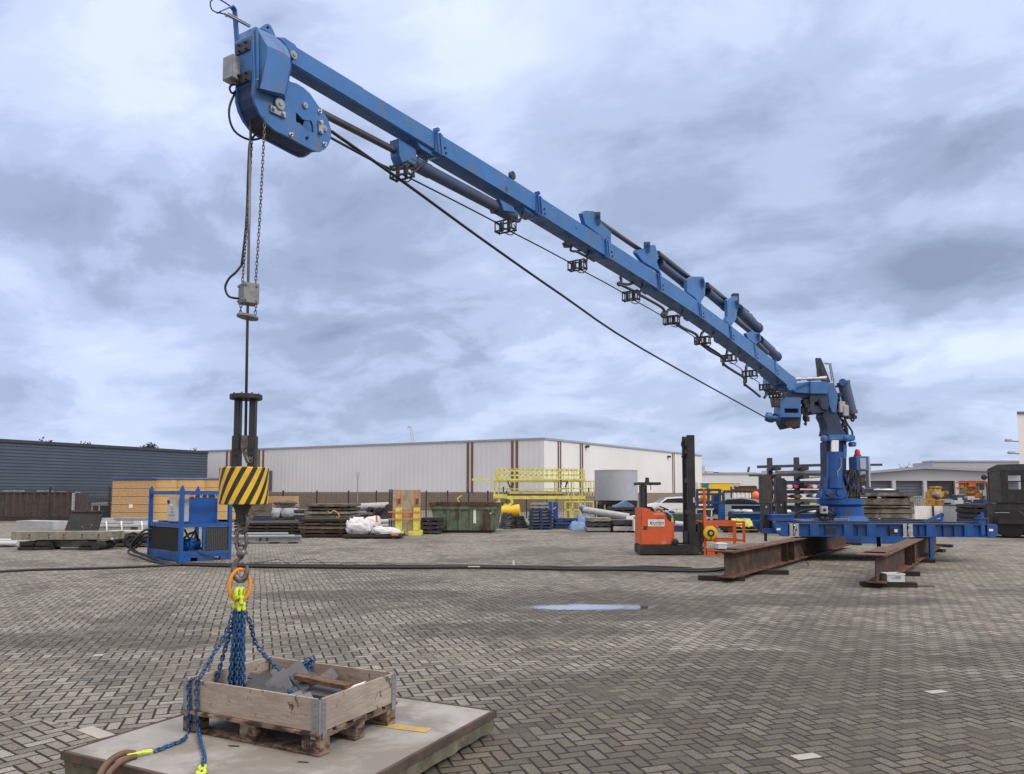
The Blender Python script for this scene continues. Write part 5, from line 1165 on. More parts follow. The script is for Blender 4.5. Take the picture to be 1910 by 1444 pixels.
l=L(1930,62); o=l.root('tall_building','tall pale building cut off by the right edge of the picture','building'); xa=l.x(1904.5); b=B(); b.prism([(xa,0,0),(l.x(1990),0,0),(l.x(1990)+9,13,0),(xa+8.8,13,0)],(0,0,l.z(772))); b.build('wall','bright cladding',o); b=B(); b.prism([(xa-.09,-.1,l.z(772)),(l.x(1990),-.1,l.z(772)),(l.x(1990)+9,13,l.z(772)),(xa+8.7,13,l.z(772))],(0,0,.18)); b.build('roof_edge','door blue grey',o)
for (y,xx,lb) in ((822,1881,'upper grey flood light on the corner of the tall building'),(845,1885,'lower grey flood light on the corner of the tall building')):
    l=L(xx,60); o=thing('flood_light',lb,'flood light',(l.loc.x,60,l.z(y)),0,'flood lights on the tall building'); b=B(); b.beam((0,0,0),(l.x(1905),.0,-.08),.06,.06); b.build('arm','dark steel',o); b=B(); b.cbox(-.05,.45,-.15,.15,-.08,.12,.05); b.build('lamp_head','grey box paint',o,smooth=True)
# ------------------------------------------------------------ fence
def fence(lb,posts,D0,D1,ytop,mesh=True):
    xs=[p for p in posts]; n=len(xs); f=lambda i: D0+(D1-D0)*(xs[i]-xs[0])/(xs[-1]-xs[0])
    c=Vector((Xp((xs[0]+xs[-1])/2,(D0+D1)/2),(D0+D1)/2,0)); o=thing('yard_fence',lb,'fence',c,0,world=True); T=[]
    for i,x in enumerate(xs):
        D=f(i); p=Vector((Xp(x,D),D,0)); h=Zp(ytop,D); T.append((p,h)); b=B(); b.beam(p,p+Vector((0,0,h)),.09,.09,up=(0,1,0)); b.build('post','black paint',o)
    for (p,h),(q_,g_) in zip(T,T[1:]):
        b=B(); L_=(q_-p).length; m=int(L_/.16); k=int(h/.2); hh=h-.12
        for j in range(1,m): r_=p.lerp(q_,j/m); b.beam(r_+Vector((0,0,.08)),r_+Vector((0,0,hh)),.012,.012,up=(0,1,0))
        for j in range(k+1): z=.08+(hh-.08)*j/k; b.beam(p+Vector((0,0,z)),q_+Vector((0,0,z)),.014,.012)
        b.beam(p+Vector((0,0,hh)),q_+Vector((0,0,hh)),.04,.04); b.build('mesh_panel','dark steel',o)
fence('long black mesh fence along the back of the yard before the white warehouse',[468,528,591,650,702,748,795,835,874,910,945,982,1020,1060,1110],52,56,915)
fence('short stretch of black mesh fence in front of the dark warehouse',[-20,93,204,296],46,50,908)
# ------------------------------------------------------------ generic stacks
def stack(name,lb,cat,px0,px1,ytop,D,mat_s,layers=4,depth=1.6,yaw=0,seed=1,zbase=.0,spacer='black timber',jit=.06,group=None,gap=.25,part='layer'):
    l=L((px0+px1)/2,D,yaw); o=l.root(name,lb,cat,group); W_=(l.x(px1)-l.x(px0)); zt=l.z(ytop); q=random.Random(seed); h=(zt-zbase)/layers
    ms=mat_s if isinstance(mat_s,(list,tuple)) else [mat_s]
    for i in range(layers):
        z0=zbase+i*h; g=h*gap; dx=q.uniform(-jit,jit)*W_; w=W_*(1-abs(dx)/W_)
        b=B()
        for s in (-.38,0,.38): b.bx(W_*s-.06,W_*s+.06,.02,depth-.02,z0,z0+g)
        b.build('spacer',spacer,o)
        b=B(); b.cbox(-w/2+dx*.5,w/2+dx*.5,q.uniform(0,.05),depth-q.uniform(0,.08),z0+g,z0+h-.01,.012); b.build(part,ms[i%len(ms)],o)
    return o,l
def addbox(o,l,name,m,px0,px1,y0,y1,d0=0,d1=.3,c=.01): b=B(); b.cbox(l.x(px0),l.x(px1),d0,d1,max(0,l.z(y1)),l.z(y0),c); return b.build(name,m,o)
# --- left: rusty container
l=L(40,50,6); o=l.root('rusty_container','long low rusty open container in front of the dark warehouse','container'); x0,x1=l.x(-90),l.x(131); z0,z1=.25,l.z(917)
b=B(); corr(b,(x0,0,0),(x1,0,0),z0,z1-.1,.42,.06); b.bx(x0,x1,.07,.1,z0,z1-.1); b.bx(x0,x1,2.2,2.3,z0,z1-.1); b.bx(x1-.06,x1,.1,2.2,z0,z1-.1); b.bx(x0,x1,.1,2.2,z0,z0+.1); b.build('side_wall','container rust',o)
b=B(); b.bx(x0,x1+.04,-.08,.14,z1-.1,z1); b.build('top_rail','container rust',o)
b=B(); b.bx(x1-.04,x1+.08,-.09,-.08+.14,z0,z1-.1); b.build('corner_post','grey box paint',o)
b=B(); b.bx(x0,x1,-.02,2.2,.0,.24); b.build('base_skid','black paint',o)
b=B(); q=random.Random(5)
for i in range(18): x=q.uniform(x0+2,x1-.5); b.box((x,q.uniform(.4,1.8),z1+q.uniform(-.1,.03)),(q.uniform(.2,.8),.4,.12),q.uniform(0,3))
b.build('scrap_load','grey cloth',o)
# grey wrapped box
l=L(190,49); o=l.root('grey_container','grey metal crate with a silver lid left of the plywood crates','crate'); addbox(o,l,'body','building base',172,209,944,966,0,1.4); addbox(o,l,'lid','galvanised steel',171,210,938,943.5,-.05,1.5)
b=B(); 
for x in (172.5,186,208.5): b.bx(l.x(x)-.03,l.x(x)+.03,-.03,-.001,.1,l.z(944))
b.build('frame','light grey paint',o)
# --- plywood crates (each stack is one crate)
def ply(px0,px1,yt,D,lb,m,tarp,yaw=0,dep=2.2,seams=5,lab=False,side=None):
    l=L((px0+px1)/2,D,yaw); o=l.root('plywood_crate',lb,'crate','plywood crates with blue lids'); x0,x1,z1=l.x(px0),l.x(px1),l.z(yt); z0=.15
    h=(z1-z0)/seams
    for i in range(seams):
        b=B(); b.bx(x0,x1,0,dep,z0+i*h+.012,z0+(i+1)*h-.012)
        b.build('plywood_panel',m,o)
    b=B(); b.bx(x0+.02,x1-.02,.02,dep-.02,z0,z1-.01); b.build('inner_box','dark wood',o)
    b=B()
    for s in (.06,.5,.94): b.bx(x0+(x1-x0)*s-.08,x0+(x1-x0)*s+.08,-.02,dep,0,.15)
    b.build('skid','weathered timber',o)
    if tarp: 
        b=B(); b.cbox(x0-.05,x1+.05,-.06,dep+.05,z1,z1+.13,.04); b.build('lid_sheet','pale blue tarp' if tarp==1 else 'bright blue paint',o)
    if lab: b=B(); cx_=x0+(x1-x0)*.48; b.bx(cx_-.11,cx_+.11,-.012,-.002,z0+h*1.6,z0+h*1.6+.2); b.build('paper_label','white paint',o)
    return o
ply(209,283,896,46,'large plywood crate with white paper label at the left end of the row','osb',2,lab=True)
ply(283,321,895,46.4,'narrow bright plywood crate behind the left post of the blue power pack','bright osb',1,dep=2)
ply(323,369,895,47,'bright plywood crate with pale blue lid behind the power pack cabinet','bright osb',1,dep=2)
ply(371,440,895,48,'plywood crate at the right end of the row behind the striped drum','bright osb',1,dep=2)
ply(497,548,925,50,'low plywood crate right of the striped drum behind the wrapped pallets','osb',0,dep=1.2,seams=3)
ply(440,497,938,48,'grey brown plywood crate half hidden behind the hook','weathered timber',0,dep=1.2,seams=2)
l=L(248,44); o=l.root('board_pile','low pile of pale planks at the foot of the labelled plywood crate','planks')
for i in range(3): b=B(); b.cbox(-1.0+.1*i,1.1-.12*i,0,.6,.12*i,.12*i+.1,.01); b.build('plank','osb',o)
# --- left beams
def girder(px0,px1,yt,yb,D,m,lb,name='box_beam',yaw=0,dep=.5,zb=None,group=None,cat='beam',endm=None):
    l=L((px0+px1)/2,D,yaw); o=l.root(name,lb,cat,group); x0,x1=l.x(px0),l.x(px1); z1=l.z(yt); z0=max(0,l.z(yb)) if zb is None else zb
    b=B(); b.cbox(x0,x1,0,dep,z0,z1,.008); b.build('beam_body',m,o)
    if endm: b=B(); b.bx(x0-.02,x0-.001,.05,dep-.05,z0+.05,z1-.05); b.build('end_plate',endm,o)
    return o,l
o,l=girder(27,214,992,1007,24.6,'grey olive paint','long olive grey box beam lying on supports at the left','box_beam',yaw=3,dep=.7,endm='dark steel')
for px in (60,95,122,155,185): b=B(); x=l.x(px); b.cyl((x,-.002,l.z(998)),(x,-.012,l.z(998)),.025,n=8); b.cyl((x,-.002,l.z(1003)),(x,-.012,l.z(1003)),.02,n=8); b.build('bolt_hole','black paint',o)
b=B(); b.bx(l.x(207),l.x(212),-.01,-.002,l.z(1007),l.z(1003)); b.build('label','light grey paint',o)
girder(66,168,1008,1025,24.7,'dark steel','grey steel beam under the olive box beam','steel_beam',yaw=-4,dep=.5,zb=.08)
for px,lb in ((52,'left black timber block under the stacked beams'),(82,'second black timber block under the stacked beams'),(165,'black timber block with channel ends under the stacked beams')):
    l=L(px,24.4); b=B(); b.cbox(-.26,.22,0,.7,0,.10,.01); b.cbox(-.22,.2,.05,.65,.105,.26,.01); b.bx(-.2,.2,.0,.048,.15,.20); single(b,'timber_block','black timber',lb,'timber block',l.loc,.05,'timber blocks under the beams on the left')
l=L(181,24.3); o=l.root('pipe_end','short black pipe under the right end of the olive beam','pipe'); b=B(); b.lathe([(.10,0),(.13,0),(.13,1.0),(.10,1.0),(.09,.02)],(0,0,.14),(0,1,0),18); b.build('pipe','black paint',o,smooth=True)
girder(20,112,972,988,27.5,'grey box paint','grey box girder lying behind the olive beam','box_girder',yaw=-22,dep=.7,endm='weathered timber')
l=L(146,25.4); o=l.root('steel_plate','big dark steel plate with chalk marks standing on the olive beam','steel plate')
b=B(); b.hexa([(l.x(112),.3,l.z(992)),(l.x(174),.3,l.z(994)),(l.x(174),.36,l.z(994)),(l.x(112),.36,l.z(992))],[(l.x(119),.5,l.z(954)),(l.x(178),.5,l.z(956)),(l.x(178),.56,l.z(956)),(l.x(119),.56,l.z(954))]); b.build('plate','black paint',o)
b=B(); q=random.Random(4)
for i in range(9): x=l.x(148)+q.uniform(-.1,.28); z=l.z(983)+q.uniform(-.06,.1); b.beam((x,.335+(z-l.z(992))*.2-.03,z),(x+q.uniform(-.05,.08),.34+(z-l.z(992))*.2-.03,z+q.uniform(-.06,.06)),.008,.004)
b.build('chalk_mark','light grey paint',o)
b=B(); b.beam((l.x(119),.47,l.z(954)),(l.x(178),.47,l.z(955)),.05,.06); b.build('bent_edge','dark rust',o)
for px,m,lb in ((118,'osb','small wooden wedge beside the foot of the dark steel plate'),(138,'teal','small green block at the foot of the dark steel plate')):
    l=L(px,24.9); b=B(); b.cbox(-.06,.06,0,.08,0,.09,.01); ob=single(b,'wedge',m,lb,'wedge',l.loc+Vector((0,0,l.z(994))))
# silver section bundle
l=L(225,29.5); o=l.root('steel_bundle','strapped bundle of silver steel sections behind the green tinted board','steel bundle')
for i,(x0,x1,y0,y1,d) in enumerate(((175,245,984,990,0),(175,272,978,983,.05),(178,240,972,977,.3),(200,262,967,971,.5),(240,275,972,982,.4),(170,200,968,975,.7))):
    b=B(); b.cbox(l.x(x0),l.x(x1),d,d+.6,l.z(y1),l.z(y0),.01); b.build('section',['galvanised steel','light grey paint','grey box paint'][i%3],o)
for px in (202,230,268): b=B(); b.tube([(l.x(px),-.02,l.z(991)),(l.x(px)-.02,-.02,l.z(980)),(l.x(px)-.1,.1,l.z(973))],.03,6,smooth=3); b.build('strap','white paint',o)
b=B(); 
for px in (185,260): b.bx(l.x(px)-.1,l.x(px)+.1,0,.8,0,l.z(991)); 
b.build('bearer','black timber',o)
o,l=girder(200,276,990,994,26,'yellow paint','long pale greenish board lying right of the olive beam','board',yaw=0,dep=.5,cat='board'); bpy.data.objects[o.name]
o.children[0].data.materials[0]=mat('pale green board',(.52,.54,.42),.6,var=.1)
stack('timber_stack','low dark timber stack under the pale greenish board','timber stack',212,285,994.5,25.8,['weathered timber','black timber'],3,1.0,seed=8)
l=L(-20,25.8); b=B(); b.cyl((-1.5,0,.12),(l.x(37),0,.12),.085,n=14); b.cyl((-1.5,.25,.2),(l.x(46),.25,.2),.07,n=12); o=l.root('steel_tube','pale steel tubes lying at the left edge of the yard','tubes'); b.build('tube','light grey paint',o,smooth=True); b=B(); b.bx(-1.2,-1.0,-.2,.5,0,.04); b.bx(.5,.7,-.2,.5,0,.04); b.build('batten','black timber',o)
# ------------------------------------------------------------ power pack
N_=G(334,1049.5); l_=G(273.6,1040.5); 
ey=(l_-N_).normalized(); ex=Vector((ey.y,-ey.x,0)); yaw=math.atan2(ex.y,ex.x)
t=thing('power_pack','blue framed hydraulic power pack with tank, motor and grey control cabinet','power pack',N_,yaw)
W_=1.42; Dp=(l_-N_).length; ht=1.92; hm=.95
def bb(name,m,x0,x1,y0,y1,z0,z1,c=.0,par=None,**k): b=B(); (b.cbox(x0,x1,y0,y1,z0,z1,c) if c else b.bx(x0,x1,y0,y1,z0,z1)); return b.build(name,m,par or t,**k)
s=.10
for (x,y) in ((0,0),(W_-s,0),(0,Dp-s),(W_-s,Dp-s)):
    bb('post','bright blue paint',x,x+s,y,y+s,.0,ht,.008)
    b=B(); b.prism([(x+.01,y+.04,ht),(x+.09,y+.04,ht),(x+.09,y+.04,ht+.06),(x+.06,y+.04,ht+.09),(x+.03,y+.04,ht+.06)],(0,.02,0)); b.build('lifting_lug','bright blue paint',t)
for z0,z1 in ((ht-.16,ht-.06),(hm-.05,hm+.05),(.16,.26)):
    bb('rail','bright blue paint',s,W_-s,.01,.09,z0,z1); bb('rail','bright blue paint',s,W_-s,Dp-.09,Dp-.01,z0,z1)
    bb('rail','bright blue paint',.01,.09,s,Dp-s,z0,z1); bb('rail','bright blue paint',W_-.09,W_-.01,s,Dp-s,z0,z1)
for y in (.02,Dp-.12):
    b=B(); b.prism([(s,y,.0),(.3,y,0),(.3,y,.1),(.5,y,.1),(.5,y,0),(.95,y,0),(.95,y,.1),(1.12,y,.1),(1.12,y,0),(W_-s,y,0),(W_-s,y,.158),(s,y,.158)],(0,.1,0)); b.build('skid_beam','bright blue paint',t)
bb('skid_beam','bright blue paint',.0+.02,.12,s,Dp-s,.02,.158)
bb('deck','dark blue paint',.1,W_-.1,.1,Dp-.1,.10,.15); bb('deck','bright blue paint',.09,W_-.09,.09,Dp-.09,hm-.02,hm+.02)
bb('rail','bright blue paint',.62,.68,.01,.08,.26,hm-.05); bb('rail','bright blue paint',.01,.08,Dp*.0+.5,.56,1.2,1.2001) if False else None
b=B(); corr(b,(.70,.04,0),(W_-.10,.04,0),.27,hm-.06,.05,.012); b.bx(.7,W_-.1,.05,.1,.27,hm-.06); b.build('radiator_grille','grille',t)
b=B(); b.bx(.05,.07,.12,Dp-.12,.27,hm-.06)
for k in range(28): b.bx(.035,.049,.14+k*(Dp-.3)/28,.16+k*(Dp-.3)/28,.27,hm-.06)
b.build('side_grille','grille',t)
b=B(); b.cbox(.45,W_-.16,.55,Dp-.3,hm+.02,1.68,.02); b.build('oil_tank','bright blue paint',t)
b=B()
for x,y in ((.6,.7),(.75,.72),(.95,.7),(1.1,.68),(1.2,.75)): b.cyl((x,y,1.68),(x,y,1.76),.05,n=10); b.tube([(x,y,1.75),(x+.06,y-.05,1.78),(x+.1,y-.1,1.7)],.015,5)
b.build('fittings','dark steel',t)
bb('filter_cap','buoy orange',.47,.60,.5,.6,1.68,1.75,.02)
cc_=bb('control_cabinet','grey box paint',.10,.36,.30,1.05,hm+.08,1.68,.02); 
b=B(); b.cbox(.055,.098,.34,1.0,hm+.10,1.66,.01); dr_=b.build('cabinet_door','light grey paint',cc_)
b=B()
for i,y in enumerate((.56,.64,.72,.80)): b.cyl((.055,y,1.22),(.03,y,1.22),.018,n=8)
for y in (.62,.70): b.cyl((.055,y,1.30),(.03,y,1.30),.018,n=8)
b.build('button','zinc plate',cc_); bb('button','red',.03,.055,.64,.69,1.37,1.39,par=cc_)
bb('warning_sign','signal yellow',.047,.054,.38,.50,1.52,1.63,par=cc_); bb('main_switch','black paint',.025,.054,.84,.94,1.52,1.61,.005,par=cc_); bb('nameplate','white paint',.047,.054,.62,.82,1.46,1.51,par=cc_)
b=B(); b.cyl((.30,.35,.42),(.68,.55,.45),.16,n=20); b.cyl((.24,.32,.42),(.30,.35,.42),.12,n=16)
for k in range(9): a=k*.7; 
b.cbox(.38,.56,.24,.36,.5,.6,.01); b.build('electric_motor','bright blue paint',t,smooth=True); 
b=B(); b.tube([(.2,.12,.2),(.3,.06,.35),(.42,.04,.28),(.6,-.02,.2),(1.0,-.05,.05)],.012,5,smooth=4); b.tube([(.15,.3,.5),(.3,.2,.7),(.5,.2,.75),(.6,.3,.55)],.03,6,smooth=4); b.tube([(.2,.2,.85),(.35,.2,.6),(.5,.25,.8)],.025,6,smooth=4); b.build('hose','rubber',t)
bb('drip_tray','grey box paint',.14,.60,.06,.3,.16,.17) 
b=B()
for k,(a,c_) in enumerate((((258,985),(262,1030)),((266,990),(275,1036)),((252,1000),(268,1040)))):
    p0=l_+Vector((.25,-.1,.75-.1*k)); q0=G(a[0],a[1]+40); g=G(c_[0]+15,c_[1]+7)
    b.tube([p0,p0+Vector((-.25,-.1,.02)),p0+Vector((-.5-.05*k,-.25,-.35)),Vector((g.x-.35,g.y,.12)),Vector((g.x+.1,g.y-.3,.04)),gz(318,1051+k),gz(336,1052+k)],.03,7,smooth=5)
o=b.build('supply_hose','rubber',smooth='all'); tag(o,'black hoses drooping from the left side of the blue power pack','hose')
l=L(250,23); b=B(); q=random.Random(2)
for k in range(7):
    a0_=q.uniform(0,6.28); rr_=q.uniform(.16,.26); zc=q.uniform(.35,.5); b.tube([(math.cos(a)*rr_,q.uniform(-.12,.12),zc+math.sin(a)*rr_*.8) for a in [a0_+k*.9 for k in range(7)]],.022,6,True,smooth=4)
single(b,'hose_bunch','rubber','tangle of black hoses left of the blue power pack','hose',l.loc)
# ------------------------------------------------------------ middle of the yard
# silver channels
l=L(500,27.6,6); o=l.root('channel_pile','pile of silver steel channels right of the power pack','steel channels')
for (x0,x1,y0,y1,d,m) in ((436,562,1001,1011,.0,'galvanised steel'),(430,548,998,1000.5,.1,'light grey paint'),(440,535,994,997,.3,'light grey paint'),(420,556,1000,1010,.6,'grey box paint')):
    b=B(); z0,z1=l.z(y1),l.z(y0); X0,X1=l.x(x0),l.x(x1)
    b.bx(X0,X1,d+.0,d+.03,z0,z1); b.bx(X0,X1,d-.08,d-.001,z1-.025,z1); b.bx(X0,X1,d-.08,d-.001,z0,z0+.025) ; b.build('channel',m,o)
for px in (455,510,545): b=B(); b.bx(l.x(px)-.12,l.x(px)+.12,-.1,.9,0,l.z(1011)); b.build('bearer','black timber',o)
for px in (488,500): b=B(); b.bx(l.x(px)-.03,l.x(px)+.03,-.07,-.01,l.z(1011)+.03,l.z(1001)-.03); b.build('stiffener','dark steel',o)
stack('timber_stack','dark stack of tarred beams behind the silver channels','timber stack',437,560,975,33,['black timber','black timber','dark wood'],4,2.2,seed=3,jit=.05)
stack('plate_stack','thin pale steel plates lying on dark timbers behind the hook','steel plates',432,556,972,36,['light grey paint','black timber','grey box paint'],5,1.5,seed=9,jit=.12)
def wrap(px0,px1,yt,yb,D,lb,m='grey cloth'):
    l=L((px0+px1)/2,D); x0,x1=l.x(px0),l.x(px1); z0,z1=l.z(yb),l.z(yt); b=B(); q=random.Random(px0); n=12
    # rounded bulging bundle
    rows=[]
    for k in range(7):
        f=k/6; z=z0+(z1-z0)*f; s=1-.25*abs(f-.45)**1.5*2
        rows.append([((x0+x1)/2+(x1-x0)/2*s*math.copysign(abs(math.cos(a))**.6,math.cos(a))*(1+q.uniform(-.05,.05)),.5+.5*s*math.copysign(abs(math.sin(a))**.6,math.sin(a))*(1+q.uniform(-.05,.05)),z+q.uniform(-.02,.02)) for a in [2*math.pi*i/n for i in range(n)]])
    vs=[p for r_ in rows for p in r_]; fs=[(k*n+i,k*n+(i+1)%n,(k+1)*n+(i+1)%n,(k+1)*n+i) for k in range(6) for i in range(n)]+[tuple(range(n))[::-1],tuple(range(6*n,7*n))]
    b.faces(vs,fs); o=b.build('wrapped_bundle',m,smooth='all'); o.location=l.loc; return tag(o,lb,'bundle','plastic wrapped bundles'),l
wrap(504,522,948,966,40,'left plastic wrapped bundle on the orange board pile'); wrap(522,550,948,966,40,'right plastic wrapped bundle on the orange board pile'); wrap(506,548,934,942,40.5,'pale wrapped bundle topmost behind the striped drum','weathered timber')
stack('board_pile','orange brown board pile under the wrapped bundles','boards',503,550,966,40,['rust flange','dark wood'],4,1.2,seed=5)
stack('board_pile','thin grey boards between the upper and lower wrapped bundles','boards',508,549,942,41,['galvanised steel'],1,1.2,zbase=Zp(948,41),seed=6)
l=L(487,37); b=B(); b.cbox(l.x(473),l.x(503),0,.4,l.z(972),l.z(962),.01); b.bx(l.x(477),l.x(495),-.01,-.002,l.z(970),l.z(965)); single(b,'blue_channel','dark blue paint','blue steel channel end resting on the stack behind the hook','steel channel',l.loc)
stack('steel_section_stack','small stack of grey sections between the wrapped bundles and the big timber stack','steel sections',548,568,951,39,['galvanised steel','dark steel'],6,1,seed=14,jit=.1)
o,l=stack('panel_stack','big stack of timber and grey formwork panels in the middle of the yard','panel stack',568,654,940,34,['dark wood','weathered timber','dark wood','weathered timber','weathered timber','grey olive paint'],8,2.4,seed=21,jit=.07)
b=B(); b.tube([(l.x(612),-.03,l.z(954)),(l.x(618),-.05,l.z(958)),(l.x(622),-.05,l.z(953)),(l.x(630),-.05,l.z(956)),(l.x(634),-.05,l.z(964)),(l.x(628),-.05,l.z(965))],.03,6,smooth=3); b.build('webbing_strap','osb',o)
stack('timber_stack','dark timber stack in front of the big panel stack','timber stack',556,648,968,31.2,['black timber','dark wood','weathered timber','dark wood'],5,1.6,seed=22,jit=.05)
stack('timber_stack','long grey timber stack right of the big panel stack behind the white bags','timber stack',640,690,957,38,['weathered timber','dark wood'],5,1.4,seed=23,jit=.05)
# pipes
l=L(705,44); o=l.root('pipe_stack','stack of large black and grey pipes behind the white bags','pipes')
for px,py,r in ((690,952,6.5),(697,955,6),(709,952,5.5),(724,946,5.5),(703,962,4),(715,957,5)):
    rr=r*44/1430; z=max(rr,l.z(py)); b=B(); b.lathe([(rr*.8,0),(rr,0),(rr,3),(rr*.8,3),(rr*.78,.05)],(l.x(px),0,z),(0,1,0),20); b.build('pipe','black paint',o,smooth=True)
b=B(); b.cyl((l.x(653),.6,l.z(947)),(l.x(722),.6,l.z(944)),.22,n=16); b.build('long_pipe','grey box paint',o,smooth=True)
b=B(); b.bx(l.x(655),l.x(730),-.1,.3,0,l.z(961)); b.build('bearer','dark blue paint',o)
l=L(712,34.5); o=l.root('white_pipes','two white plastic pipes sticking out behind the white bags','pipes')
for y0,y1,x0 in ((975,973,690),(984,980,688)): b=B(); b.cyl((l.x(x0),.5,l.z(y0)),(l.x(732),.5,l.z(y1)),.11,n=14); b.build('pipe','light grey paint',o,smooth=True)
b=B(); b.bx(l.x(700),l.x(712),.3,.7,0,l.z(988)); b.build('bearer','black timber',o)
# white bags on a black pallet
stack('black_pallet','long low black pallet carrying the white bags','pallet',639,748,998,30.4,['black timber'],1,1.4,seed=2,jit=.0,gap=.35)
def bag(px0,px1,yt,yb,D,lb,seed,hgtf):
    l=L((px0+px1)/2,D); x0,x1=l.x(px0),l.x(px1); z0,z1=l.z(yb),l.z(yt); me=bmesh.new(); bmesh.ops.create_icosphere(me,subdivisions=4,radius=1)
    for v in me.verts:
        p=v.co.copy(); n_=noise.fractal(p*1.6+Vector((seed,0,0)),1,2,4); c=1.2-4.5*abs(noise.noise(Vector((p.x*2.6,p.y*2.6,p.z*1.6))+Vector((seed*3,1,0))))-2*abs(noise.noise(p*7+Vector((seed,2,0))))
        f=hgtf((p.x+1)/2); sx=math.copysign(abs(p.x)**.55,p.x); sy=math.copysign(abs(p.y)**.7,p.y)
        z=max(-1,p.z*1.15)
        v.co=Vector(((x0+x1)/2+(x1-x0)/2*sx*(1+.05*c),.45+.45*sy*(1+.06*c+.10*n_),z0+(z1-z0)*((z+1)/2*f+.06*n_*((z+1)/2)+.09*c*(z>-.5))))
        v.co.z=max(v.co.z,z0)
    b=B(); b.bm.free(); b.bm=me; o=b.build('bulk_bag','white cloth',smooth='all'); o.location=l.loc; return tag(o,lb,'bulk bag','white bulk bags on the black pallet'),l
bag(642,690,968,998.5,30.6,'big bulging white bulk bag on the left of the black pallet',1.3,lambda f:1.0-.1*f)
bag(672,706,966,986,31.3,'crumpled white bulk bag with orange loops lying behind the big one',4.7,lambda f:.75+.5*f)
bag(692,744,981,999,30.6,'flat crumpled white bulk bag on the right of the black pallet',9.1,lambda f:1.05-.55*f)
for i,(px,py,ang,lb) in enumerate(((675,972,.2,'left orange lifting loop of the white bag'),(702,969,-.5,'right orange lifting loop of the white bag'),(736,996,1.2,'orange loop on the flat white bag'))):
    l=L(px,30.9 if i<2 else 30.3); b=B(); z=l.z(py); b.prism([(-.08,0,-.12),(.02,0,-.12),(.12,0,.13),(.04,0,.13)],(0,.02,0)); 
    o=b.build('lifting_loop','buoy orange'); o.location=l.loc+Vector((0,0,z)); o.rotation_euler=(0,ang,0); tag(o,lb,'lifting loop','orange lifting loops on the white bags')
# plywood panel with lime stands
l=L(757,32.8,4); o=l.root('transport_panel','tall plywood panel strapped upright between lime green stands','panel')
x0,x1,zb,zt=l.x(733),l.x(784),.22,l.z(914)
b=B(); b.bx(x0,x1,0,.22,zb,zt); b.build('panel','osb',o); o.children[0].data.materials[0]=mat('plywood sheet',(.36,.30,.22),.8,dirt=(.25,.21,.15),dirt_amt=.5,var=.12)
for k in (-.08,-.17): b=B(); b.bx(x0+k,x0+k+.05,0,.25,zb,zt+.03); b.build('edge_plate','dark steel',o)
for px in (745,778):
    x=l.x(px); b=B(); b.bx(x-.12,x+.12,-.09,-.01,.22,l.z(947)); b.bx(x-.15,x-.09,-.12,.25,.22,l.z(948)); b.bx(x+.09,x+.12,-.12,-.02,.22,l.z(948)); b.build('upright','lime paint',o)
    b=B(); b.cbox(x-.35,x+.22,-.35,.8,.0,.20,.02); b.build('foot','lime paint',o)
    b=B(); 
    for s_ in (-.09,.07): b.bx(x+s_-.015,x+s_+.015,-.02,-.003,l.z(945),zt+.01)
    b.build('strap','buoy orange',o)
    b=B(); b.tube([(x-.06,-.04,l.z(930)),(x+.05,-.05,l.z(933)),(x-.05,-.05,l.z(937)),(x+.05,-.05,l.z(940))],.015,5); b.tube([(x+.06,-.04,l.z(930)),(x-.05,-.05,l.z(933)),(x+.05,-.05,l.z(937)),(x-.05,-.05,l.z(940))],.015,5); b.build('tension_cord','black paint',o)
for y in (955,968): b=B(); b.bx(x0-.18,x1+.04,-.14,-.125,l.z(y)-.03,l.z(y)+.03); b.build('strap','buoy orange',o)
# flat reels
stack('reel_stack','low stack of dark round edged pallets right of the plywood panel','pallet stack',783,823,966,33.8,['dark steel','dark wood','dark steel','black timber'],4,1.4,seed=31,jit=.06)
# green skip
l=L(866,35.0,-4); t=l.root('green_skip','battered green waste skip with sloping ends','skip'); xt0,xt1,xb0,xb1=l.x(802),l.x(931),l.x(812),l.x(922); z1=l.z(938); z0=.12
b=B(); d=1.9
for y0,y1 in ((0,.05),(d-.05,d)): b.prism([(xb0,y0,z0),(xb1,y0,z0),(xt1,y0,z1),(xt0,y0,z1)],(0,.05,0))
b.hexa([(xb0,.05,z0),(xb0+.05,.05,z0),(xb0+.05,d-.05,z0),(xb0,d-.05,z0)],[(xt0,.05,z1),(xt0+.05,.05,z1),(xt0+.05,d-.05,z1),(xt0,d-.05,z1)])
b.hexa([(xb1-.05,.05,z0),(xb1,.05,z0),(xb1,d-.05,z0),(xb1-.05,d-.05,z0)],[(xt1-.05,.05,z1),(xt1,.05,z1),(xt1,d-.05,z1),(xt1-.05,d-.05,z1)]); b.bx(xb0+.06,xb1-.06,.05,d-.05,z0,z0+.05); b.build('skip_body','skip green',t)
b=B(); b.bx(xt0-.04,xt1+.04,-.07,.02,z1-.14,z1+.02); b.bx(xt0-.04,xt1+.04,d-.02,d+.06,z1-.14,z1+.02); b.bx(xt0-.05,xt0+.06,.021,d-.021,z1-.05,z1+.02); b.build('rim','dark rust',t); b=B(); b.bx(xt0,xt1,-.05,-.001,z1-.30,z1-.142); b.build('rim_band','skip green',t)
for px in (836,858,879,903,911,919): b=B(); x=l.x(px); b.prism([(x-.05,-.07,z0),(x+.05,-.07,z0),(x+.06,-.07,z1-.31),(x-.04,-.07,z1-.31)],(0,.069,0)); b.build('rib','skip green' if px not in (903,911) else 'dark rust',t)
b=B(); b.bx(l.x(883),l.x(888),-.012,-.003,l.z(976),l.z(949)); b.build('side_sign','white paint',t)
b=B(); b.bx(l.x(912.5),l.x(918),-.012,-.003,l.z(959),l.z(956)); b.build('side_sign','white paint',t)
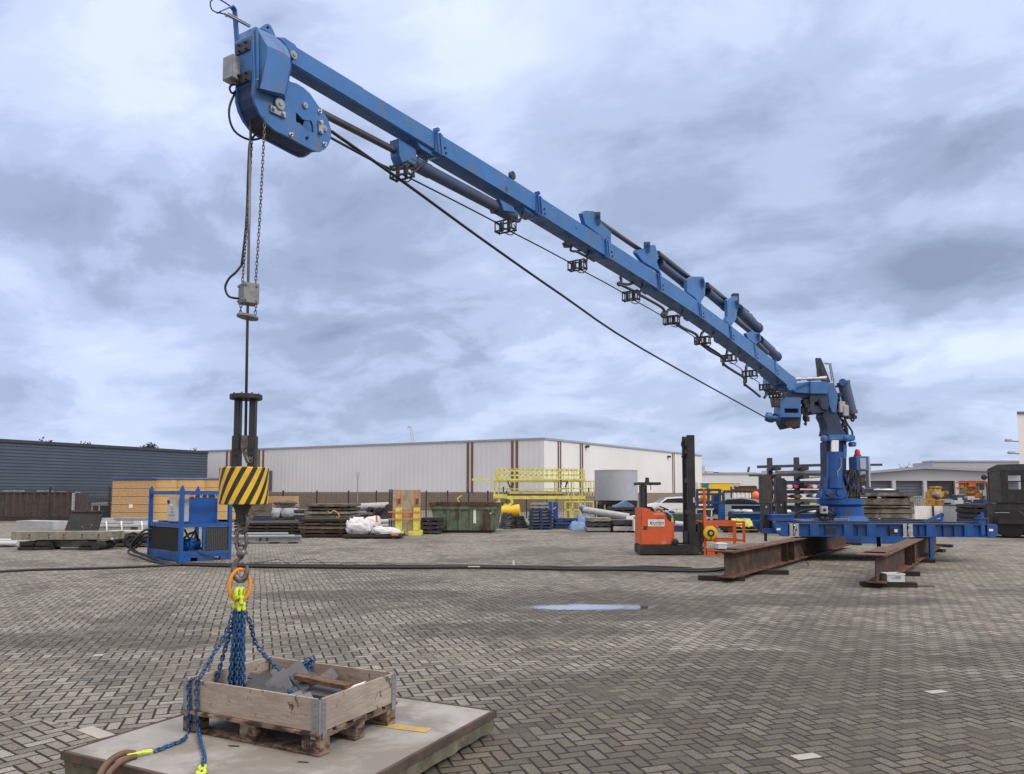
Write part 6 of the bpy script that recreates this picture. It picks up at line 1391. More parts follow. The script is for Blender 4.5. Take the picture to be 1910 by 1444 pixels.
b=B(); b.bx(xb0+.1,xb1-.1,.1,d-.1,.0,.115); b.build('skid','black paint',t)
b=B(); b.beam((l.x(890),.4,z1-.2),(l.x(932),.5,z1+.06),.06,.06); b.build('scrap_bar','light grey paint',t)
l=L(857,39); b=B(); b.beam((0,0,l.z(937)),(-.12,0,l.z(930)),.05,.04); b.beam((-.12,0,l.z(930)),(.12,0,l.z(924)),.08,.06); b.beam((0,0,0),(0,0,l.z(936)),.05,.05); single(b,'yellow_hook','lime paint','small lime green hooked bar sticking up behind the skip','hooked bar',l.loc)
# mesh / cable heap
def heap(px0,px1,yt,D,lb,m,name,seed,n=26,dep=1.4,r=.035,cat='heap'):
    l=L((px0+px1)/2,D); q=random.Random(seed); W_=(l.x(px1)-l.x(px0))/2; h=l.z(yt); b=B()
    for i in range(n):
        f=i/n; rr=1-.55*f; a0_=q.uniform(0,6.28); z=h*f; b.tube([(math.cos(a0_+k*.7)*W_*rr*q.uniform(.85,1.05),dep/2+math.sin(a0_+k*.7)*dep/2*rr,r+z*q.uniform(.8,1)) for k in range(9)],r,5,True,smooth=2)
    b.lathe([(W_*.85,0),(W_*.8,h*.4),(W_*.5,h*.85),(W_*.1,h*.9)],(0,dep/2,0.01),(0,0,1),18); return single(b,name,m,lb,cat,l.loc)
heap(930,962,957,39,'dark coil of heavy rope between the green skip and the yellow cone','dark steel','rope_coil',1,cat='rope coil'); heap(952,985,963,39.6,'lower coil of dark cable left of the blue pallets','rubber','cable_coil',2,cat='cable coil')
l=L(950,41); o=l.root('yellow_float','yellow drum shaped float with raised arm lying on the rope coils','float'); b=B(); b.lathe([(.12,0),(.30,.1),(.30,.6),(.38,.9),(.38,1.05),(.1,1.1)],(l.x(932),0,l.z(954)),(1,0,0),20); b.build('drum','signal yellow',o,smooth=True)
b=B(); b.beam((l.x(940),0,l.z(948)),(l.x(956),0,l.z(938)),.10,.12); b.beam((l.x(956),0,l.z(938)),(l.x(952),0,l.z(930)),.08,.10); b.beam((l.x(943),0,l.z(948)),(l.x(942),0,l.z(940)),.18,.14); b.beam((l.x(934),0,l.z(940)),(l.x(929),0,l.z(934)),.05,.06); b.build('arm','yellow paint',o)
b=B(); b.bx(l.x(935),l.x(960),-.2,.4,0,l.z(962)); b.build('support','black paint',o)
# blue pallets / frames
stack('blue_pallet_stack','stack of dark blue steel frames topped with grey crates below the yellow platform','steel frames',986,1033,950,38,['dark blue paint'],6,1.8,seed=41,jit=.08,spacer='dark blue paint',gap=.4)
stack('grey_crate_stack','small grey slatted crates on top of the blue steel frames','crates',990,1024,938,38.2,['galvanised steel'],2,1.2,zbase=Zp(950,38.2)+.01,seed=42,jit=.05)
l=L(1033,40); o=l.root('blue_stillage','upright blue steel stillage right of the blue frame stack','stillage'); b=B(); b.bx(l.x(1024),l.x(1030),0,.6,0,l.z(936)); b.bx(l.x(1032),l.x(1041),.1,.2,0,l.z(937)); b.beam((l.x(1031),.05,l.z(952)),(l.x(1040),.05,l.z(944)),.05,.05); b.build('panel','bright blue paint',o); b=B(); b.beam((l.x(1032),.02,l.z(950)),(l.x(1037),.02,l.z(946)),.05,.05); b.build('brace','light grey paint',o)
stack('blue_pallet_stack','low blue steel frames on the ground right of the tall blue stack','steel frames',1034,1078,967,39,['dark blue paint','bright blue paint'],3,1.4,seed=43,jit=.1,spacer='dark blue paint')
# yellow access platform
l=L(1010,43); t=l.root('access_platform','yellow painted maintenance platform with railings standing high on legs','platform'); X=l.x; Z=l.z; d=1.6
bb('lower_deck_beam','yellow paint',X(920),X(1092),-.05,.1,Z(931),Z(925)); bb('lower_deck_beam','yellow paint',X(920),X(1092),d,d+.1,Z(931),Z(925)); bb('deck','yellow paint',X(950),X(1048),.1,d,Z(921),Z(916)); bb('deck_gap','dark steel',X(945),X(1050),.0,d,Z(924.5),Z(922)); bb('step_box','yellow paint',X(920),X(946),-.1,.8,Z(929),Z(922))
bb('upper_beam','yellow paint',X(880),X(1092),-.02,.10,Z(896.5),Z(893)); bb('upper_beam','yellow paint',X(920),X(1092),d,d+.12,Z(897),Z(893)); bb('floor_grid','yellow paint',X(925),X(1090),.12,d-.01,Z(895),Z(893.8))
bb('end_panel','yellow paint',X(924),X(931),-.04,.05,Z(893),Z(876),.05)
def rails(y0,ys,xs,xr,m='yellow paint',name='railing'):
    for yy in (0.0,d+.03):
        b=B()
        for x in xs: b.bx(X(x)-.025,X(x)+.025,yy,yy+.05,Z(y0),Z(ys[0]))
        for y in ys: b.bx(X(xr[0]),X(xr[1]),yy+.0,yy+.045,Z(y)-.025,Z(y)+.025)
        b.build(name,m,t)
rails(893,(877,886),range(931,1092,10),(926,1090)); rails(925,(898,912),(922,930,952,1038,1060,1070),(921,1058))
rails(925,(897.5,911),(1086,1098,1108),(1050,1109))
b=B()
for x in range(931,1092,9): b.beam((X(x),.02,Z(877)),(X(x+4),.02,Z(873.5)),.04,.04); b.beam((X(x),.02,Z(877)),(X(x-4),.02,Z(873.5)),.04,.04)
b.build('spike_rail','yellow paint',t)
b=B()
for (a,c) in (((947,898),(951,909)),((951,909),(959,902)),((1059,898),(1054,909)),((939,918),(939,908)),((1046,895),(1047,904)),((1098,918),(1098,910))): b=B(); b.beam((X(a[0]),-.08,Z(a[1])),(X(c[0]),-.08,Z(c[1])),.07,.07); b.build('locking_pin','black paint',t)
for x in (928,1040,1066,1084,): bb('leg','yellow paint',X(x)-.06,X(x)+.06,.3,.42,0,Z(931)); bb('leg','yellow paint',X(x)-.06,X(x)+.06,d-.2,d-.08,0,Z(931))
b=B(); b.beam((X(955),-.1,Z(931)),(X(957),-.1,Z(938)),.08,.08); b.beam((X(930),-.1,Z(931)),(X(932),-.1,Z(937)),.08,.08); b.build('brace','yellow paint',t)
l=L(1081,40.5); t=l.root('yellow_gate','small yellow railing gate under the right end of the platform','gate'); X=l.x; Z=l.z
b=B()
for x in (1054,1068,1083): b.bx(X(x)-.035,X(x)+.035,0,.07,Z(971),Z(936))
for y in (936,951): b.bx(X(1053),X(1084),0,.06,Z(y)-.03,Z(y)+.03)
for x in (1094,1110): b.bx(X(x)-.025,X(x)+.025,.9,.95,Z(950),Z(936))
b.bx(X(1084),X(1111),.9,.95,Z(936)-.03,Z(936)+.03); b.build('railing','yellow paint',t); bb('base','yellow paint',X(1053),X(1070),-.1,.4,0,Z(966))
# grey tank
l=L(1155,45); t=l.root('grey_tank','large plain light grey cylindrical tank on a dark steel stand','tank'); rr=(l.x(1196)-l.x(1114))/2
b=B(); b.lathe([(rr*.99,l.z(934)),(rr,l.z(933.5)),(rr,l.z(876.5)),(rr*.985,l.z(876)),(rr*.9,l.z(876))],(0,rr,0),(0,0,1),56); b.build('shell','tank grey',t,smooth=True)
b=B(); b.lathe([(rr*1.012,l.z(878)),(rr*1.012,l.z(876.2))],(0,rr,0),(0,0,1),56); b.build('rim','grey box paint',t,smooth=True)
b=B(); b.bx(l.x(1122),l.x(1190),.3,1.9,l.z(942),l.z(934.3)); 
for x in (1124,1140,1166,1186): b.bx(l.x(x)-.12,l.x(x)+.12,.4,.6,0,l.z(942)); b.bx(l.x(x)-.12,l.x(x)+.12,1.6,1.8,0,l.z(942))
b.build('stand','black paint',t)
# pipe, blue tarps, beams between tank and truck
l=L(1130,39); o=l.root('steel_pipe','long grey blue steel pipe lying across the beam stacks','pipe'); b=B(); b.cyl((l.x(1088),.2,l.z(951)),(l.x(1172),-.2,l.z(964)),.17,n=20); b.build('pipe','grey box paint',o,smooth=True); b=B(); b.cyl((l.x(1084),.2,l.z(944)),(l.x(1092),.2,l.z(955)),.14,.19,n=14); b.build('flared_end','pale blue tarp',o,smooth=True); b=B(); b.bx(l.x(1125),l.x(1129),0,.3,0,l.z(962)); b.build('prop','black timber',o)
bag_l=L(1094,38.6)
def tarp(px0,px1,yt,yb,D,lb,seed):
    l=L((px0+px1)/2,D); b=B(); n=16; x0,x1=l.x(px0),l.x(px1); z1=l.z(yt); vs=[]; q=random.Random(seed)
    for i in range(n+1):
        for j in range(9):
            u=i/n; v=j/8; e=min(u,1-u,v,1-v); z=z1*min(1,(e*5)**.5)*(.8+.25*noise.noise(Vector((u*4,v*4,seed))))
            vs.append((x0+(x1-x0)*u,v*1.6,max(.02,z)))
    b.faces(vs,[(i*9+j,(i+1)*9+j,(i+1)*9+j+1,i*9+j+1) for i in range(n) for j in range(8)]); return single(b,'blue_tarpaulin','pale blue tarp',lb,'tarpaulin',l.loc,0,'blue tarpaulins',smooth='all')
tarp(1062,1100,972,985,37.5,'low blue tarpaulin on the ground left of the grey beam stack',3); tarp(1074,1108,958,975,40,'higher blue tarpaulin behind the low one under the steel pipe',5)
stack('beam_stack','grey steel beams stacked in front of the long pipe','beam stack',1095,1140,966,35.6,['galvanised steel','dark steel','grey olive paint'],3,1.6,seed=51,jit=.05)
stack('beam_stack','grey steel beams stacked just left of the orange reach truck','beam stack',1142,1192,970,35.4,['grey box paint','dark steel'],2,1.8,seed=52,jit=.04)
stack('beam_stack','dark steel beams stacked below the grey tank','beam stack',1138,1188,946,41,['dark steel','black paint','dark blue paint'],5,2,seed=53,jit=.08)
l=L(1166,43); b=B(); b.prism([(l.x(1142),0,l.z(948)),(l.x(1175),0,l.z(948)),(l.x(1184),0,l.z(944)),(l.x(1168),0,l.z(934))],(0,1.2,0)); b.bx(l.x(1150),l.x(1172),.1,1,0,l.z(948)); single(b,'blue_ramp','pale blue tarp','blue sloping steel piece behind the beams left of the reach truck','steel frame',l.loc)
l=L(1186,35); t=l.root('white_crate','white framed crate standing just behind the reach truck body','crate'); X=l.x; Z=l.z
bb('body','white paint',X(1182),X(1200),0,.8,.08,Z(962)); bb('opening','black paint',X(1183),X(1192),-.012,-.004,Z(968),Z(964)); bb('frame','white paint',X(1168),X(1181),0,.06,Z(969),Z(962),)
# ------------------------------------------------------------ reach truck
TD=22.4; l=L(1250,TD); t=l.root('reach_truck','orange reach truck with tall black mast and a white sign on its side','reach truck'); X=l.x; Z=l.z
b=B(); b.prism([(X(1193.5),0,Z(1017)),(X(1252),0,Z(1017)),(X(1257),0,Z(975)),(X(1246),0,Z(972)),(X(1240),0,Z(956)),(X(1216),0,Z(955)),(X(1210),0,Z(948)),(X(1195),0,Z(947))],(0,1.05,0)); b.build('body','orange paint',t,bevel=.03,smooth=True)
bb('side_panel','orange paint',X(1249),X(1257.5),.05,1.0,Z(1017),Z(976),.02)
b=B(); b.prism([(X(1209),.04,Z(948)),(X(1212),.04,Z(945.5)),(X(1218),.04,Z(946)),(X(1222),.04,Z(953)),(X(1221),.04,Z(956)),(X(1214),.04,Z(955))],(0,.95,0)); b.build('seat_back','black paint',t,bevel=.02,smooth=True)
b=B(); b.prism([(X(1240),.05,Z(955)),(X(1249),.05,Z(962)),(X(1254),.05,Z(972)),(X(1247),.05,Z(973)),(X(1243),.05,Z(966)),(X(1239),.05,Z(960))],(0,.9,0)); b.build('armrest','black paint',t,bevel=.02,smooth=True)
b=B(); b.tube([(X(1238),.2,Z(954)),(X(1248),.2,Z(957)),(X(1256),.2,Z(965)),(X(1257),.2,Z(985))],.03,6,smooth=4); b.tube([(X(1222),.3,Z(955)),(X(1230),.3,Z(948)),(X(1240),.3,Z(951))],.04,6,smooth=3); b.build('cowl_rail','grey box paint',t)
b=B(); b.lathe([(.15,0),(.15,.04)],(X(1243),.45,Z(950)),(.4,0,1),18); b.cyl((X(1243),.45,Z(950)),(X(1246),.45,Z(958)),.03,n=8); b.build('steering_wheel','black paint',t)
b=B(); b.prism([(X(1193),-.02,0.03),(X(1302),-.02,0.03),(X(1304),-.02,Z(1019)),(X(1286),-.02,Z(1016)),(X(1193),-.02,Z(1017.5))],(0,.30,0)); b.prism([(X(1193),.80,0.03),(X(1302),.80,0.03),(X(1304),.80,Z(1019)),(X(1286),.80,Z(1016)),(X(1193),.80,Z(1017.5))],(0,.27,0)); b.bx(X(1194),X(1255),.28,.80,.03,Z(1018)); b.build('chassis','black paint',t,bevel=.012)
for px,r in ((1206,.14),(1292,.15)): 
    for y in (-.01,.83): b=B(); b.lathe([(r,0),(r,.2)],(X(px),y+.03,r),(0,1,0),18); b.build('wheel','rubber',t,smooth=True)
b=B(); b.lathe([(.07,0),(.10,.02),(.10,.05),(.07,.07)],(X(1258),-.06,Z(1011)),(0,1,0),16); b.build('side_roller','black paint',t,smooth=True)
for y in (.10,.72): bb('mast_rail','black paint',X(1285),X(1299),y,y+.12,.12,Z(811),.01)
bb('mast_rail','dark steel',X(1287),X(1297),.24,.70,Z(830),Z(812),.01)
for y in (.28,.60): bb('inner_mast','black paint',X(1288),X(1297),y,y+.06,.2,Z(816),.006)
for zz in (1015,960,900,845): bb('cross_member','black paint',X(1287),X(1296),.22,.72,Z(zz),Z(zz)+.12)
b=B(); b.prism([(X(1280),.3,Z(850)),(X(1283),.3,Z(850)),(X(1285),.3,Z(815)),(X(1283),.3,Z(816)),(X(1280),.3,Z(826))],(0,.06,0)); b.tube([(X(1281),.4,Z(820)),(X(1279),.4,Z(828)),(X(1283),.4,Z(838)),(X(1282),.4,Z(849))],.03,6,smooth=3); b.box((X(1281.5),.4,Z(850.5)),(.1,.1,.05)); b.tube([(X(1285),.4,Z(815)),(X(1280),.4,Z(820)),(X(1281),.4,Z(848)),(X(1286),.4,Z(870))],.015,5,smooth=3); b.build('mast_hoses','rubber',t)
bb('mast_foot','black paint',X(1285),X(1303),.05,.9,Z(1019),Z(992),.02)
b=B()
for px in (1304,1309): b.bx(X(px)-.03,X(px)+.03,.1,.9,.1,Z(978))
for zz in (1025,1010,1000,990): b.bx(X(1302),X(1313),.12,.88,Z(zz),Z(zz)+.05)
b.tube([(X(1304),.2,Z(980)),(X(1310),.1,Z(976)),(X(1312),.1,Z(1000)),(X(1306),.1,Z(1030))],.03,6,smooth=3); b.build('fork_carriage','black paint',t)
for y in (.15,.75): bb('fork','dark steel',X(1310),X(1310)+1.0,y,y+.12,.03,.08)
b=B(); b.cbox(X(1200),X(1211),.35,.75,Z(947),Z(905),.01); b.bx(X(1201),X(1204),.05,.34,Z(946),Z(905)) ; b.build('guard_pillar','black paint',t)
bb('overhead_guard','black paint',X(1192),X(1234),.05,1.0,Z(904.5),Z(899.5),.01)
b=B(); b.lathe([(.07,0),(.06,.05),(.055,.14),(.002,.15)],(X(1212),.4,Z(899.5)),(0,0,1),12); b.build('beacon','black paint',t,smooth=True)
b=B(); b.cyl((X(1216.5),.2,Z(899)),(X(1216.5),.2,Z(914)),.012,n=6); b.build('wire','black paint',t)
bb('mast_label','light grey paint',X(1294),X(1297.5),.087,.098,Z(938),Z(928))
sg=bb('side_sign','white paint',X(1208),X(1239),-.012,-.002,Z(982),Z(969))
fz=frm(Vector((X(1225.5),-.014,Z(975.3))),(1,0,0),(0,0,1)); text('conbit',.155,fz,'navy print','lettering',sg,.002)
b=B(); cx_,cz_=X(1223),Z(975.5); n=30
outer=[(cx_-.18*math.cos(a)-.0,cz_+.075*math.sin(a)) for a in [R(-62)+R(190)*i/n for i in range(n+1)]]
thk=[.004+.03*math.exp(-((i/n-.32)/.22)**2) for i in range(n+1)]
vs=[]
for (x,z),k in zip(outer,thk): vs+=[(x,-.0145,z),(x+(cx_-x)*k*4.5,-.0145,z+(cz_-z)*k*4.5)]
b.faces(vs,[(2*i,2*i+1,2*i+3,2*i+2) for i in range(n)]); b.build('logo_swoosh','navy print',sg)
b=B(); b.bx(X(1219),X(1234),-.0145,-.0135,Z(980.2),Z(979.7)); b.build('small_print','navy print',sg)
text('TOYOTA',.072,frm(Vector((X(1228),-.003,Z(959))),(1,0,0),(0,0,1)),'white paint','lettering',t,.002)
bb('model_strip','rust',X(1224),X(1238),-.004,-.001,Z(966.5),Z(965.2)); bb('vent_grille','dark rust',X(1199),X(1206.5),-.005,-.001,Z(988.5),Z(981.5))
text('20',.13,frm(Vector((X(1236.5),-.003,Z(1012.5))),(1,0,0),(0,0,1)),'light grey paint','lettering',t,.002)
b=B()
for px in (1202,1206,1210): b.cyl((X(px),-.001,Z(952)),(X(px),-.012,Z(952)),.014,n=8)
b.build('rivet','zinc plate',t); bb('side_decal','signal yellow',X(1252.2),X(1255.5),-.004+.05,.049,Z(981),Z(966))
# orange cage with hose reel
l=L(1352,TD+.1); t=l.root('work_cage','orange steel cage frame on the reach truck forks','cage'); X=l.x; Z=l.z
def bar(n,x0,x1,y0,y1,d0=0,d1=.07,m='cage orange'): return bb(n,m,X(x0),X(x1),d0,d1,Z(y1),Z(y0))
bar('upright',1312,1316.5,912,1040); bar('upright',1332,1336,972,1034); bar('upright',1367,1371,974,1015,.0,.07); bar('upright',1385,1389,974,1012,.0,.07); bar('upright',1312,1316,972,1036,.9,.97); bar('upright',1385,1389,974,1010,.9,.97)
for y0,y1 in ((972,976),(978,981),(1006,1010)): bar('cross_bar',1316.5,1388,y0,y1,.01,.05); bar('cross_bar',1316.5,1385,y0+.6,y1+.4,.91,.95)
bar('cross_bar',1316.5,1334,1022,1024,.01,.05); bar('skirt_panel',1315,1345,1023,1039,.0,.04)
b=B()
for k in range(4): x=1318+k*7; b.prism([(X(x),-.004,Z(1038.5)),(X(x+3),-.004,Z(1038.5)),(X(x+5.5),-.004,Z(1036)),(X(x+2.5),-.004,Z(1036))],(0,.003,0))
b.build('warning_stripe','warning black',t)
for x in (1316,1386): bar('side_bar',x-2,x,973,976,.07,.9); bar('side_bar',x-2,x,1007,1010,.07,.9)
b=B()
for k in range(8): b.bx(X(1374)-.0,X(1384),.96,.98,Z(976)-.06*k-.02,Z(976)-.06*k)
b.build('mesh_bars','cage orange',t)
b=B(); b.lathe([(.16,0),(.20,.02),(.20,.12),(.16,.14)],(X(1322),-.16,Z(994)),(0,1,0),24); b.cbox(X(1312.5),X(1320),-.14,-.02,Z(994),Z(986),.02); rl=b.build('hose_reel','signal yellow',t,smooth=True)
b=B(); b.lathe([(.105,0),(.105,.02)],(X(1322),-.181,Z(994)),(0,1,0),22); b.tube([(X(1322),-.17,Z(999)),(X(1323),-.17,Z(1004)),(X(1320),-.15,Z(1006))],.012,5); b.build('reel_hub','black paint',rl,smooth=True)
b=B(); b.lathe([(.05,0),(.05,.01)],(X(1322),-.192,Z(994)),(0,1,0),16); b.build('hub_cap','zinc plate',rl,smooth=True)
# ------------------------------------------------------------ cars
def car(px0,px1,yt,D,lb,m,yaw=0,flip=1):
    l=L((px0+px1)/2,D,yaw); t=l.root('parked_car',lb,'car','parked cars behind the yard'); W_=4.3; k=flip
    prof=[(-2.1,.35),(-2.15,.75),(-1.9,.98),(-1.3,1.08),(-.75,1.45),(.35,1.52),(1.15,1.40),(1.85,1.02),(2.12,.9),(2.15,.4),(1.75,.28),(-1.75,.28)]
    b=B(); b.prism([(x*k,0,z) for x,z in prof],(0,1.75,0)); b.build('body',m,t,bevel=.08,smooth=True)
    for y in (-.012,1.755):
        b=B(); b.prism([(x*k,y,z) for x,z in ((-1.15,1.08),(-.68,1.38),(.3,1.44),(1.0,1.34),(1.5,1.06))],(0,.007,0)); b.build('side_window','window glass',t)
    b=B(); b.prism([(x*k,.15,z) for x,z in ((-1.34,1.10),(-.80,1.46),(-.78,1.47),(-1.32,1.115))],(0,1.45,0)); b.build('windscreen','window glass',t)
    for x in (-1.35,1.35):
        for y in (-.03,1.6): b=B(); b.lathe([(.22,0),(.32,.01),(.32,.18)],(x*k,y,.32),(0,1,0),20); w=b.build('wheel','rubber',t,smooth=True); b=B(); b.lathe([(.20,0),(.20,.012)],(x*k,y-.014,.32),(0,1,0),14); b.build('rim','zinc plate',w)
    return t
car(1232,1292,938,58,'white car half hidden behind the reach truck mast','car white',0,1)
car(1262,1300,935,70,'second pale car just behind the white car','car silver',8,1)
car(1340,1412,944,50,'silver car behind the orange cage and lime green plate','car silver',-10,1)
# small white fence / railing in front of the cars
l=L(1290,38); t=l.root('pale_railing','pale yellow railing behind the reach truck mast','railing'); X=l.x; Z=l.z
b=B()
for x in (1262,1298,1327): b.bx(X(x)-.03,X(x)+.03,0,.06,0,Z(950))
for y in (950,966): b.bx(X(1256),X(1331),0,.05,Z(y)-.03,Z(y)+.03)
b.build('rail','yellow paint',t); t.children[0].data.materials[0]=mat('cream paint',(.6,.6,.42),.5,var=.05)
l=L(1272,36.5); t=l.root('green_container','dark green steel box behind the reach truck','container'); X=l.x; Z=l.z; bb('body','dark green',X(1255),X(1314),0,1.6,.1,Z(959)); 
b=B(); b.cyl((X(1256),-.3,Z(976)),(X(1290),-.3,Z(979)),.12,n=14); b.build('pipe','light grey paint',t,smooth=True); bb('blue_beam','dark blue paint',X(1256),X(1288),-.35,0,0.02,Z(979))
heap(1247,1266,950,45,'blue tarpaulin bundles behind the reach truck','bright blue paint','tarp_bundle',5,6,cat='bundle'); 
# blue frames right of mast
l=L(1327,40); t=l.root('blue_cage','tall open blue steel cage behind the reach truck mast','steel frame'); X=l.x; Z=l.z
for x in (1301,1322,1343,1350): bb('post','dark blue paint',X(x)-.06,X(x)+.06,0,.12,0,Z(914 if x<1345 else 922))
for y in (914,922,938,948,958): bb('rail','dark blue paint',X(1300),X(1345 if y<920 else 1352),.02,.10,Z(y)-.06,Z(y)+.06)
bb('panel','bright blue paint',X(1334),X(1345),.3,.8,Z(947),Z(922)); bb('panel','dark blue paint',X(1300),X(1350),.4,.9,Z(960),Z(944)); bb('lower_frame','bright blue paint',X(1338),X(1350),-.2,-.05,0,Z(942))
bb('machine','excavator yellow',X(1318),X(1330),1.2,1.8,Z(940),Z(926),.1)
# yellow trailer
l=L(1338,88); t=l.root('yellow_trailer','bright yellow box trailer with a teal patch behind the blue cage','trailer'); X=l.x; Z=l.z
bb('box','truck yellow',X(1308),X(1382),0,2.5,1.0,Z(901.5)); bb('roof_edge','white paint',X(1307),X(1382.3),-.06,2.5,Z(901.4),Z(899.8)); bb('front_panel','white paint',X(1300),X(1308),-.02,2.4,1.0,Z(898),.1)
b=B(); b.prism([(X(1309),-.02,Z(901.6)),(X(1323.5),-.02,Z(901.6)),(X(1321.5),-.02,Z(909)),(X(1327),-.02,Z(917)),(X(1322),-.02,Z(921)),(X(1318),-.02,Z(910)),(X(1309),-.02,Z(909))],(0,.015,0)); b.build('teal_patch','teal',t)
text('coner',.75,frm(Vector((X(1358),-.025,Z(916))),(1,0,0),(0,0,1)),'dark green','lettering',t,.01)
b=B(); b.lathe([(.46,0),(.46,.012)],(X(1372),-.02,Z(909.5)),(0,1,0),20); b.build('emblem','light grey paint',t); b=B(); b.prism([(X(1372)-.1,-.03,Z(913)),(X(1372)+.1,-.03,Z(913)),(X(1372)+.1,-.03,Z(910)),(X(1372)+.3,-.03,Z(909)),(X(1372),-.03,Z(906.5)),(X(1372)-.3,-.03,Z(909)),(X(1372)-.1,-.03,Z(910))],(0,.008,0)); b.build('emblem','dark green',t)
for x in (1318,1330,1366,1374): b=B(); b.lathe([(.3,0),(.5,.02),(.5,.3)],(X(x),.0,.5),(0,1,0),16); b.build('wheel','rubber',t,smooth=True)
# ibc-like white container, orange buoys, red stack
l=L(1382,60); t=l.root('white_container','white corrugated container with strap left of the orange buoys','container'); X=l.x; Z=l.z
b=B(); corr(b,(X(1364),0,0),(X(1401),0,0),.8,Z(919),.32,.06); b.bx(X(1364),X(1401),.01,1.8,.8,Z(919)); b.build('body','white paint',t); bb('top_frame','black paint',X(1363),X(1402),-.05,1.8,Z(919),Z(915)); bb('strap','dark steel',X(1363),X(1402),-.09,-.07,Z(930.5),Z(929.8)); bb('base','dark blue paint',X(1362),X(1410),-.1,1.8,0,.79)
b=B(); b.beam((X(1362),-.3,0),(X(1362),-.3,Z(908)),.1,.1); b.build('post','black paint',t)
for px,py,r,lb in ((1410,925,8,'round orange buoy beside the white container'),(1424,924,7,'orange buoy partly hidden behind the black stabiliser leg')):
    l=L(px,59); rr=r*59/1430; b=B(); b.lathe([(rr*.3,-rr*.95),(rr*.8,-rr*.6),(rr,0),(rr*.8,rr*.6),(rr*.3,rr*.95),(rr*.12,rr*1.1)],(0,0,l.z(py)),(0,0,1),20); b.cyl((0,0,0),(0,0,l.z(py)-rr*.9),rr*.7,n=14); single(b,'buoy','buoy orange',lb,'buoy',l.loc,0,'orange buoys',smooth=True)
l=L(1399,80); t=l.root('red_stack','stack of reddish brown containers and pipes behind the white container','containers'); X=l.x; Z=l.z
for i,(x0,x1,y0,y1,m) in enumerate(((1376,1418,912,920,'rust flange'),(1382,1414,908,912,'dark rust'),(1360,1420,916,922,'dark rust'),(1364,1420,922,960,'dark steel'),(1392,1416,906,908,'rust'))): bb('container',m,X(x0),X(x1),.2*i,2+.2*i,max(0,Z(y1)),Z(y0))
# long blue beams
BG='blue steel beams lying behind the crane'
for (x0,x1,yt,yb,D,lb,m) in ((1366,1540,943,955,42,'long dark blue beam behind the stabiliser legs','dark blue paint'),(1368,1560,958,972,36,'long blue beam in front of the dark blue one','bright blue paint'),):
    l=L((x0+x1)/2,D); t=l.root('blue_beam',lb,'steel beam',BG); X=l.x; Z=l.z; z0,z1=Z(yb),Z(yt)
    b=B(); b.ibeam((X(x0),.2,(z0+z1)/2),(X(x1),.2,(z0+z1)/2),.4,z1-z0,.04,.05); b.build('beam_body',m,t)
    for k in range(5): bb('support_block','black timber',X(x0)+(X(x1)-X(x0))*k/4-.1,X(x0)+(X(x1)-X(x0))*k/4+.1,.0,.5,0,z0-.002)
o,l=stack('scrap_row','row of dark pallets between the two long blue beams','pallets',1372,1540,956,39,['dark steel','dark wood'],3,1.5,seed=61,jit=.04)
for k,(px,m) in enumerate(((1376,'grey cloth'),(1398,'white cloth'),(1470,'white cloth'),(1500,'dark rust'),(1520,'white cloth'))): wrap(px-9,px+9,951,957,38.5,['grey wrapped bundle at the left of the pallet row behind the orange cage','white wrapped bundle behind the left stabiliser leg','white bundle between the stabiliser legs and the crane column','brown bundle on the pallet row left of the crane column','white bundle just left of the crane turntable'][k],m)
# lime plate
l=L(1398,35.2); b=B(); b.hexa([(l.x(1370),0,.12),(l.x(1413),0,.12),(l.x(1413),.06,.12),(l.x(1370),.06,.12)],[(l.x(1372),.75,.62),(l.x(1407),.75,.62),(l.x(1407),.81,.62),(l.x(1372),.81,.62)]); 
for x in (1382,1396): b.hexa([(l.x(x)-.02,-.03,.24),(l.x(x)+.02,-.03,.24),(l.x(x)+.02,.0,.24),(l.x(x)-.02,.0,.24)],[(l.x(x)-.02,.72,.65),(l.x(x)+.02,.72,.65),(l.x(x)+.02,.76,.65),(l.x(x)-.02,.76,.65)])
b.bx(l.x(1374),l.x(1378),.1,.7,.1,.3); b.bx(l.x(1402),l.x(1406),.1,.7,.1,.3); single(b,'lime_plate','lime paint','lime green sloping steel plate behind the orange cage','steel plate',l.loc)
stack('timber_stack','low black timbers under the lime green plate','timber stack',1353,1418,982,35.2,['black timber'],1,1,seed=71,jit=.02)
# ------------------------------------------------------------ cantilever rack
l=L(1525,34); t=l.root('cantilever_rack','dark cantilever rack holding long steel bars behind the crane column','rack'); X=l.x; Z=l.z
for px,yt in ((1446,853),(1497,852),(1611,850)):
    bb('upright','dark steel',X(px)-.09,X(px)+.09,.5,.75,0,Z(yt),.01)
    for yy in (874,889,903,918,938): bb('arm','dark steel',X(px)-.12,X(px)+.12,-.5,.49,Z(yy)-.08,Z(yy)+.06)
    for yy in (874,889): bb('arm_plate','dark steel',X(px)-.2,X(px)+.2,-.1,.49,Z(yy+1)-.06,Z(yy)-.001+.0)
def bar_thing(x0,x1,y0,y1,d,lb,r,m,name='steel_bar'):
    l2=L((x0+x1)/2,34-d); b=B(); b.beam((l2.x(x0),0,l2.z(y0)),(l2.x(x1),0,l2.z(y1)),r,r); single(b,name,m,lb,'steel bar',l2.loc,0,'steel bars on the cantilever rack')
bar_thing(1414,1541,871,867.5,.2,'long dark steel bar on the top arms of the rack left of the column',.12,'dark steel'); bar_thing(1600,1647,867.5,867,.2,'end of the top steel bar right of the crane column',.10,'dark steel')
bar_thing(1398,1540,887,886,.25,'lowest long steel bar sticking out left of the rack',.09,'dark steel'); bar_thing(1448,1540,881,880,.0,'pale steel bar in the middle of the rack',.12,'galvanised steel'); bar_thing(1450,1540,885,884,-.15,'thin pale steel bar behind the middle one',.10,'galvanised steel')
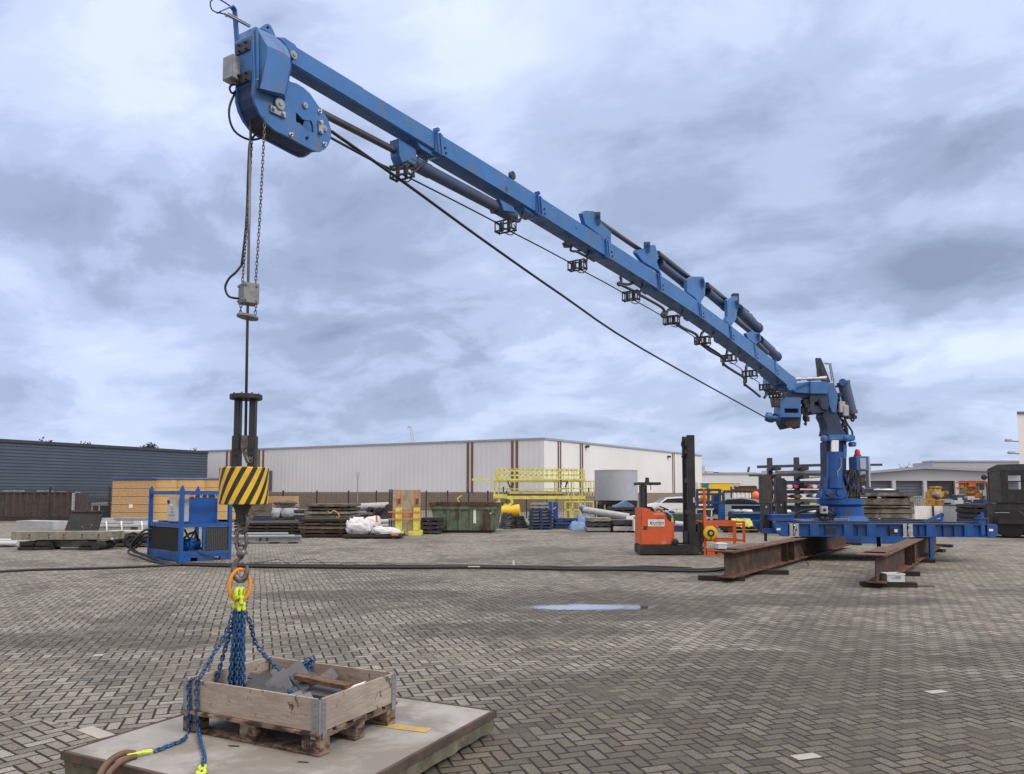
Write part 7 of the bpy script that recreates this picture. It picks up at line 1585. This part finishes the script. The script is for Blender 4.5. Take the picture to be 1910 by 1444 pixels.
bar_thing(1490,1540,893,889,-.1,'slanting thin bar under the middle of the rack',.06,'grey box paint')
for (y0,y1,x0,x1,lb) in ((897,904,1440,1545,'upper blue beam on the rack'),(914,921,1436,1545,'lower blue beam on the rack'),(913,917,1600,1665,'short dark blue beam right of the crane column')):
    l2=L((x0+x1)/2,33.8); b=B(); b.cbox(l2.x(x0),l2.x(x1),0,.4,l2.z(y1),l2.z(y0),.01); single(b,'rack_beam','dark blue paint',lb,'steel beam',l2.loc,0,BG)
RLG='rolled red and white covers on the rack'
for i,(px,w,y,m,lb) in enumerate(((1463,6,908,'red','leftmost red roll under the upper blue rack beam'),(1474,11,908,'white cloth','left white roll under the upper blue rack beam'),(1486,10,908,'red','middle red roll under the upper blue rack beam'),(1510,13,908,'red','right hand red roll under the upper blue rack beam'),(1521,10,908,'white cloth','right hand white roll under the upper blue rack beam'),(1530,8,908,'red','rightmost red roll beside the crane column'),
    (1440,7,908,'red','small red roll between the two stabiliser legs'),(1468,7,926,'red','small red roll under the lower blue rack beam'),(1523,13,925,'white cloth','white roll under the lower blue rack beam'),(1490,14,926,'autumn foliage','mottled brown roll under the lower blue rack beam'))):
    l2=L(px,33.6); rr=(3.6)*33.6/1430; b=B(); b.lathe([(rr*.7,0),(rr,.03),(rr*1.02,.5),(rr*.9,.9),(rr*.3,.92)],(0,0,0),(0,1,0),14); 
    for v in b.bm.verts: v.co.x*=w/7.2
    o=b.build('cover_roll',m,smooth=True); o.location=l2.loc+Vector((0,0,l2.z(y))); tag(o,lb,'cover roll',RLG)
l2=L(1500,33.9); b=B(); b.cbox(l2.x(1440),l2.x(1545),0,.8,l2.z(939),l2.z(931),.01); single(b,'rack_board','grey olive paint','grey olive board below the rolled covers on the rack','board',l2.loc)
# ------------------------------------------------------------ slab stack
l=L(1656,27.5,-2); t=l.root('slab_stack','tall stack of weathered concrete slabs right of the crane column','concrete slabs'); X=l.x; Z=l.z
for (x0,x1,y0,y1,m) in ((1600,1695,919.5,926,'stacked concrete'),(1596,1703,930,942,'stacked concrete'),(1596,1700,944,947,'stacked concrete'),(1596,1706,949,958,'stacked concrete'),(1597,1702,959.5,967,'stacked concrete')):
    b=B(); b.cbox(X(x0),X(x1),rnd.uniform(0,.08),2.0,Z(y1),Z(y0),.012); b.build('slab',m,t)
for (y0,y1) in ((926,930),(942,944),(947,949),(958,959.5)):
    for px in (1603,1650,1695): b=B(); b.bx(X(px)-.12,X(px)+.12,.1,1.9,Z(y1)+.001,Z(y0)-.001); b.build('spacer','black timber',t)
for x0,x1 in ((1607,1620),(1638,1645)): bb('paint_mark','white paint',X(x0),X(x1),.06,.07,Z(929),Z(927))
bb('end_block','grey olive paint',X(1697),X(1706),.02,.9,Z(936),Z(928)); bb('top_frame','dark blue paint',X(1600),X(1684),.3,1.0,Z(919.3),Z(914))
bb('base_beam','bright blue paint',X(1606),X(1636),.05,1.9,.0,Z(968)); bb('base_beam','bright blue paint',X(1642),X(1700),.05,1.9,.0,Z(968)); bb('post','light grey paint',X(1638),X(1641),.0,.2,0,Z(966.8))
wrap(1647,1676,912,918,28.2,'crumpled white sheet on top of the concrete slab stack','white cloth')
# ------------------------------------------------------------ right side of the yard
l=L(1753,44); t=l.root('white_panel_stand','row of white sheet panels between dark posts right of the slab stack','panels'); X=l.x; Z=l.z
for x0,x1 in ((1706,1738),(1741,1778),(1781,1797)): bb('panel','white paint',X(x0),X(x1),0,.1,.02,Z(944))
for x in (1739,1779,1790): bb('post','black paint',X(x)-.05,X(x)+.05,-.06,.06,0,Z(944)-.002)
bb('lower_rail','light grey paint',X(1705),X(1800),-.03,-.001,.05,.2)
l=L(1812,42); t=l.root('grey_skip','grey steel skip behind the right end of the crane frame','skip'); X=l.x; Z=l.z
b=B(); corr(b,(X(1792),0,0),(X(1832),0,0),.05,Z(944),.5,.05); b.bx(X(1792),X(1832),.01,1.8,.05,Z(944)); b.build('body','grey box paint',t); bb('rim','dark steel',X(1791),X(1833),-.05,1.8,Z(944),Z(942))
stack('dark_pallets','dark pallets and boxes between the grey skip and the black forklift','pallets',1815,1858,940,34,['black timber','dark steel','dark blue paint','black paint'],6,1.4,seed=81,jit=.04)
l=L(1841,38); t=l.root('blue_machine','small blue and grey machine on top of the dark pallets','machine'); X=l.x; Z=l.z; bb('cabinet','dark blue paint',X(1832),X(1848),0,.8,Z(942),Z(932),.03); bb('support','dark steel',X(1833),X(1847),0.05,.7,0,Z(942)-.002); bb('screen','black paint',X(1830),X(1837),0,.1,Z(914),Z(903),.01); bb('mast','black paint',X(1833),X(1834),.02,.06,Z(932),Z(914))
l=L(1744,88); t=l.root('wheel_loader','yellow construction machine parked in the open hall doorway','construction machine'); X=l.x; Z=l.z
bb('body','excavator yellow',X(1741),X(1764),0,2,.9,Z(912),.3); bb('cab','excavator yellow',X(1746),X(1763),.2,1.8,Z(912),Z(907),.2); bb('arm','excavator yellow',X(1764),X(1776),.5,.9,Z(922),Z(916),.1); bb('bucket','grey box paint',X(1739),X(1750),-.8,.1,Z(924),Z(918),.1)
for x in (1746,1762): b=B(); b.lathe([(.3,0),(.7,.05),(.7,.5)],(X(x),-.3,.7),(0,1,0),16); b.build('wheel','rubber',t,smooth=True)
l=L(1752,72); t=l.root('yellow_compressor','low yellow machine beside a grey bench in front of the hall','machine'); X=l.x; Z=l.z
bb('body','excavator yellow',X(1731),X(1747),0,1.5,.4,Z(930),.1); bb('body','excavator yellow',X(1748),X(1762),0,1.4,.3,Z(933),.1); bb('support','black paint',X(1732),X(1761),.1,1.3,0,.29); bb('bench','light grey paint',X(1762),X(1812),0,1,Z(938),Z(931)); bb('support','dark steel',X(1764),X(1810),.2,.8,0,Z(938)-.01)
l=L(1832,74); t=l.root('orange_machine','orange mobile machine with wide canopy in front of the hall','construction machine'); X=l.x; Z=l.z
bb('canopy','buoy orange',X(1805),X(1858),0,2,Z(901),Z(898),.05); q=random.Random(6)
for k in range(26):
    b=B(); x=q.uniform(1806,1826); y=q.uniform(903,926); b.box((X(x),q.uniform(0,1.5),Z(y)),(q.uniform(.2,.7),q.uniform(.2,.7),q.uniform(.1,.5)),q.uniform(0,1)); b.build('engine_part','excavator yellow' if k%3 else 'buoy orange',t)
bb('frame','excavator yellow',X(1808),X(1824),.2,1.6,.3,Z(924)); bb('panel','white paint',X(1832),X(1855),.3,.5,Z(925),Z(908)); bb('post','black paint',X(1843),X(1844.5),.1,.2,0,Z(901))
for x in (1808,1830,1854): bb('post','excavator yellow',X(x)-.05,X(x)+.05,.4,.5,0,Z(901)-.002)
l=L(1716,60); t=l.root('wire_cages','grey wire mesh cages beside the slab stack','cages'); X=l.x; Z=l.z
b=B()
for x in (1706,1710,1714,1718,1722,1726): b.bx(X(x)-.03,X(x)+.03,0,.05,0,Z(926))
for y in (926,932,938,944): b.bx(X(1705),X(1727),0,.05,Z(y)-.03,Z(y)+.03)
b.build('mesh','grey box paint',t)
l=L(1797,60); t=l.root('pipe_rack','grey machinery rack between the bench and the orange machine','rack'); X=l.x; Z=l.z
for k in range(12): b=B(); x=q.uniform(1785,1830); b.box((X(x),q.uniform(0,1),Z(q.uniform(924,940))),(q.uniform(.3,.9),.5,q.uniform(.1,.5))); b.build('box',['grey box paint','light grey paint','dark blue paint','dark steel'][k%4],t)
bb('frame','dark steel',X(1784),X(1832),.3,.9,0,Z(940))
# ------------------------------------------------------------ black forklift at the right edge
FD=31; l=L(1890,FD,-30); t=l.root('black_forklift','big dark forklift cut off by the right edge of the picture','forklift'); X=l.x; Z=l.z
bb('body','black paint',X(1864),X(1980),.1,1.8,.35,Z(954),.05); bb('hood','dark steel',X(1866),X(1980),.12,1.75,Z(954),Z(938),.04)
b=B(); b.prism([(X(1857),0,Z(874)),(X(1870),0,Z(866)),(X(1985),0,Z(865)),(X(1985),0,Z(876)),(X(1858),0,Z(879))],(0,1.8,0)); b.build('cab_roof','dark steel',t,bevel=.02)
for x0,x1 in ((1858,1874),(1906,1912)): bb('cab_pillar','dark steel',X(x0),X(x1),.02,.2,Z(938),Z(878.5),.01); bb('cab_pillar','dark steel',X(x0),X(x1),1.6,1.78,Z(938),Z(878.5),.01)
bb('window_frame','black paint',X(1874),X(1884),.02,.08,Z(938),Z(878.5)); bb('window_frame','black paint',X(1884),X(1906),.02,.08,Z(887),Z(878.5)); bb('window_frame','black paint',X(1884),X(1906),.02,.08,Z(938),Z(913)); bb('window_bar','black paint',X(1884),X(1906),.02,.05,Z(899),Z(897)); bb('window_frame','black paint',X(1901),X(1906),.02,.08,Z(913),Z(887)); bb('seat','black paint',X(1886),X(1904),.6,1.1,Z(938),Z(924),.06)
for y in (.05,1.4): b=B(); b.lathe([(.25,0),(.55,.02),(.60,.08),(.60,.3),(.55,.36),(.25,.38)],(X(1885),y-.1,.60),(0,1,0),28); b.build('wheel','rubber',t,smooth=True)
bb('mudguard','black paint',X(1866),X(1912),-.30,.099,.55,Z(969),.03); bb('side_strip','light grey paint',X(1864),X(1884),-.09,-.081,Z(957),Z(956))
bb('mast_rail','dark steel',X(1853),X(1863),.2,.35,.1,Z(940),.01); bb('mast_rail','dark steel',X(1853),X(1863),1.4,1.55,.1,Z(940),.01)
b=B(); b.tube([(X(1856),.2,Z(960)),(X(1855),.0,Z(985)),(X(1858),-.1,Z(999)),(X(1852),-.3,Z(1002))],.05,6,smooth=3); b.build('fork','dark rust',t)
for k in range(10): b=B(); b.box((X(q.uniform(1868,1910)),.04,Z(q.uniform(958,992))),(q.uniform(.1,.5),.12,q.uniform(.05,.2)),0); b.build('mechanical_detail',['dark steel','black paint'][k%2],t)
b=B(); b.lathe([(.09,0),(.11,.03),(.11,.08),(.06,.1)],(X(1851),.1,Z(890)),(0,-1,0),14); b.cyl((X(1851),.08,Z(890)),(X(1858),.1,Z(890)),.03,n=8); b.build('work_lamp','black paint',t)
bb('chassis','black paint',X(1862),X(1980),.05,1.75,.12,.34)
